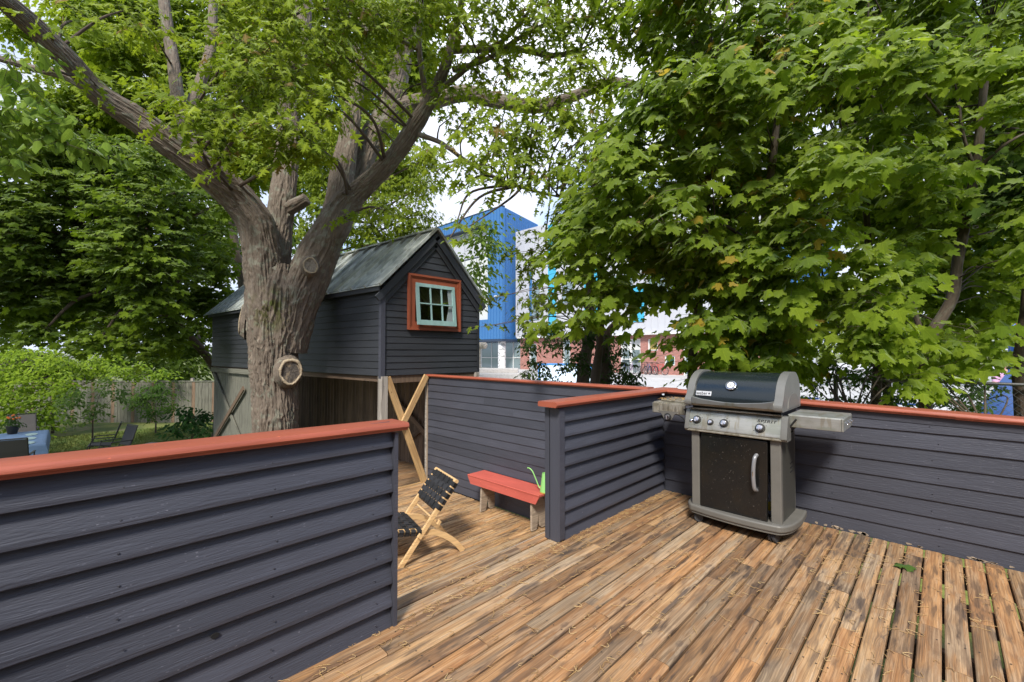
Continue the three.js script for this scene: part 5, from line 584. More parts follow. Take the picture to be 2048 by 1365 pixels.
  { const g = flat([[-0.10, 0.02], [0.10, 0.02], [0.06, -0.005], [0.035, -0.05], [0, -0.07], [-0.035, -0.05], [-0.06, -0.005]], 0.006); g.translate(-0.57, 0.876, 0.187); part('knob_bracket', boxUV(clean(g)), taupe, t); }
  knob(0, 0, 0.026, V(-0.57, 0.845, 0.194));
  part('hose', tube([[-0.55, 0.85, 0.17], [-0.50, 0.875, 0.18], [-0.45, 0.86, 0.19], [-0.40, 0.82, 0.2], [-0.375, 0.81, 0.2]], 0.005, 30, 8), black, t);
  part('right_table', rbox(0.335, 0.012, 0.40, 0.53, 0.955, -0.02, 0.004), steel, t); part('right_table_front', rbox(0.318, 0.088, 0.014, 0.528, 0.912, 0.182, 0.004), steel, t); part('right_table_end', rbox(0.014, 0.088, 0.39, 0.694, 0.912, -0.015, 0.004), steel, t);
  part('tool_hook', [0, 1, 2].map(i => tube([[0.70, 0.93, 0.10 - i * 0.1], [0.715, 0.915, 0.10 - i * 0.1], [0.722, 0.925, 0.10 - i * 0.1]], 0.003, 8, 6)), chrome, t);
  for (const s of [-1, 1]) part('table_bracket', bar(V(s * 0.33, 0.80, 0.05), V(s * 0.42, 0.93, 0.05), 0.3, 0.012), black, t);
}

// ------------------------------------------------------------------ fallen catkins, leaf and petals on the decks
{
  const r = rng(77), mats = [rgb(0.46, 0.29, 0.12), rgb(0.34, 0.2, 0.08), rgb(0.55, 0.38, 0.18)];
  const kinds = []; for (let k = 0; k < 5; k++) { const p = []; let x = 0, z = 0, a = r() * 6; for (let i = 0; i < 8; i++) { p.push(V(x, 0.0016 + 0.003 * r(), z)); a += (r() - 0.5) * 2.1; x += 0.0075 * Math.cos(a); z += 0.0075 * Math.sin(a); } kinds.push(tube(p, 0.00125, 16, 4)); }
  const put = [[], [], [], [], []], M = new THREE.Matrix4(), q = new THREE.Quaternion();
  const add = (x, y, z, s = 1) => { q.setFromEuler(new THREE.Euler(0, r() * 6.3, 0)); const w = s * (0.55 + r()); M.compose(V(x, y, z), q, V(w, 1, w)); put[Math.floor(r() * 5)].push(M.clone()); };
  for (let i = 0; i < 2300; i++) { const x = -2.2 + 3.6 * Math.pow(r(), 1.4), z = -4.3 + 4.6 * r(); if (fbm(x * 1.6 + 8, z * 1.6 + 30, 3) < 0.45 && r() < 0.75) continue; let xx = x; if (r() < 0.84) xx = Math.round((x + 2.29) / 0.0985) * 0.0985 - 2.29 + (r() - 0.5) * 0.018; add(xx, 0.001, z); }
  for (let i = 0; i < 260; i++) add(-2.06 + 0.12 * r() * r(), 0.001, -4.37 + 3.1 * r());
  for (let i = 0; i < 2600; i++) { const x = -5.9 + 3.5 * r(), z = -4.35 + 2.3 * r(); const d = fbm(x * 1.3 + 3, z * 1.3 + 12, 3) + 0.25 * Math.exp(-((x + 4.1) ** 2 * 1.2 + (z + 3.75) ** 2 * 3)); if (d < 0.48 && r() < 0.9) continue; add(x, -0.799, z, 1.1); }
  for (let i = 0; i < 70; i++) add(-1.92 + 0.30 * r(), 0.99, -4.16 + 0.3 * r(), 0.6);
  for (let i = 0; i < 150; i++) { const a = r(), b = r(); add(-4.06 - 0.5 * a - 0.05 * b, -0.8 + 0.3885 - 0.085 * b, -2.33 - 0.36 * b - 0.12 * a, 0.8); };
  const L = thing('fallen_catkins', 'tan curled catkins shed from the trees over both decks', 'plant litter'); L.userData.kind = 'stuff';
  kinds.forEach((g, k) => { const im = new THREE.InstancedMesh(g, std({ color: mats[k % 3], roughness: 0.8 }), put[k].length); put[k].forEach((m, i) => im.setMatrixAt(i, m)); im.name = 'catkins'; im.userData.kind = 'stuff'; L.add(im); });
}
// ------------------------------------------------------------------ trees: bark, limbs, leaves
const barkMap = tex(1024, 1024, (u, v) => { const x = u * 1.5, y = v * 1.5; const a = fbm(x * 5, y * 2, 5), b = n2(x * 60 + n2(x * 9, y * 5) * 6, y * 9), c = fbm(x * 30 + 7, y * 12, 3), l = fbm(x * 12 + 90, y * 12, 4); let q = mix3([0.108, 0.082, 0.060], [0.215, 0.170, 0.128], 0.5 * a + 0.5 * b); q = mix3(q, [0.26, 0.205, 0.155], 0.5 * sst(0.55, 0.8, c)); q = mix3(q, [0.24, 0.25, 0.19], 0.5 * sst(0.6, 0.72, l)); return q; }, { w: 1.5, h: 1.5 });
const barkBump = tex(1024, 1024, (u, v) => { const x = u * 1.5, y = v * 1.5; const r = 1 - Math.abs(2 * n2(x * 40 + 1.5 * n2(x * 10, y * 6), y * 7) - 1); return clamp(0.6 * r * r + 0.4 * fbm(x * 60, y * 30, 3)); }, { w: 1.5, h: 1.5, linear: true });
const barkOld = std({ map: barkMap, bumpMap: barkBump, bumpScale: 0.012, roughness: 0.9, vertexColors: true });
const barkYoung = std({ color: rgb(0.62, 0.58, 0.54), map: barkMap, bumpMap: barkBump, bumpScale: 0.003, roughness: 0.8 });
const barkDark = std({ color: rgb(0.5, 0.45, 0.42), map: barkMap, bumpMap: barkBump, bumpScale: 0.005, roughness: 0.9 });
const twigMat = std({ color: rgb(0.09, 0.068, 0.05), roughness: 0.85 });
const MOSS = V(-7.72, 2.12, -2.28);
function bough(pts, o = {}) {                                               // pts [x, y, z, radius]; ridged skin
  const cur = new THREE.CatmullRomCurve3(pts.map(p => V(p[0], p[1], p[2])), false, 'centripetal'), L = cur.getLength();
  const R = Math.max(...pts.map(p => p[3])), res = o.res || 0.03, ns = Math.max(4, Math.min(340, Math.round(L / res))), nt = Math.max(7, Math.min(320, Math.round(2 * Math.PI * R / (o.resT || 0.016))));
  const fr = cur.computeFrenetFrames(ns, false), P = [], U = [], C = [], I = []; let s = 0, prev = null;
  const dep = o.depth ?? 0.02;
  for (let i = 0; i <= ns; i++) {
    const t = i / ns, c = cur.getPoint(t), f = t * (pts.length - 1), k = Math.min(pts.length - 2, Math.floor(f)), r0 = mix(pts[k][3], pts[k + 1][3], sst(0, 1, f - k));
    if (prev) s += c.distanceTo(prev); prev = c;
    for (let j = 0; j <= nt; j++) {
      const th = (j % nt) / nt * 2 * Math.PI, a = j / nt * 2 * Math.PI * R;
      const skin = (arc) => { const w = 0.6 * n2(arc * 5 + 3, s * 2.2), x = arc * 21 + w * 2.6, y = s * 3.6 + 0.9 * n2(arc * 12, s * 7); const r1 = 1 - Math.abs(2 * n2(x, y) - 1), r2 = 1 - Math.abs(2 * n2(x * 2.1 + 30, y * 2.6 + 9) - 1); return 0.95 * Math.pow(r1, 1.6) * (0.5 + 0.5 * r2) + 0.22 * n2(x * 3, y * 6); };
      let d = 0; if (dep > 0) { const q = j / nt; d = q > 0.92 ? mix(skin(a), skin(a - 2 * Math.PI * R), (q - 0.92) / 0.08) : skin(a); d = (d - 0.45) * Math.min(dep, r0 * 0.16); }
      const lump = (n2(Math.cos(th) * 1.3 + 20 + s * 0.9, Math.sin(th) * 1.3 + 20 + s * 0.7) - 0.5) * r0 * (o.lump ?? 0.16);
      const rad = r0 + d + lump, n = fr.normals[i], b = fr.binormals[i];
      const x = c.x + (n.x * Math.cos(th) + b.x * Math.sin(th)) * rad, y = c.y + (n.y * Math.cos(th) + b.y * Math.sin(th)) * rad, z = c.z + (n.z * Math.cos(th) + b.z * Math.sin(th)) * rad;
      P.push(x, y, z); U.push(a, s);
      const m = o.moss ? clamp(sst(0.5, 0.05, Math.hypot((x - MOSS.x) * 0.9, (y - MOSS.y) * 0.8, (z - MOSS.z) * 0.9)) * sst(0.42, 0.62, fbm(a * 16 + 5, s * 12 + 8, 4)) * 1.2) : 0;
      C.push(mix(1, 0.42, m), mix(1, 0.55, m), mix(1, 0.12, m));
    }
  }
  for (let i = 0; i < ns; i++) for (let j = 0; j < nt; j++) { const a = i * (nt + 1) + j; I.push(a, a + nt + 1, a + 1, a + 1, a + nt + 1, a + nt + 2); }
  const g = new THREE.BufferGeometry(); g.setAttribute('position', new THREE.Float32BufferAttribute(P, 3)); g.setAttribute('uv', new THREE.Float32BufferAttribute(U, 2)); if (o.colors) g.setAttribute('color', new THREE.Float32BufferAttribute(C, 3)); g.setIndex(I); g.computeVertexNormals(); return g;
}
// leaves: half outlines (x, y), base at the origin, tip at y = 1
const HALF = {
  maple: [[0, 0], [0.10, -0.07], [0.33, -0.03], [0.30, 0.09], [0.36, 0.19], [0.56, 0.25], [0.49, 0.36], [0.57, 0.46], [0.55, 0.62], [0.40, 0.57], [0.33, 0.61], [0.22, 0.50], [0.21, 0.70], [0.28, 0.79], [0.15, 0.82], [0, 1.02]],
  lobed: [[0, 0], [0.03, 0.02], [0.22, -0.01], [0.13, 0.12], [0.07, 0.19], [0.36, 0.23], [0.41, 0.36], [0.24, 0.39], [0.10, 0.43], [0.13, 0.53], [0.37, 0.66], [0.22, 0.70], [0.10, 0.65], [0.09, 0.75], [0.18, 0.87], [0.06, 0.87], [0, 1.05]],
  ovate: [[0, 0], [0.15, 0.06], [0.27, 0.22], [0.30, 0.42], [0.23, 0.66], [0.11, 0.87], [0, 1]],
  small: [[0, 0], [0.2, 0.16], [0.27, 0.42], [0.16, 0.75], [0, 1]],
};
function leafShape(kind, stalk = 0.35, fold = 0.28, droop = 0.16, wob = 0.04, skew = 0) {
  const h = HALF[kind], out = [...h, [0, 0.7], [0, 0.4]].map(p => new THREE.Vector2(p[0], p[1])), f = THREE.ShapeUtils.triangulateShape(out, []), P = [], U = [], I = [];
  const z = (x, y) => -fold * Math.pow(Math.abs(x), 1.25) - droop * y * y + wob * Math.sin(y * 9 + Math.abs(x) * 7);
  for (const s of [1, -1]) { const b = P.length / 3; for (const p of out) { P.push(s * p.x * (1 + s * skew), p.y + s * p.x * skew * 0.6, z(p.x, p.y) + s * p.x * skew); U.push(0.5 + 0.8 * s * p.x, 0.08 + 0.85 * p.y); } for (const t of f) I.push(b + t[0], b + t[s > 0 ? 1 : 2], b + t[s > 0 ? 2 : 1]); }
  if (stalk) { const b = P.length / 3; P.push(-0.008, 0, 0, 0.008, 0, 0, 0, -stalk, 0.06); U.push(0.5, 0.08, 0.5, 0.08, 0.5, 0.08); I.push(b, b + 1, b + 2); }
  const g = new THREE.BufferGeometry(); g.setAttribute('position', new THREE.Float32BufferAttribute(P, 3)); g.setAttribute('uv', new THREE.Float32BufferAttribute(U, 2)); g.setIndex(I); g.computeVertexNormals(); return g;
}
const leafMapOf = (kind) => tex(256, 256, (u, v) => { const x = Math.abs((u - 0.5) / 0.8), y = (v - 0.08) / 0.85; let d = x; const tips = kind === 'ovate' ? null : [[0.55, 0.5], [0.33, 0]]; if (tips) for (const t of tips) { const l = Math.hypot(...t), c = (x * t[1] - y * t[0]) / l; if (x > 0) d = Math.min(d, Math.abs(c)); } else { const w = (y - 0.55 * x) * 9; d = Math.min(d, Math.abs(w - Math.round(w)) / 9); } const m = 0.88 + 0.2 * fbm(u * 14, v * 14, 4); const q = sst(0.022, 0.004, d); return [m * mix(0.8, 1.0, q), m * mix(0.8, 0.98, q), m * mix(0.8, 1.0, q)]; });
const LEAF = {}; for (const k of ['maple', 'lobed', 'ovate', 'small']) { const st = k === 'small' ? 0 : 0.3; LEAF[k] = { geo: leafShape(k, st), geos: [leafShape(k, st), leafShape(k, st, 0.55, 0.3, 0.07, 0.12), leafShape(k, st, -0.12, 0.34, 0.06, -0.15), leafShape(k, st, 0.15, -0.12, 0.09, 0.2)], map: k === 'small' ? null : leafMapOf(k) }; }
const leafMat = (kind, c, through = 0.5) => new THREE.MeshPhysicalMaterial({ color: c, map: LEAF[kind].map, roughness: 0.96, transmission: through, thickness: 0, ior: 1.33, specularIntensity: 0.35, side: THREE.DoubleSide });
camera.updateMatrixWorld(); const eye = camera.position.clone(), fwd = V(0, 0, -1).applyQuaternion(camera.quaternion), rgt = V(1, 0, 0).applyQuaternion(camera.quaternion), upv = V(0, 1, 0).applyQuaternion(camera.quaternion);
function shown(p) { const d = p.clone().sub(eye), f = d.dot(fwd); if (f < 0.3) return 0; const x = d.dot(rgt) / f, y = d.dot(upv) / f; return Math.abs(x) < 1.17 && Math.abs(y) < 0.79 ? 1 / d.length() : 0; }
let leafSeed = 100;
function foliage(tree, clumps, o) {
  const r = rng(leafSeed++), k = LEAF[o.kind], list = [], tw = [], X = V(0, 0, 0), face = V(...(o.face || [0, 1, 0]));
  const gauss = () => (r() + r() + r() - 1.5) / 1.5;
  for (const [cx, cy, cz, R, dens] of clumps) {
    const c = V(cx, cy, cz), N = Math.round((o.cover || 2.2) * Math.PI * R * R * dens / (0.27 * o.size * o.size)), per = o.per || 7, sprays = Math.max(1, Math.round(N / per));
    const tint = r();
    for (let s = 0; s < sprays; s++) {
      const d = V(gauss(), gauss() * (o.squash || 0.85), gauss()), p = c.clone().addScaledVector(d, R * 1.15);
      const ax = V(d.x + 0.5 * gauss(), 0.25 * gauss() - 0.15, d.z + 0.5 * gauss()).addScaledVector(V(face.x, 0, face.z), 0.5).normalize(), sd = ax.clone().cross(V(0, 1, 0)).normalize();
      const len = o.size * (per * 0.42), nb = V(0, 1, 0).multiplyScalar(1).add(face.clone().multiplyScalar(0.5)).add(V(gauss() * 0.4, 0, gauss() * 0.4)).normalize();
      if (o.twigs) { const b = p.clone().addScaledVector(ax, -len * 0.9).lerp(c, 0.35); tw.push([b, p.clone().addScaledVector(ax, -len * 0.3).add(V(0, -0.01, 0)), p.clone().addScaledVector(ax, len * 0.6), o.size * 0.02]); }
      for (let i = 0; i < per; i++) {
        const t = (i + r() * 0.6) / per, side = i % 2 ? 1 : -1, q = p.clone().addScaledVector(ax, (t - 0.4) * len * 1.3).addScaledVector(sd, side * o.size * (0.25 + 0.3 * r())).add(V(0, gauss() * o.size * 0.35, 0));
        const tip = ax.clone().multiplyScalar(0.5 + 0.6 * t).addScaledVector(sd, side * (0.9 - 0.7 * t)).add(V(gauss() * 0.4, -(o.hang ?? 0.55) * (0.5 + r()), gauss() * 0.4)).normalize();
        let n = nb.clone().add(V(gauss(), gauss() * 0.5, gauss()).multiplyScalar(o.flutter ?? 0.75)); n.addScaledVector(tip, -n.dot(tip)).normalize();
        const x = tip.clone().cross(n), sc = o.size * (0.42 + 0.85 * r()), m = new THREE.Matrix4().makeBasis(x.multiplyScalar(sc * (0.85 + 0.2 * r())), tip.multiplyScalar(sc), n.multiplyScalar(sc)).setPosition(q);
        list.push({ m, q, t: clamp(0.55 * r() + 0.3 * tint + 0.15 * fbm(q.x * 1.5 + 40, q.y * 1.5 + q.z * 1.5 + 40, 2)), w: shown(q) * sc });
      }
    }
  }
  const col = (t) => { const c = mix3(o.dark, o.light, t); return rgb(...c); };
  const own = Math.min(o.own ?? 0, list.length); if (own) list.sort((a, b) => b.w - a.w);
  const pal = [0.05, 0.2, 0.35, 0.5, 0.65, 0.8, 0.95].map(t => leafMat(o.kind, col(t), o.through));
  for (let i = 0; i < own; i++) { const e = list[i], mesh = part('leaf', k.geos[i % 4], pal[Math.min(6, Math.floor(e.t * 7))], tree); mesh.matrixAutoUpdate = true; e.m.decompose(mesh.position, mesh.quaternion, mesh.scale); }
  const crown = new THREE.Group(); crown.name = 'crown'; crown.userData.kind = 'stuff'; tree.add(crown); const lm = leafMat(o.kind, rgb(1, 1, 1), o.through);
  for (let v = 0; v < 4; v++) { const rest = list.filter((e, i) => i >= own && i % 4 === v), im = new THREE.InstancedMesh(k.geos[v], lm, rest.length);
    rest.forEach((e, i) => { im.setMatrixAt(i, e.m); const c = col(e.t); if (o.odd && r() < o.odd[0]) c.setRGB(...o.odd[1]); im.setColorAt(i, c); });
    im.name = 'leaves'; im.userData.kind = 'stuff'; im.castShadow = im.receiveShadow = true; crown.add(im); }
  if (tw.length) { const gs = tw.map(([a, b, c, w]) => { const P = [], I = []; const pts = [a, b, c], rad = [w, w * 0.7, w * 0.35]; for (let i = 0; i < 3; i++) { const d = (i < 2 ? pts[i + 1].clone().sub(pts[i]) : pts[2].clone().sub(pts[1])).normalize(), u = d.clone().cross(V(0.3, 1, 0.2)).normalize(), v = d.clone().cross(u); for (let j = 0; j < 4; j++) { const q = pts[i].clone().addScaledVector(u, rad[i] * Math.cos(j * 1.5708)).addScaledVector(v, rad[i] * Math.sin(j * 1.5708)); P.push(q.x, q.y, q.z); } } for (let i = 0; i < 2; i++) for (let j = 0; j < 4; j++) { const A = i * 4 + j, B = i * 4 + (j + 1) % 4; I.push(A, B, A + 4, B, B + 4, A + 4); } return [P, I]; });
    const P = [], I = []; for (const [p, q] of gs) { const b = P.length / 3; for (const x of p) P.push(x); for (const x of q) I.push(b + x); } const g = new THREE.BufferGeometry(); g.setAttribute('position', new THREE.Float32BufferAttribute(P, 3)); g.setIndex(I); g.computeVertexNormals(); const m = part('twigs', g, o.twigMat || twigMat, tree); m.userData.kind = 'stuff'; }
}
// branches that carry the clumps from the nearest limb
function carriers(tree, clumps, limbs, rad, name, mat) {
  const pts = limbs.flatMap(l => { const c = new THREE.CatmullRomCurve3(l.map(p => V(p[0], p[1], p[2]))); return c.getPoints(40); });
  clumps.forEach(([x, y, z, R], i) => { const c = V(x, y, z); let b = null, d = 1e9; for (const p of pts) { const e = p.distanceTo(c) + 0.6 * Math.max(0, p.y - y); if (e < d) { d = e; b = p; } } const L = b.distanceTo(c); if (L < 0.25 || L > 4.2) return; const mid = b.clone().lerp(c, 0.5).add(V((hh(i, 3) - 0.5) * 0.3 * L, 0.10 * L, (hh(i, 9) - 0.5) * 0.3 * L)), w = rad * Math.min(1.5, 0.5 + 0.4 * L);
    part(name, bough([[b.x, b.y, b.z, w], [mid.x, mid.y, mid.z, w * 0.75], [c.x, c.y, c.z, w * 0.4]], { depth: 0, res: 0.12, resT: 0.01, lump: 0.3 }), mat, tree); });
}
// the big tree
{
  const t = thing('big_tree', 'huge old tree with thick forked trunk and sawn limb scars in front of treehouse', 'tree');
  LIMBS.trunk[0][1] = -1.7;
  for (const [n, pts] of Object.entries(LIMBS)) { const big = pts[0][3] > 0.22; part(n === 'trunk' ? 'trunk' : 'limb', bough(pts, { depth: n === 'trunk' ? 0.066 : 0.05, res: big ? 0.018 : 0.05, resT: big ? 0.011 : 0.02, colors: true, moss: big, lump: n === 'trunk' ? 0.1 : 0.16 }), barkOld, t); }
  carriers(t, CLUMPS.big_tree, Object.entries(LIMBS).filter(e => e[0] !== 'trunk').map(e => e[1]), 0.022, 'branch', barkDark);
  const scar = (c, n, w, h, faceMat) => {
    const k = new THREE.Group(); k.name = 'limb_scar'; t.add(k); k.position.set(...c); k.quaternion.setFromUnitVectors(V(0, 0, 1), V(...n).normalize());
    const ring = new THREE.TorusGeometry(1, 0.13, 14, 90), p = ring.attributes.position; for (let i = 0; i < p.count; i++) { const a = Math.atan2(p.getY(i), p.getX(i)), q = 1 + 0.16 * (n2(Math.cos(a) * 1.4 + 9, Math.sin(a) * 1.4 + w * 30) - 0.5) + 0.07 * (n2(Math.cos(a) * 7 + 19, Math.sin(a) * 7 + w * 60) - 0.5); const tk = 0.55 + 0.9 * n2(Math.cos(a) * 1.8 + 31, Math.sin(a) * 1.8 + w * 40), cx = Math.cos(a), cy = Math.sin(a), rr0 = 1 + (Math.hypot(p.getX(i), p.getY(i)) - 1) * tk; p.setXYZ(i, cx * rr0 * w * q, cy * rr0 * h * q, p.getZ(i) * w * 0.9 * tk); } ring.computeVertexNormals(); part('callus_ring', boxUV(clean(ring)), std({ map: woodMap([0.42, 0.33, 0.22], [0.5, 0.41, 0.28], [0.28, 0.21, 0.14], 44), bumpMap: barkBump, bumpScale: 0.006, roughness: 0.85 }), k);
    const sk = lathe([[1.42, -0.9], [1.26, -0.45], [1.14, -0.14], [1.07, -0.02], [1.0, 0.0]], 56); sk.rotateX(Math.PI / 2); sk.scale(w, h, w); { const q = sk.attributes.position; for (let i = 0; i < q.count; i++) { const a = Math.atan2(q.getY(i), q.getX(i)), f = 1 + 0.09 * (1 - Math.abs(2 * n2(a * 7 + 40, q.getZ(i) * 16) - 1)) - 0.05; q.setXY(i, q.getX(i) * f, q.getY(i) * f); } sk.computeVertexNormals(); } part('bark_collar', boxUV(clean(sk)), std({ map: barkMap, bumpMap: barkBump, bumpScale: 0.012, roughness: 0.9 }), k);
    const f = new THREE.CircleGeometry(1, 48); f.scale(w * 0.96, h * 0.96, 1); f.translate(0, 0, -0.012); part('cut_face', f, faceMat, k);
  };
  const face = (a, b, d) => std({ map: tex(256, 256, (u, v) => { const x = u - 0.5, y = v - 0.5, r = Math.hypot(x, y) * 2, an = Math.atan2(y, x); const g = n2(r * 40, 5) * 0.3 + 0.7 * n2(an * 6 + 40, r * 3); let c = mix3(a, b, g); c = mix3(c, d, sst(0.5, 0.62, fbm(u * 7 + 3, v * 5, 5))); return c; }), roughness: 0.9, bumpMap: barkBump, bumpScale: 0.01 });
  scar([-7.71, 1.10, -2.63], [0.95, 0.0, 0.05], 0.165, 0.195, face([0.05, 0.042, 0.036], [0.17, 0.14, 0.11], [0.27, 0.21, 0.14]));
  scar([-8.58, 1.98, -2.12], [-0.44, 0.08, 0.78], 0.10, 0.24, face([0.30, 0.27, 0.22], [0.42, 0.37, 0.3], [0.5, 0.45, 0.38]));
  scar([-7.43, 2.86, -2.82], [0.95, 0.05, 0.25], 0.105, 0.125, face([0.30, 0.26, 0.21], [0.42, 0.36, 0.29], [0.24, 0.19, 0.14]));
  part('limb_stub', bough([[-8.55, 4.0, -2.75, 0.13], [-8.3, 4.12, -2.93, 0.11], [-8.18, 4.2, -3.02, 0.1], [-8.16, 4.21, -3.03, 0.0]], { depth: 0.02, res: 0.02, colors: true }), barkOld, t);
  foliage(t, CLUMPS.big_tree, { kind: 'lobed', size: 0.165, cover: 1.65, per: 6, face: [0.35, 0.4, 0.35], hang: 0.7, flutter: 0.95, dark: [0.16, 0.26, 0.010], light: [0.46, 0.57, 0.03], through: 0.58, twigs: true, own: 300, odd: [0.03, [0.34, 0.24, 0.06]] });
}
{
  const t = thing('young_maple', 'slim young tree with lobed leaf sprays hanging before the blue school wall', 'tree');
  const st = STEMS.maple_e.map(s => s.map(p => [p[0] * 0.76 , p[1] < 0.9 ? -0.5 : p[1] * 0.86, p[2] * 0.80, p[3] * 0.6]));
  part('trunk', bough(st[0], { depth: 0.006, res: 0.06 }), barkDark, t); carriers(t, CLUMPS.young_tree, [st[0]], 0.007, 'branch', barkDark);
  foliage(t, CLUMPS.young_tree, { kind: 'lobed', size: 0.125, cover: 1.5, per: 5, hang: 0.75, dark: [0.09, 0.16, 0.010], light: [0.26, 0.34, 0.025], twigs: true, own: 150 });
}
// maples behind the wall
const stemLabel = { maple_a: 'maple with forked slanting trunk at the right edge behind the wall', maple_b: 'thin dark maple with split base right of the grill', maple_c: 'maple with straight thin trunk rising right behind the grill lid', maple_d: 'maple with thin trunk just left of the grill lid', maple_e: 'slender maple with pale trunk left of the ivy covered trunk' };
for (const n of Object.keys(stemLabel)) {
  const t = thing('maple_tree', stemLabel[n], 'tree', [0, 0, 0], 0, 'maples behind the deck wall');
  STEMS[n].forEach((s, i) => { if (i === 0) s[0][1] = -0.55; part(i ? 'branch' : 'trunk', bough(s, { depth: 0.006, res: 0.05, resT: 0.012, lump: 0.2 }), n === 'maple_b' ? barkDark : barkYoung, t); });
  carriers(t, CLUMPS[n], STEMS[n], 0.009, 'branch', barkDark);
  foliage(t, CLUMPS[n], { kind: 'maple', size: 0.165, cover: 1.65, per: 5, through: 0.7, squash: 1, face: [-0.25, 0.3, 0.7], hang: 0.62, flutter: 0.8, dark: [0.15, 0.265, 0.012], light: [0.45, 0.59, 0.035], twigs: true, own: 290, odd: n === 'maple_c' || n === 'maple_d' ? [0.06, [0.62, 0.46, 0.05]] : null });
}
{
  const t = thing('ivy_covered_tree', 'tree trunk wrapped in dark ivy between school windows and divider rail', 'tree'); STEMS.ivy_trunk[0][0][1] = -0.5;
  part('trunk', bough(STEMS.ivy_trunk[0], { depth: 0.01, res: 0.05 }), barkDark, t);
  foliage(t, CLUMPS.ivy_trunk, { kind: 'small', size: 0.085, cover: 1.3, per: 5, dark: [0.025, 0.05, 0.012], light: [0.09, 0.15, 0.035], twigs: true, own: 120 });
  const t2 = thing('dark_tree', 'stout dark tree trunk at the far right edge behind the wall', 'tree'); STEMS.dark_trunk[0][0][1] = -0.5; STEMS.dark_trunk[0].push([STEMS.dark_trunk[0][3][0] + 0.1, 4.5, STEMS.dark_trunk[0][3][2], 0.1]);
  part('trunk', bough(STEMS.dark_trunk[0], { depth: 0.014, res: 0.03 }), barkDark, t2);
  foliage(t2, [[STEMS.dark_trunk[0][3][0], 3.6, STEMS.dark_trunk[0][3][2], 0.7, 1]], { kind: 'maple', size: 0.16, cover: 1.6, dark: [0.05, 0.11, 0.015], light: [0.12, 0.2, 0.03] });
  const t3 = thing('understory_shrub', 'small leaved shrubs growing along the foot of the right wall', 'shrub');
  carriers(t3, CLUMPS.understory.slice(0, 26), [[[-0.9, -0.45, -6.6], [-0.8, 0.6, -6.7]], [[0.3, -0.45, -6.6], [0.3, 0.6, -6.7]], [[1.2, -0.45, -6.2], [1.2, 0.7, -6.2]]], 0.007, 'stem', barkDark);
  foliage(t3, CLUMPS.understory, { kind: 'small', size: 0.085, cover: 1.25, per: 5, dark: [0.03, 0.075, 0.012], light: [0.12, 0.22, 0.03], twigs: true, own: 200 });
}
// trees and shrubs of the garden on the left
const treeAt = (name, label, clumps, base, topY, rad, o, mat = barkDark) => {
  const t = thing(name, label, o.cat || 'tree'); const c = clumps.reduce((a, p) => a.add(V(p[0], p[1], p[2])), V(0, 0, 0)).multiplyScalar(1 / clumps.length), s = base || [c.x, gY(c.x, c.z), c.z];
  const st = [[s[0], s[1] - 0.1, s[2], rad], [s[0] + 0.1, mix(s[1], topY, 0.4), s[2], rad * 0.8], [mix(s[0], c.x, 0.5), mix(s[1], topY, 0.75), mix(s[2], c.z, 0.5), rad * 0.6], [c.x, topY, c.z, rad * 0.3]];
  part(o.cat === 'shrub' ? 'stem' : 'trunk', bough(st, { depth: 0.01, res: 0.1, resT: 0.03 }), mat, t); if (o.carry) carriers(t, clumps, [st], o.carry, 'branch', mat);
  foliage(t, clumps, o); return t;
};
treeAt('rear_tree', 'green leafy tree rising behind the treehouse roof', CLUMPS.rear_tree, [-12.5, -0.8, -9.5], 5.5, 0.16, { kind: 'lobed', size: 0.15, cover: 1.8, hang: 0.7, dark: [0.15, 0.23, 0.010], light: [0.36, 0.45, 0.025], carry: 0.03, own: 100 });
treeAt('backlit_tree', 'bright yellow green tree glowing behind the big left limb', CLUMPS.bright_tree, [-17.5, -1.5, -4.5], 8, 0.2, { kind: 'maple', size: 0.19, cover: 1.9, hang: 0.5, dark: [0.16, 0.265, 0.012], light: [0.45, 0.57, 0.03], carry: 0.04, through: 0.6, own: 120 }, barkYoung);
treeAt('dark_maple', 'large dark green maple hanging over the garden fence on the left', CLUMPS.dark_maple, [-17.2, -1.5, -3.6], 3.6, 0.17, { kind: 'maple', size: 0.17, cover: 1.9, hang: 0.3, squash: 1, face: [0.5, 0.3, 0.4], flutter: 1.1, dark: [0.075, 0.15, 0.007], light: [0.27, 0.39, 0.02], through: 0.55, carry: 0.035, own: 300, twigs: true });
treeAt('elm_tree', 'elm twigs with broad ribbed leaves hanging in at the upper left', CLUMPS.elm_tree, [-7.2, -1.6, 4.2], 6.6, 0.13, { kind: 'ovate', size: 0.105, cover: 1.3, per: 6, hang: 0.8, dark: [0.14, 0.26, 0.02], light: [0.32, 0.45, 0.06], carry: 0.008, own: 300, twigs: true });
treeAt('hedge', 'sunlit yellow green hedge left of the grey garden fence', CLUMPS.hedge, null, -0.2, 0.05, { cat: 'hedge', kind: 'small', size: 0.15, cover: 1.9, hang: 0.3, flutter: 1.1, squash: 1, face: [0.5, 0.6, 0.1], dark: [0.12, 0.22, 0.012], light: [0.33, 0.45, 0.03], carry: 0.012, own: 100 });
treeAt('light_shrub', 'light green shrub in front of the garden fence', CLUMPS.shrub_light, null, -0.6, 0.03, { cat: 'shrub', kind: 'small', size: 0.12, cover: 1.5, hang: 0.3, dark: [0.08, 0.16, 0.03], light: [0.24, 0.34, 0.08], carry: 0.01, own: 100 });
treeAt('dark_shrub', 'feathery dark green shrub against the garden fence', CLUMPS.shrub_dark, null, -0.6, 0.03, { cat: 'shrub', kind: 'small', size: 0.10, cover: 1.6, hang: 0.4, dark: [0.04, 0.10, 0.012], light: [0.11, 0.20, 0.025], carry: 0.01, own: 60 });
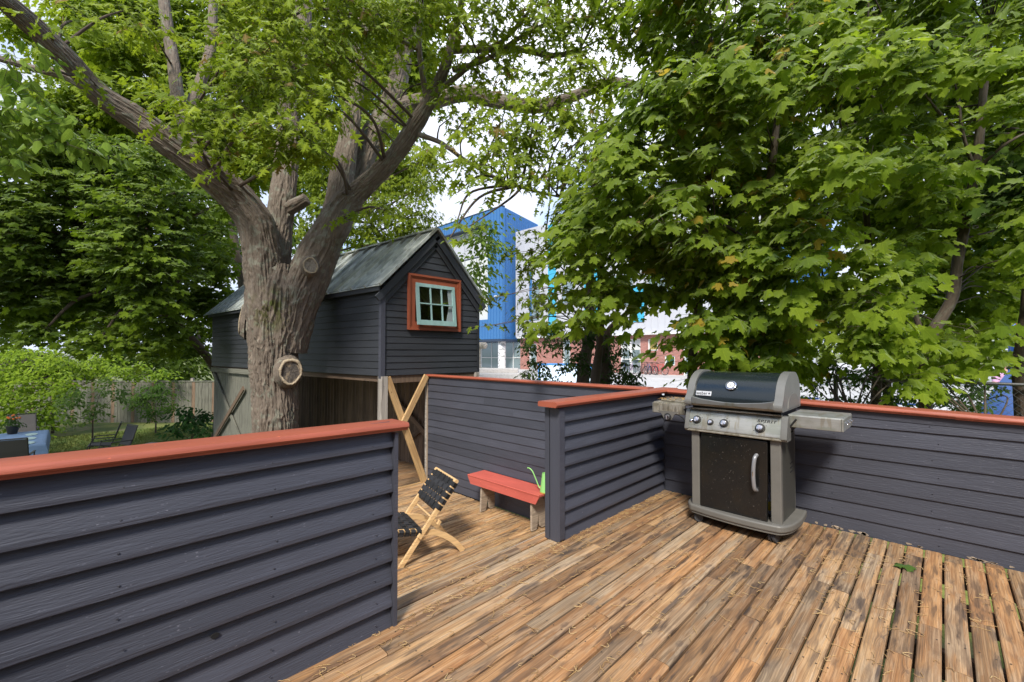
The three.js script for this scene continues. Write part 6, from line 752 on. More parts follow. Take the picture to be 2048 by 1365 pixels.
treeAt('low_shrub', 'low dark leafy shrub beside the shed wall', CLUMPS.shrub_right, null, -1.1, 0.03, { cat: 'shrub', kind: 'ovate', size: 0.15, cover: 1.6, hang: 0.4, dark: [0.03, 0.09, 0.02], light: [0.07, 0.18, 0.04], carry: 0.01, own: 60 });
treeAt('far_tree', 'pale sunlit tree beyond the schoolyard on the right', CLUMPS.far_light_tree, null, 2.5, 0.12, { kind: 'small', size: 0.25, cover: 1.2, hang: 0.3, dark: [0.16, 0.24, 0.03], light: [0.36, 0.42, 0.07], carry: 0.03 });
{ // a fresh leaf and two petals on the deck
  const t = thing('fallen_leaf', 'single fresh green leaf lying on the deck boards right of the grill', 'leaf', [-0.17, 0.012, -3.95], 2.2); const m = part('blade', LEAF.maple.geo, leafMat('maple', rgb(0.08, 0.15, 0.025), 0.2), t); m.scale.setScalar(0.11); m.rotation.x = -Math.PI / 2 + 0.12;
}

{ // the far wood behind the gardens, one mass of leaves
  const t = thing('far_wood', 'far green wood closing the view behind the gardens on the left', 'trees'); t.userData.kind = 'stuff'; const r = rng(64), cl = [];
  for (let i = 0; i < 70; i++) { const a = -R2D(2) + R2D(62) * r(), d = 30 + 8 * r(); const az = R2D(48) + a * 0.9, y = -0.5 + 11 * r(); cl.push([-Math.sin(az) * d, y, -Math.cos(az) * d, 1.7 + 0.9 * r(), 1]); }
  foliage(t, cl, { kind: 'small', size: 0.42, cover: 1.5, hang: 0.4, dark: [0.05, 0.10, 0.010], light: [0.18, 0.27, 0.03] });
}

{ const t = thing('added_side_tree', 'unseen leafy tree added beyond the screen to block low sky over the deck', 'tree'); part('trunk', bough([[5.6, -0.5, -1.5, 0.16], [5.7, 2, -1.6, 0.14], [5.5, 4.4, -1.4, 0.1]], { depth: 0.01, res: 0.06 }), barkDark, t); const c = [[5.2, 3.6, -2.8, 1.2, 0.9], [5.0, 4.4, -1.2, 1.3, 0.9], [5.4, 3.4, 0.4, 1.2, 0.9], [5.8, 5, -2.4, 1.3, 0.9], [5.6, 5.2, 0.2, 1.3, 0.9], [5.9, 3, -4.4, 1.2, 0.9], [5.2, 4.6, -4, 1.2, 0.9]]; carriers(t, c, [[[5.7, 2, -1.6], [5.5, 4.4, -1.4]]], 0.02, 'branch', barkDark); foliage(t, c, { kind: 'maple', size: 0.17, cover: 1.4, dark: [0.1, 0.19, 0.01], light: [0.3, 0.42, 0.02] }); }  // tree and crown added out of view to cut the low sky on this side
// ------------------------------------------------------------------ garden: fence, patio set
{
  const a = V(-28.5, -1.6, 1.85), b = V(-21.3, -1.6, -5.2), L = a.distanceTo(b), d = b.clone().sub(a).normalize();
  const t = thing('garden_fence', 'weathered grey board fence across the back of the garden', 'fence', [a.x, a.y, a.z], Math.atan2(-d.z, d.x)); const r = rng(5);
  const n = Math.floor(L / 0.142); for (let i = 0; i < n; i++) { const g = prof(rr(-0.068, 0.068, -0.01, 0.01, 0.003), 1.74 + 0.02 * r(), { u0: r() * 2, v0: r() * 0.5 }); g.applyMatrix4(new THREE.Matrix4().makeBasis(V(0, 1, 0), V(1, 0, 0), V(0, 0, -1)).setPosition(V(i * 0.142 + 0.07, 0, 0.004 * r()))); part('board', g, i % 6 === 3 ? brownWood[2] : greenGreyWood, t); }
  for (let i = 0; i <= 5; i++) part('post', box(0.1, 1.95, 0.1, i * L / 5, 0.95, -0.07), greyWood, t);
  part('cap_rail', box(L, 0.04, 0.12, L / 2, 1.79, -0.02), greenGreyWood, t); part('rail', [box(L, 0.08, 0.04, L / 2, 1.5, -0.035), box(L, 0.08, 0.04, L / 2, 0.35, -0.035)], greyWood, t);
}
{
  const frame = std({ color: rgb(0.035, 0.033, 0.031), roughness: 0.5 }), sling = std({ color: rgb(0.075, 0.07, 0.065), map: tex(128, 128, (u, v) => 0.7 + 0.4 * Math.abs(Math.sin(u * 120)) * Math.abs(Math.sin(v * 120)), { w: 0.3, h: 0.3 }), roughness: 0.8 }), slingPale = std({ color: rgb(0.17, 0.155, 0.145), roughness: 0.85 });
  const chair = (pos, turn, label, fab, k = 1) => {
    const t = thing('patio_chair', label, 'chair', pos, turn, 'patio chairs round the garden table'); t.scale.setScalar(k);
    for (const s of [-1, 1]) {
      part('side_frame', tube([[s * 0.26, 0, 0.26], [s * 0.26, 0.40, 0.23], [s * 0.26, 0.44, 0.20], [s * 0.26, 0.40, -0.2], [s * 0.26, 0.46, -0.25], [s * 0.26, 0.98, -0.42]], 0.014, 40, 8), frame, t);
      part('leg', tube([[s * 0.26, 0.43, -0.05], [s * 0.26, 0.2, -0.22], [s * 0.26, 0, -0.34]], 0.014, 16, 8), frame, t);
      part('armrest', rbox(0.045, 0.022, 0.46, s * 0.27, 0.62, -0.06, 0.009), frame, t);
      part('arm_support', cyl(0.012, 0.012, V(s * 0.26, 0.42, 0.2), V(s * 0.27, 0.62, 0.14), 8), frame, t);
    }
    part('seat', (() => { const g = prof([[0.43, 0.24], [0.425, 0.0], [0.40, -0.22], [0.412, -0.22], [0.437, 0.0], [0.442, 0.24]], 0.5); g.translate(-0.25, 0, 0); return g; })(), fab, t);
    part('backrest', (() => { const g = prof([[0.47, -0.245], [0.72, -0.335], [0.96, -0.41], [0.96, -0.423], [0.72, -0.35], [0.47, -0.26]], 0.5); g.translate(-0.25, 0, 0); return g; })(), fab, t);
    part('top_bar', cyl(0.014, 0.014, V(-0.26, 0.98, -0.42), V(0.26, 0.98, -0.42), 8), frame, t);
  };
  const face = (x, z, tx, tz) => Math.atan2(tx - x, tz - z);
  chair([-14.75, -1.5, 0.75], face(-14.75, 0.75, -17, 0.45), 'dark mesh patio chair with its back to the deck at the bottom left', sling, 1.08);
  chair([-19.4, -1.5, 0.8], face(-19.4, 0.8, -17, 0.5), 'pale grey patio chair at the far end of the blue table', slingPale, 1.08);
  chair([-16.75, -1.55, -0.75], face(-16.75, -0.75, -16.9, 0.4), 'dark patio chair seen edge on right of the blue table', sling);
  chair([-15.75, -1.55, -0.95], face(-15.75, -0.95, -15.3, 0.4), 'dark patio chair turned toward the deck nearest the stone slab', sling);
  const cloth = std({ map: tex(256, 256, (u, v) => { const m = 0.85 + 0.3 * fbm(u * 8, v * 8, 4); return [0.15 * m, 0.24 * m, 0.38 * m]; }), roughness: 0.9 });
  const t = thing('garden_table', 'garden table under a light blue cloth at the lower left', 'table', [-17.0, -1.52, 0.75], 0.0);
  for (const [x, z] of [[-1.2, -0.36], [1.2, -0.36], [-1.2, 0.36], [1.2, 0.36]]) part('leg', box(0.05, 0.70, 0.05, x, 0.35, z), frame, t);
  part('tabletop', rbox(2.7, 0.03, 0.92, 0, 0.705, 0, 0.01), frame, t);
  const tc = thing('tablecloth', 'light blue cloth draped over the garden table', 'tablecloth', [-17.0, -0.805, 0.75], 0.0);
  const P = [], I = [], N = 60, M = 30; for (let j = 0; j <= M; j++) for (let i = 0; i <= N; i++) { const x = (i / N - 0.5) * 3.3, z = (j / M - 0.5) * 1.5, ox = Math.max(0, Math.abs(x) - 1.37), oz = Math.max(0, Math.abs(z) - 0.48), dr = Math.max(ox, oz); P.push(Math.sign(x) * (Math.min(Math.abs(x), 1.37) + 0.12 * ox + 0.04 * oz * Math.sin(x * 14)), 0.008 - dr * 0.95 + 0.004 * n2(x * 5, z * 5), Math.sign(z) * (Math.min(Math.abs(z), 0.48) + 0.14 * oz + 0.03 * ox * Math.sin(z * 16))); }
  for (let j = 0; j < M; j++) for (let i = 0; i < N; i++) { const a = j * (N + 1) + i; I.push(a, a + 1, a + N + 1, a + 1, a + N + 2, a + N + 1); } const g = new THREE.BufferGeometry(); g.setAttribute('position', new THREE.Float32BufferAttribute(P, 3)); g.setIndex(I); g.computeVertexNormals(); part('cloth', boxUV(g.toNonIndexed()), cloth, tc);
  const mats = ['placemat nearest the deck end of the blue table', 'middle placemat on the blue table', 'farthest placemat on the blue table']; const pm = std({ color: rgb(0.34, 0.46, 0.44), roughness: 0.8 });
  mats.forEach((l, i) => { const m = thing('placemat', 'pale green leaf shaped ' + l, 'placemat', [-15.95 - i * 0.8, -0.788, 0.58], 0.0); const s = flat([[-0.25, 0], [-0.18, 0.08], [0, 0.12], [0.18, 0.08], [0.25, 0], [0.18, -0.08], [0, -0.12], [-0.18, -0.08]], 0.006); s.rotateX(-Math.PI / 2); part('mat', boxUV(clean(s)), pm, m); });
  const pot = thing('flower_pot', 'dark planter with orange flowers behind the near patio chair', 'planter', [-18.1, -0.795, 0.95]); part('pot', lathe([[0, 0], [0.09, 0], [0.13, 0.2], [0.14, 0.22], [0.12, 0.22], [0, 0.19]], 24), frame, pot); foliage(pot, [[0, 0.34, 0, 0.2, 1]], { kind: 'small', size: 0.07, cover: 2, dark: [0.04, 0.09, 0.02], light: [0.1, 0.18, 0.03] }); const r = rng(3); for (let i = 0; i < 7; i++) { const f = new THREE.IcosahedronGeometry(0.028, 1); f.translate((r() - 0.5) * 0.3, 0.4 + 0.12 * r(), (r() - 0.5) * 0.3); part('blossom', f, std({ color: rgb(0.75, 0.2, 0.04), roughness: 0.8 }), pot); }
  const sl = thing('stone_slab', 'flat grey stone slab on the lawn beside the patio chairs', 'slab', [-15.6, -1.5, -1.9], 0.7); part('slab', rbox(1.1, 0.36, 0.6, 0, 0.18, 0, 0.04, 3), std({ color: rgb(0.33, 0.33, 0.32), map: tex(256, 256, (u, v) => 0.7 + 0.5 * fbm(u * 12, v * 12, 5)), roughness: 0.9 }), sl);
}
{ // low brown house and pale roof beyond the garden fence
  const roofTex = tex(512, 512, (u, v) => { const y = v * 8, x = u * 8, row = Math.floor(y * 4), k = hh(Math.floor(x * 3 + (row % 2) * 0.5), row); const m = 0.75 + 0.5 * k; return [m, m, m]; }, { w: 8, h: 8 });
  const t = thing('brown_roofed_garage', 'low garage with dark brown shingle roof above the left hedge', 'garage', [-34.5, -2.35, 3.2], R2D(45)); part('wall', box(7, 2.5, 5, 0, 1.25, 0), std({ color: rgb(0.16, 0.12, 0.1), roughness: 0.9 }), t); for (const s of [-1, 1]) { const g = box(7.4, 0.08, 3.2, 0, 0, 0); g.rotateX(s * 0.42); g.translate(0, 3.05, s * 1.4); part('roof', g, std({ color: rgb(0.085, 0.05, 0.05), map: roofTex, roughness: 0.9 }), t); }
  const h = thing('pale_house', 'pale house with sunlit pinkish roof glimpsed beyond the garden fence', 'house', [-31, -1.2, -14.5], R2D(35)); part('wall', box(8, 2.0, 6, 0, 1.0, 0), std({ color: rgb(0.5, 0.46, 0.42), roughness: 0.9 }), h); for (const s of [-1, 1]) { const g = box(8.6, 0.08, 3.8, 0, 0, 0); g.rotateX(s * 0.4); g.translate(0, 2.6, s * 1.65); part('roof', g, std({ color: rgb(0.5, 0.38, 0.34), map: roofTex, roughness: 0.9 }), h); }
}
// ------------------------------------------------------------------ school
{
  const t = thing('school', 'blue and white school with ribbed metal walls over a brick ground floor', 'school building', [0, 0, 0]);
  const Z = -34.2, cz = -32.1, cx = -32.96;
  const rib = (a, b, ribs, w) => { const s = (x, y) => 1; return std({ color: rgb(...a), roughness: 0.5, metalness: 0.1 }); };
  const blue = rib([0.055, 0.185, 0.42]), blue2 = std({ color: rgb(0.045, 0.16, 0.39), roughness: 0.45 }), white = std({ color: rgb(0.50, 0.51, 0.55), roughness: 0.6 }), cyan = std({ color: rgb(0.06, 0.42, 0.62), roughness: 0.5 }), glassy = std({ color: rgb(0.25, 0.32, 0.34), roughness: 0.12, metalness: 0.3 }), darkTrim = std({ color: rgb(0.03, 0.05, 0.09), roughness: 0.5 }), blind = std({ color: rgb(0.6, 0.62, 0.6), roughness: 0.8 }), frameW = std({ color: rgb(0.75, 0.75, 0.75), roughness: 0.5 });
  const brickMap = tex(1024, 512, (u, v) => { const X = u * 4.0 / 0.21, Y = v * 2 / 0.075, row = Math.floor(Y), xx = X + (row % 2) * 0.5, fx = xx - Math.floor(xx), fy = Y - row; const mortar = fx < 0.05 || fy < 0.14; const k = hh(Math.floor(xx), row); const m = 0.8 + 0.4 * k; return mortar ? [0.42, 0.36, 0.33] : [0.36 * m, 0.135 * m, 0.105 * m]; }, { w: 4, h: 2, wrap: THREE.RepeatWrapping });
  const brick = std({ map: brickMap, roughness: 0.9 });
  const B = (name, x0, x1, y0, y1, z0, z1, m, par = t) => part(name, box(x1 - x0, y1 - y0, z1 - z0, (x0 + x1) / 2, (y0 + y1) / 2, (z0 + z1) / 2, 0.02), m, par);
  // blue block: top band, right pier, bottom band round the white window bay; ribs as real battens
  const skew = R2D(13), dirS = V(-Math.sin(skew), 0, -Math.cos(skew));
  const blk = new THREE.Group(); blk.name = 'blue_block'; t.add(blk);
  B('wall', -46, -35.2, 15.3, 16.85, cz - 0.4, cz, blue, blk); B('wall', -35.2, cx, 2.8, 16.85, cz - 0.4, cz, blue, blk); B('wall', -46, -35.2, 2.8, 4.95, cz - 0.4, cz, blue, blk);
  { const g = box(8, 14.05, 0.3, 4, 9.825, -0.15); const m = new THREE.Matrix4().makeBasis(dirS, V(0, 1, 0), dirS.clone().cross(V(0, 1, 0))).setPosition(V(cx, 0, cz - 0.01)); g.applyMatrix4(m); part('side_wall', g, blue2, blk); const ribs = []; for (let i = 0; i < 20; i++) { const q = box(0.05, 14.0, 0.06, 0.2 + i * 0.4, 9.825, 0.02, 0.01); q.applyMatrix4(m); ribs.push(q); } for (const q of ribs) part('rib', q, blue2, blk); }
  for (let x = -45.8; x < cx; x += 0.46) { if (x < -35.2) { B('rib', x, x + 0.05, 15.3, 16.84, cz, cz + 0.05, blue, blk); B('rib', x, x + 0.05, 2.82, 4.9, cz, cz + 0.05, blue, blk); } else B('rib', x, x + 0.05, 2.82, 16.84, cz, cz + 0.05, blue, blk); }
  B('soffit', -46, cx, 2.55, 2.79, cz - 3, cz + 0.02, darkTrim, blk); B('parapet', -46, cx + 0.05, 16.85, 16.95, cz - 0.4, cz + 0.06, darkTrim, blk); B('roof_shade', -46, -35.2, 15.2, 15.35, cz - 0.3, cz + 0.5, darkTrim, blk);
  const bay = new THREE.Group(); bay.name = 'window_bay'; t.add(bay); const bz = cz - 0.25;
  for (let i = 0; i < 5; i++) { const x1 = -35.22 - i * 2.1, x0 = x1 - 2.04; B('panel', x0, x1, 12.12, 15.28, bz - 0.1, bz, white, bay); B('pane', x0, x1, 10.97, 12.02, bz - 0.1, bz - 0.02, blind, bay); B('pane', x0, x1, 9.1, 10.9, bz - 0.1, bz - 0.02, blind, bay); B('panel', x0, x1, 4.98, 9.02, bz - 0.1, bz, i % 2 ? white : blind, bay); B('mullion', x1, x1 + 0.06, 4.97, 15.28, bz - 0.1, bz + 0.04, std({ color: rgb(0.3, 0.32, 0.34), roughness: 0.4 }), bay); }
  B('transom', -46, -35.2, 10.9, 10.97, bz - 0.1, bz + 0.04, darkTrim, bay); B('transom', -46, -35.2, 12.02, 12.12, bz - 0.1, bz + 0.04, darkTrim, bay); B('transom', -46, -35.2, 9.02, 9.1, bz - 0.1, bz + 0.04, darkTrim, bay);
  B('outside_lamp', -33.9, -33.5, 7.3, 7.4, cz, cz + 0.3, frameW, blk);
  // glazed ground floor under the block
  const low = new THREE.Group(); low.name = 'glazed_entrance'; t.add(low); for (let i = 0; i < 8; i++) { const x = -46 + i * 1.75; B('pane', x, x + 1.68, -0.4, 2.5, cz - 2.6, cz - 2.55, glassy, low); B('mullion', x + 1.68, x + 1.75, -0.45, 2.55, cz - 2.62, cz - 2.5, frameW, low); } B('transom', -46, -32.2, 0.75, 0.83, cz - 2.6, cz - 2.48, frameW, low);
  part('column', cyl(0.42, 0.42, V(-33.7, -0.45, cz - 0.7), V(-33.7, 2.6, cz - 0.7), 24), std({ map: tex(128, 256, (u, v) => { const m = fbm(u * 6, v * 20, 4); const c = m > 0.62 ? 0.35 : 0.72; return [c, c, c]; }), roughness: 0.8 }), t);
  // white wing over brick
  const wing = new THREE.Group(); wing.name = 'white_wing'; t.add(wing);
  B('wall', -33.0, -7.6, 3.0, 14.5, Z - 0.4, Z, white, wing); for (let x = -32.9; x < -7.7; x += 0.6) B('rib', x, x + 0.05, 3.02, 14.45, Z, Z + 0.04, white, wing);
  const pn = (x0, x1, y0, y1, m, n = 'panel') => B(n, x0, x1, y0, y1, Z - 0.1, Z + 0.07, m, wing);
  pn(-30.95, -30.6, 4.7, 9.9, blue); pn(-30.6, -29.6, 4.75, 8.3, glassy, 'window'); pn(-30.6, -29.6, 8.3, 8.55, darkTrim, 'window_head'); pn(-28.4, -27.4, 3.2, 14.3, cyan); pn(-24.0, -22.3, 3.05, 10.0, cyan); pn(-26.6, -25.4, 6.2, 8.2, glassy, 'window'); pn(-21.0, -19.0, 5.5, 8.2, glassy, 'window'); pn(-17.5, -15.4, 5.5, 8.2, glassy, 'window'); pn(-19.0, -17.9, 4.0, 7.0, cyan); pn(-14, -12, 5.5, 8.2, glassy, 'window');
  B('blue_corner_block', -7.6, -5.0, 2.9, 9.4, Z - 2, Z + 0.8, blue2, t); for (let x = -7.5; x < -5.1; x += 0.5) B('rib', x, x + 0.05, 2.92, 9.35, Z + 0.8, Z + 0.85, blue2, t);
  const gf = new THREE.Group(); gf.name = 'brick_ground_floor'; t.add(gf);
  { const openings = [[-31.0, -30.0, -0.4, 2.3], [-26.6, -25.7, -0.4, 2.6], [-20.2, -18.3, -0.4, 2.55], [-17.6, -16.75, 1.55, 2.5], [-16.15, -15.3, 0.36, 1.12], [-14.6, -13.7, -0.4, 2.7], [-11.5, -9.8, 0.6, 2.4]]; const s = new THREE.Shape([[-32.3, -0.5], [-8, -0.5], [-8, 3.0], [-32.3, 3.0]].map(p => new THREE.Vector2(...p))); for (const [a, b, c, d] of openings) s.holes.push(new THREE.Path([[a, c], [a, d], [b, d], [b, c]].map(p => new THREE.Vector2(...p)))); const g = new THREE.ExtrudeGeometry(s, { depth: 0.3, bevelEnabled: false }); g.translate(0, 0, Z - 0.28); part('brick_wall', boxUV(clean(g)), brick, gf);
    openings.forEach(([a, b, c, d], i) => { const w = new THREE.Group(); w.name = 'window'; gf.add(w); B('pane', a, b, c, d, Z - 0.24, Z - 0.2, i === 3 ? std({ color: rgb(0.3, 0.24, 0.08), roughness: 0.2 }) : i === 4 ? std({ color: rgb(0.04, 0.11, 0.12), roughness: 0.15 }) : glassy, w); const f = 0.07; B('frame', a, b, d - f, d, Z - 0.2, Z - 0.02, frameW, w); B('frame', a, b, c, c + f, Z - 0.2, Z + 0.06, frameW, w); B('frame', a, a + f, c + f, d - f, Z - 0.2, Z - 0.02, frameW, w); B('frame', b - f, b, c + f, d - f, Z - 0.2, Z - 0.02, frameW, w); if (i === 2) { B('mullion', (a + b) / 2 - 0.09, (a + b) / 2 + 0.09, c + f, d - f, Z - 0.2, Z - 0.02, frameW, w); B('transom', a + f, b - f, 0.76, 0.84, Z - 0.2, Z - 0.03, frameW, w); B('blind', a + f, b - f, 1.6, d - f, Z - 0.235, Z - 0.19, blind, w); } }); }
  B('eave_band', -32.4, -8, 2.86, 3.0, Z - 0.1, Z + 0.5, frameW, t); B('rear_mass', -46, -8, -0.5, 14.3, Z - 12, Z - 4.2, white, t);
}
{ // bicycles by the school wall
  const tyre = std({ color: rgb(0.02, 0.02, 0.02), roughness: 0.8 }), rim = std({ color: rgb(0.45, 0.45, 0.47), roughness: 0.3, metalness: 0.8 });
  const make = (c, label, x, turn) => { const t = thing('bicycle', label, 'bicycle', [x, -0.4, -33.35], turn, 'bicycles parked along the school wall'); const paint = std({ color: rgb(...c), roughness: 0.35 });
    for (const z of [-0.52, 0.52]) { const w = new THREE.Group(); w.name = 'wheel'; t.add(w); w.position.set(0, 0.34, z); w.rotation.y = Math.PI / 2; part('tyre', new THREE.TorusGeometry(0.33, 0.022, 8, 28), tyre, w); part('rim', new THREE.TorusGeometry(0.30, 0.012, 6, 28), rim, w); part('spokes', [0, 1, 2, 3, 4, 5].map(i => { const g = new THREE.CylinderGeometry(0.003, 0.003, 0.6, 4); g.rotateZ(i * Math.PI / 6); return g; }), rim, w); }
    const s = (a, b, r = 0.018) => cyl(r, r, V(0, ...a), V(0, ...b), 8); part('frame', [s([0.34, -0.52], [0.30, -0.05], 0.012), s([0.34, -0.52], [0.82, -0.18], 0.012), s([0.30, -0.05], [0.88, -0.2]), s([0.30, -0.05], [0.76, 0.36]), s([0.80, -0.17], [0.82, 0.34]), s([0.34, 0.52], [0.95, 0.33])], paint, t); part('handlebar', tube([[-0.28, 0.98, 0.25], [-0.2, 1.0, 0.33], [0, 0.97, 0.34], [0.2, 1.0, 0.33], [0.28, 0.98, 0.25]], 0.013, 20, 6), tyre, t); part('saddle', rbox(0.14, 0.05, 0.26, 0, 0.93, -0.21, 0.025), tyre, t); const cr = new THREE.TorusGeometry(0.09, 0.012, 6, 20); cr.rotateY(Math.PI / 2); cr.translate(0.04, 0.3, -0.05); part('chain_ring', cr, rim, t); };
  [['dark blue bicycle at the left end of the rack by the brick wall', [0.04, 0.07, 0.2], -19.3], ['purple bicycle second from the left by the brick wall', [0.2, 0.08, 0.25], -18.75], ['grey bicycle third from the left by the brick wall', [0.3, 0.3, 0.32], -18.2], ['black bicycle in the middle by the brick wall', [0.03, 0.03, 0.03], -17.65], ['dull blue bicycle fourth from the right by the brick wall', [0.08, 0.14, 0.3], -17.2], ['maroon bicycle just left of the bright red one', [0.3, 0.04, 0.06], -16.75], ['bright red bicycle at the right end below the small window', [0.6, 0.05, 0.06], -16.2]].forEach(([l, c, x], i) => make(c, l, x, 0.7 + 0.25 * hh(i, 4) + (i > 5 ? 0.4 : 0)));
}
{ // log shelter, white log bench and blue play panel in the schoolyard
  const log = std({ color: rgb(1.5, 1.45, 1.35), map: greyWoodMap, roughness: 0.85 });
  const t = thing('log_shelter', 'rustic shelter of pale logs beside the treehouse corner', 'shelter', [-29.2, -0.4, -25.2]);
  part('beam', (() => { const g = bough([[-2.4, 2.42, 0.3, 0.3], [-0.6, 2.4, 0.1, 0.31], [1.1, 2.38, -0.15, 0.28], [1.25, 2.38, -0.17, 0.02]], { depth: 0.01, res: 0.08 }); return g; })(), log, t); for (const [x, z] of [[0.45, 0.0], [0.0, 0.35], [-1.9, 0.2]]) part('post', cyl(0.19, 0.17, V(x, 0, z), V(x - 0.05, 2.2, z), 14), log, t); part('brace', cyl(0.07, 0.07, V(-0.4, 0.1, 0.3), V(0.1, 1.6, 0.1), 10), newTimber, t);
  const s = thing('stone_ledge', 'low pale stone ledge steps in the schoolyard past the treehouse', 'stone steps', [-24, -0.45, -19.5], 0.75); const st = std({ color: rgb(0.52, 0.49, 0.46), map: tex(256, 256, (u, v) => 0.75 + 0.4 * fbm(u * 10, v * 10, 5)), roughness: 0.9 }); part('step', rbox(9, 0.5, 3, 0, 0.2, 0, 0.06), st, s); part('step', rbox(7, 0.3, 1.6, 0.4, 0.58, -0.4, 0.05), st, s);
  const p = thing('tilted_play_panel', 'tilted blue framed white panel behind the ivy covered tree', 'play equipment', [-11.2, -0.45, -14.6], 0.75); const bl = std({ color: rgb(0.03, 0.2, 0.5), roughness: 0.5 }); const fr = box(2.2, 1.4, 0.06, 0, 0, 0); fr.rotateX(-0.7); fr.translate(0, 0.8, 0); part('panel', fr, std({ color: rgb(0.6, 0.72, 0.85), roughness: 0.6 }), p); for (const y of [-0.7, 0.7]) { const q = box(2.3, 0.1, 0.09, 0, y, 0); q.rotateX(-0.7); q.translate(0, 0.8, 0); part('frame', q, bl, p); } for (const x of [-1.1, 1.1]) { const q = box(0.1, 1.3, 0.09, x, 0, 0); q.rotateX(-0.7); q.translate(0, 0.8, 0); part('frame', q, bl, p); } for (const x of [-0.8, 0.8]) part('leg', cyl(0.05, 0.05, V(x, 0, 0), V(x, 0.8, 0), 10), bl, p);
}
{ // swing frame, chain link fence, child in pink behind the right wall
  const red = std({ color: rgb(0.5, 0.035, 0.05), roughness: 0.4 }), bl = std({ color: rgb(0.03, 0.12, 0.45), roughness: 0.4 });
  const t = thing('swing_frame', 'red and blue playground frame glimpsed through leaves right of the grill', 'play equipment', [-1.5, -0.45, -14.5]);
  for (const x of [-2.6, 2.6]) { part('leg', cyl(0.07, 0.07, V(x, 0, -0.9), V(x, 2.5, 0), 12), x < 0 ? red : bl, t); part('leg', cyl(0.07, 0.07, V(x, 0, 0.9), V(x, 2.5, 0), 12), bl, t); } part('top_bar', cyl(0.07, 0.07, V(-2.7, 2.5, 0), V(2.7, 2.5, 0), 12), red, t);
  for (const x of [-1.2, 0.9]) { part('chain', [cyl(0.012, 0.012, V(x - 0.22, 2.5, 0), V(x - 0.22, 0.6, 0), 6), cyl(0.012, 0.012, V(x + 0.22, 2.5, 0), V(x + 0.22, 0.6, 0), 6)], std({ color: rgb(0.3, 0.3, 0.3), roughness: 0.4, metalness: 0.7 }), t); part('swing_seat', rbox(0.5, 0.04, 0.2, x, 0.6, 0, 0.015), bl, t); }
  const tent = thing('play_tent', 'small blue play tent with white base behind the right end of the wall', 'play equipment', [1.0, -0.45, -13.5]); part('canopy', (() => { const g = new THREE.ConeGeometry(0.7, 1.0, 4); g.rotateY(0.6); g.translate(0, 1.1, 0); return g; })(), std({ color: rgb(0.02, 0.07, 0.24), roughness: 0.6 }), tent); part('base', (() => { const g = new THREE.CylinderGeometry(0.66, 0.7, 0.6, 4); g.rotateY(0.6); g.translate(0, 0.31, 0); return g; })(), std({ color: rgb(0.5, 0.62, 0.75), roughness: 0.7 }), tent); part('sash_band', (() => { const g = new THREE.CylinderGeometry(0.71, 0.71, 0.06, 4); g.rotateY(0.6); g.translate(0, 0.6, 0); return g; })(), red, tent);
  const f = thing('chain_link_fence', 'chain link fence running behind the maples and the right wall', 'fence', [0, 0, -8.4]); const wire = std({ color: rgb(0.16, 0.16, 0.16), roughness: 0.5, metalness: 0.6 }), W = []; for (let x = -0.5; x < 4.6; x += 0.09) for (const s of [-1, 1]) { const g = new THREE.CylinderGeometry(0.0022, 0.0022, 2.0, 3, 1, true); g.rotateZ(s * 0.7854); g.translate(x, 0.3, s * 0.002); W.push(g); } part('wire_mesh', W, wire, f).userData.kind = 'stuff'; for (let x = -1.2; x < 5; x += 2.4) part('post', cyl(0.03, 0.03, V(x, -0.5, 0), V(x, 1.08, 0), 10), wire, f); part('top_rail', cyl(0.02, 0.02, V(-1.2, 1.02, 0), V(5, 1.02, 0), 8), wire, f);
  // child: one continuous skin and clothes from a blended field
  const t2 = thing('person', 'child in grey cap, pink shirt and light blue trousers behind the chain fence', 'person', [1.28, -0.45, -19.5], 0.5);
  const field = (bones, res, lo, hi, cond) => { const mc = new MarchingCubes(res, new THREE.MeshBasicMaterial(), true, false, 60000), S = hi - lo; for (let k = 0; k < res; k++) for (let j = 0; j < res; j++) for (let i = 0; i < res; i++) { const p = [lo + S * i / res - (lo + hi) / 2, S * j / res - 0.05, lo + S * k / res - (lo + hi) / 2]; let acc = 0; for (const [a, b, ra, rb] of bones) { const ab = [b[0] - a[0], b[1] - a[1], b[2] - a[2]], ap = [p[0] - a[0], p[1] - a[1], p[2] - a[2]], h = clamp((ap[0] * ab[0] + ap[1] * ab[1] + ap[2] * ab[2]) / (ab[0] ** 2 + ab[1] ** 2 + ab[2] ** 2)); const d = Math.hypot(ap[0] - ab[0] * h, ap[1] - ab[1] * h, ap[2] - ab[2] * h) - mix(ra, rb, h); acc += Math.exp(-d * 30); } mc.field[i + j * res + k * res * res] = Math.log(acc) / 30; } mc.isolation = 0; mc.update(); const n = mc.count, P = new Float32Array(mc.positionArray.slice(0, n * 3)); for (let i = 0; i < n; i++) { P[3 * i] = P[3 * i] * S / 2 ; P[3 * i + 1] = (P[3 * i + 1] + 1) * S / 2 - 0.05; P[3 * i + 2] = P[3 * i + 2] * S / 2; } const g = new THREE.BufferGeometry(); g.setAttribute('position', new THREE.BufferAttribute(P, 3)); g.setAttribute('normal', new THREE.BufferAttribute(new Float32Array(mc.normalArray.slice(0, n * 3)), 3)); return g; };
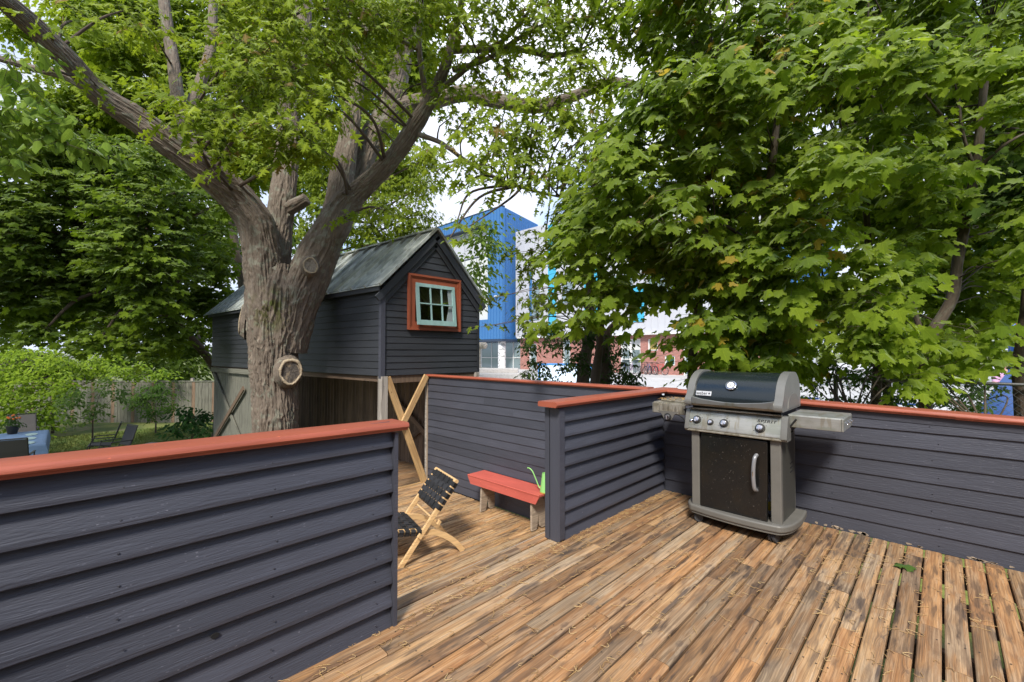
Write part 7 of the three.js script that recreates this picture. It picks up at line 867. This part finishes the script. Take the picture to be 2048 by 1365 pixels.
  const skin = [[[0, 1.42, 0], [0, 1.53, 0.01], 0.085, 0.095], [[0, 1.26, 0], [0, 1.4, 0], 0.05, 0.045], [[-0.1, 0.82, 0], [0.1, 0.82, 0], 0.11, 0.11], [[0, 0.9, 0], [0, 1.2, 0], 0.12, 0.13], [[-0.16, 1.22, 0], [0.16, 1.22, 0], 0.06, 0.06], [[-0.19, 1.2, 0], [-0.25, 0.95, 0.02], 0.045, 0.036], [[-0.25, 0.95, 0.02], [-0.24, 0.72, 0.08], 0.036, 0.028], [[0.19, 1.2, 0], [0.25, 0.95, 0.02], 0.045, 0.036], [[0.25, 0.95, 0.02], [0.22, 0.74, 0.12], 0.036, 0.028], [[-0.24, 0.72, 0.08], [-0.235, 0.63, 0.1], 0.03, 0.018], [[0.22, 0.74, 0.12], [0.21, 0.65, 0.15], 0.03, 0.018], [[-0.09, 0.8, 0], [-0.1, 0.45, 0.02], 0.08, 0.055], [[-0.1, 0.45, 0.02], [-0.1, 0.07, 0], 0.055, 0.04], [[0.09, 0.8, 0], [0.11, 0.45, 0.04], 0.08, 0.055], [[0.11, 0.45, 0.04], [0.12, 0.07, 0.02], 0.055, 0.04], [[-0.1, 0.05, 0], [-0.11, 0.035, 0.12], 0.045, 0.035], [[0.12, 0.05, 0.02], [0.13, 0.035, 0.14], 0.045, 0.035], [[0, 1.49, 0.09], [0, 1.47, 0.115], 0.014, 0.012], [[-0.09, 1.49, 0], [-0.1, 1.5, 0], 0.02, 0.02], [[0.09, 1.49, 0], [0.1, 1.5, 0], 0.02, 0.02]];
  part('body', field(skin, 100, -0.85, 0.85), std({ color: rgb(0.5, 0.3, 0.22), roughness: 0.6 }), t2);
  const grow = (b, k) => b.map(([p, q, u, v]) => [p, q, u + k, v + k]);
  part('shirt', field(grow([skin[3], skin[4], [[-0.19, 1.2, 0], [-0.235, 1.02, 0.015], 0.048, 0.045], [[0.19, 1.2, 0], [0.235, 1.02, 0.015], 0.048, 0.045]], 0.016), 90, -0.85, 0.85), std({ color: rgb(0.62, 0.36, 0.55), roughness: 0.85 }), t2);
  part('trousers', field(grow([skin[2], skin[11], skin[13], [[-0.1, 0.45, 0.02], [-0.1, 0.12, 0], 0.058, 0.052], [[0.11, 0.45, 0.04], [0.12, 0.12, 0.02], 0.058, 0.052]], 0.014), 90, -0.85, 0.85), std({ color: rgb(0.25, 0.42, 0.62), roughness: 0.85 }), t2);
  const capG = new THREE.SphereGeometry(0.108, 24, 12, 0, 6.3, 0, 1.6); capG.translate(0, 1.55, 0); const brim = new THREE.CylinderGeometry(0.1, 0.1, 0.01, 20); brim.scale(0.8, 1, 0.8); brim.translate(0, 1.555, 0.085); part('cap', [capG, brim], std({ color: rgb(0.3, 0.3, 0.31), roughness: 0.8 }), t2);
  for (const s of [-1, 1]) { const e = new THREE.SphereGeometry(0.01, 10, 8); e.translate(s * 0.035, 1.505, 0.088); part('eye', e, std({ color: rgb(0.02, 0.02, 0.02), roughness: 0.3 }), t2); } const mo = new THREE.SphereGeometry(0.02, 10, 6); mo.scale(1, 0.25, 0.4); mo.translate(0, 1.435, 0.09); part('mouth', mo, std({ color: rgb(0.4, 0.12, 0.1), roughness: 0.5 }), t2);
}
renderer.render(scene, camera);
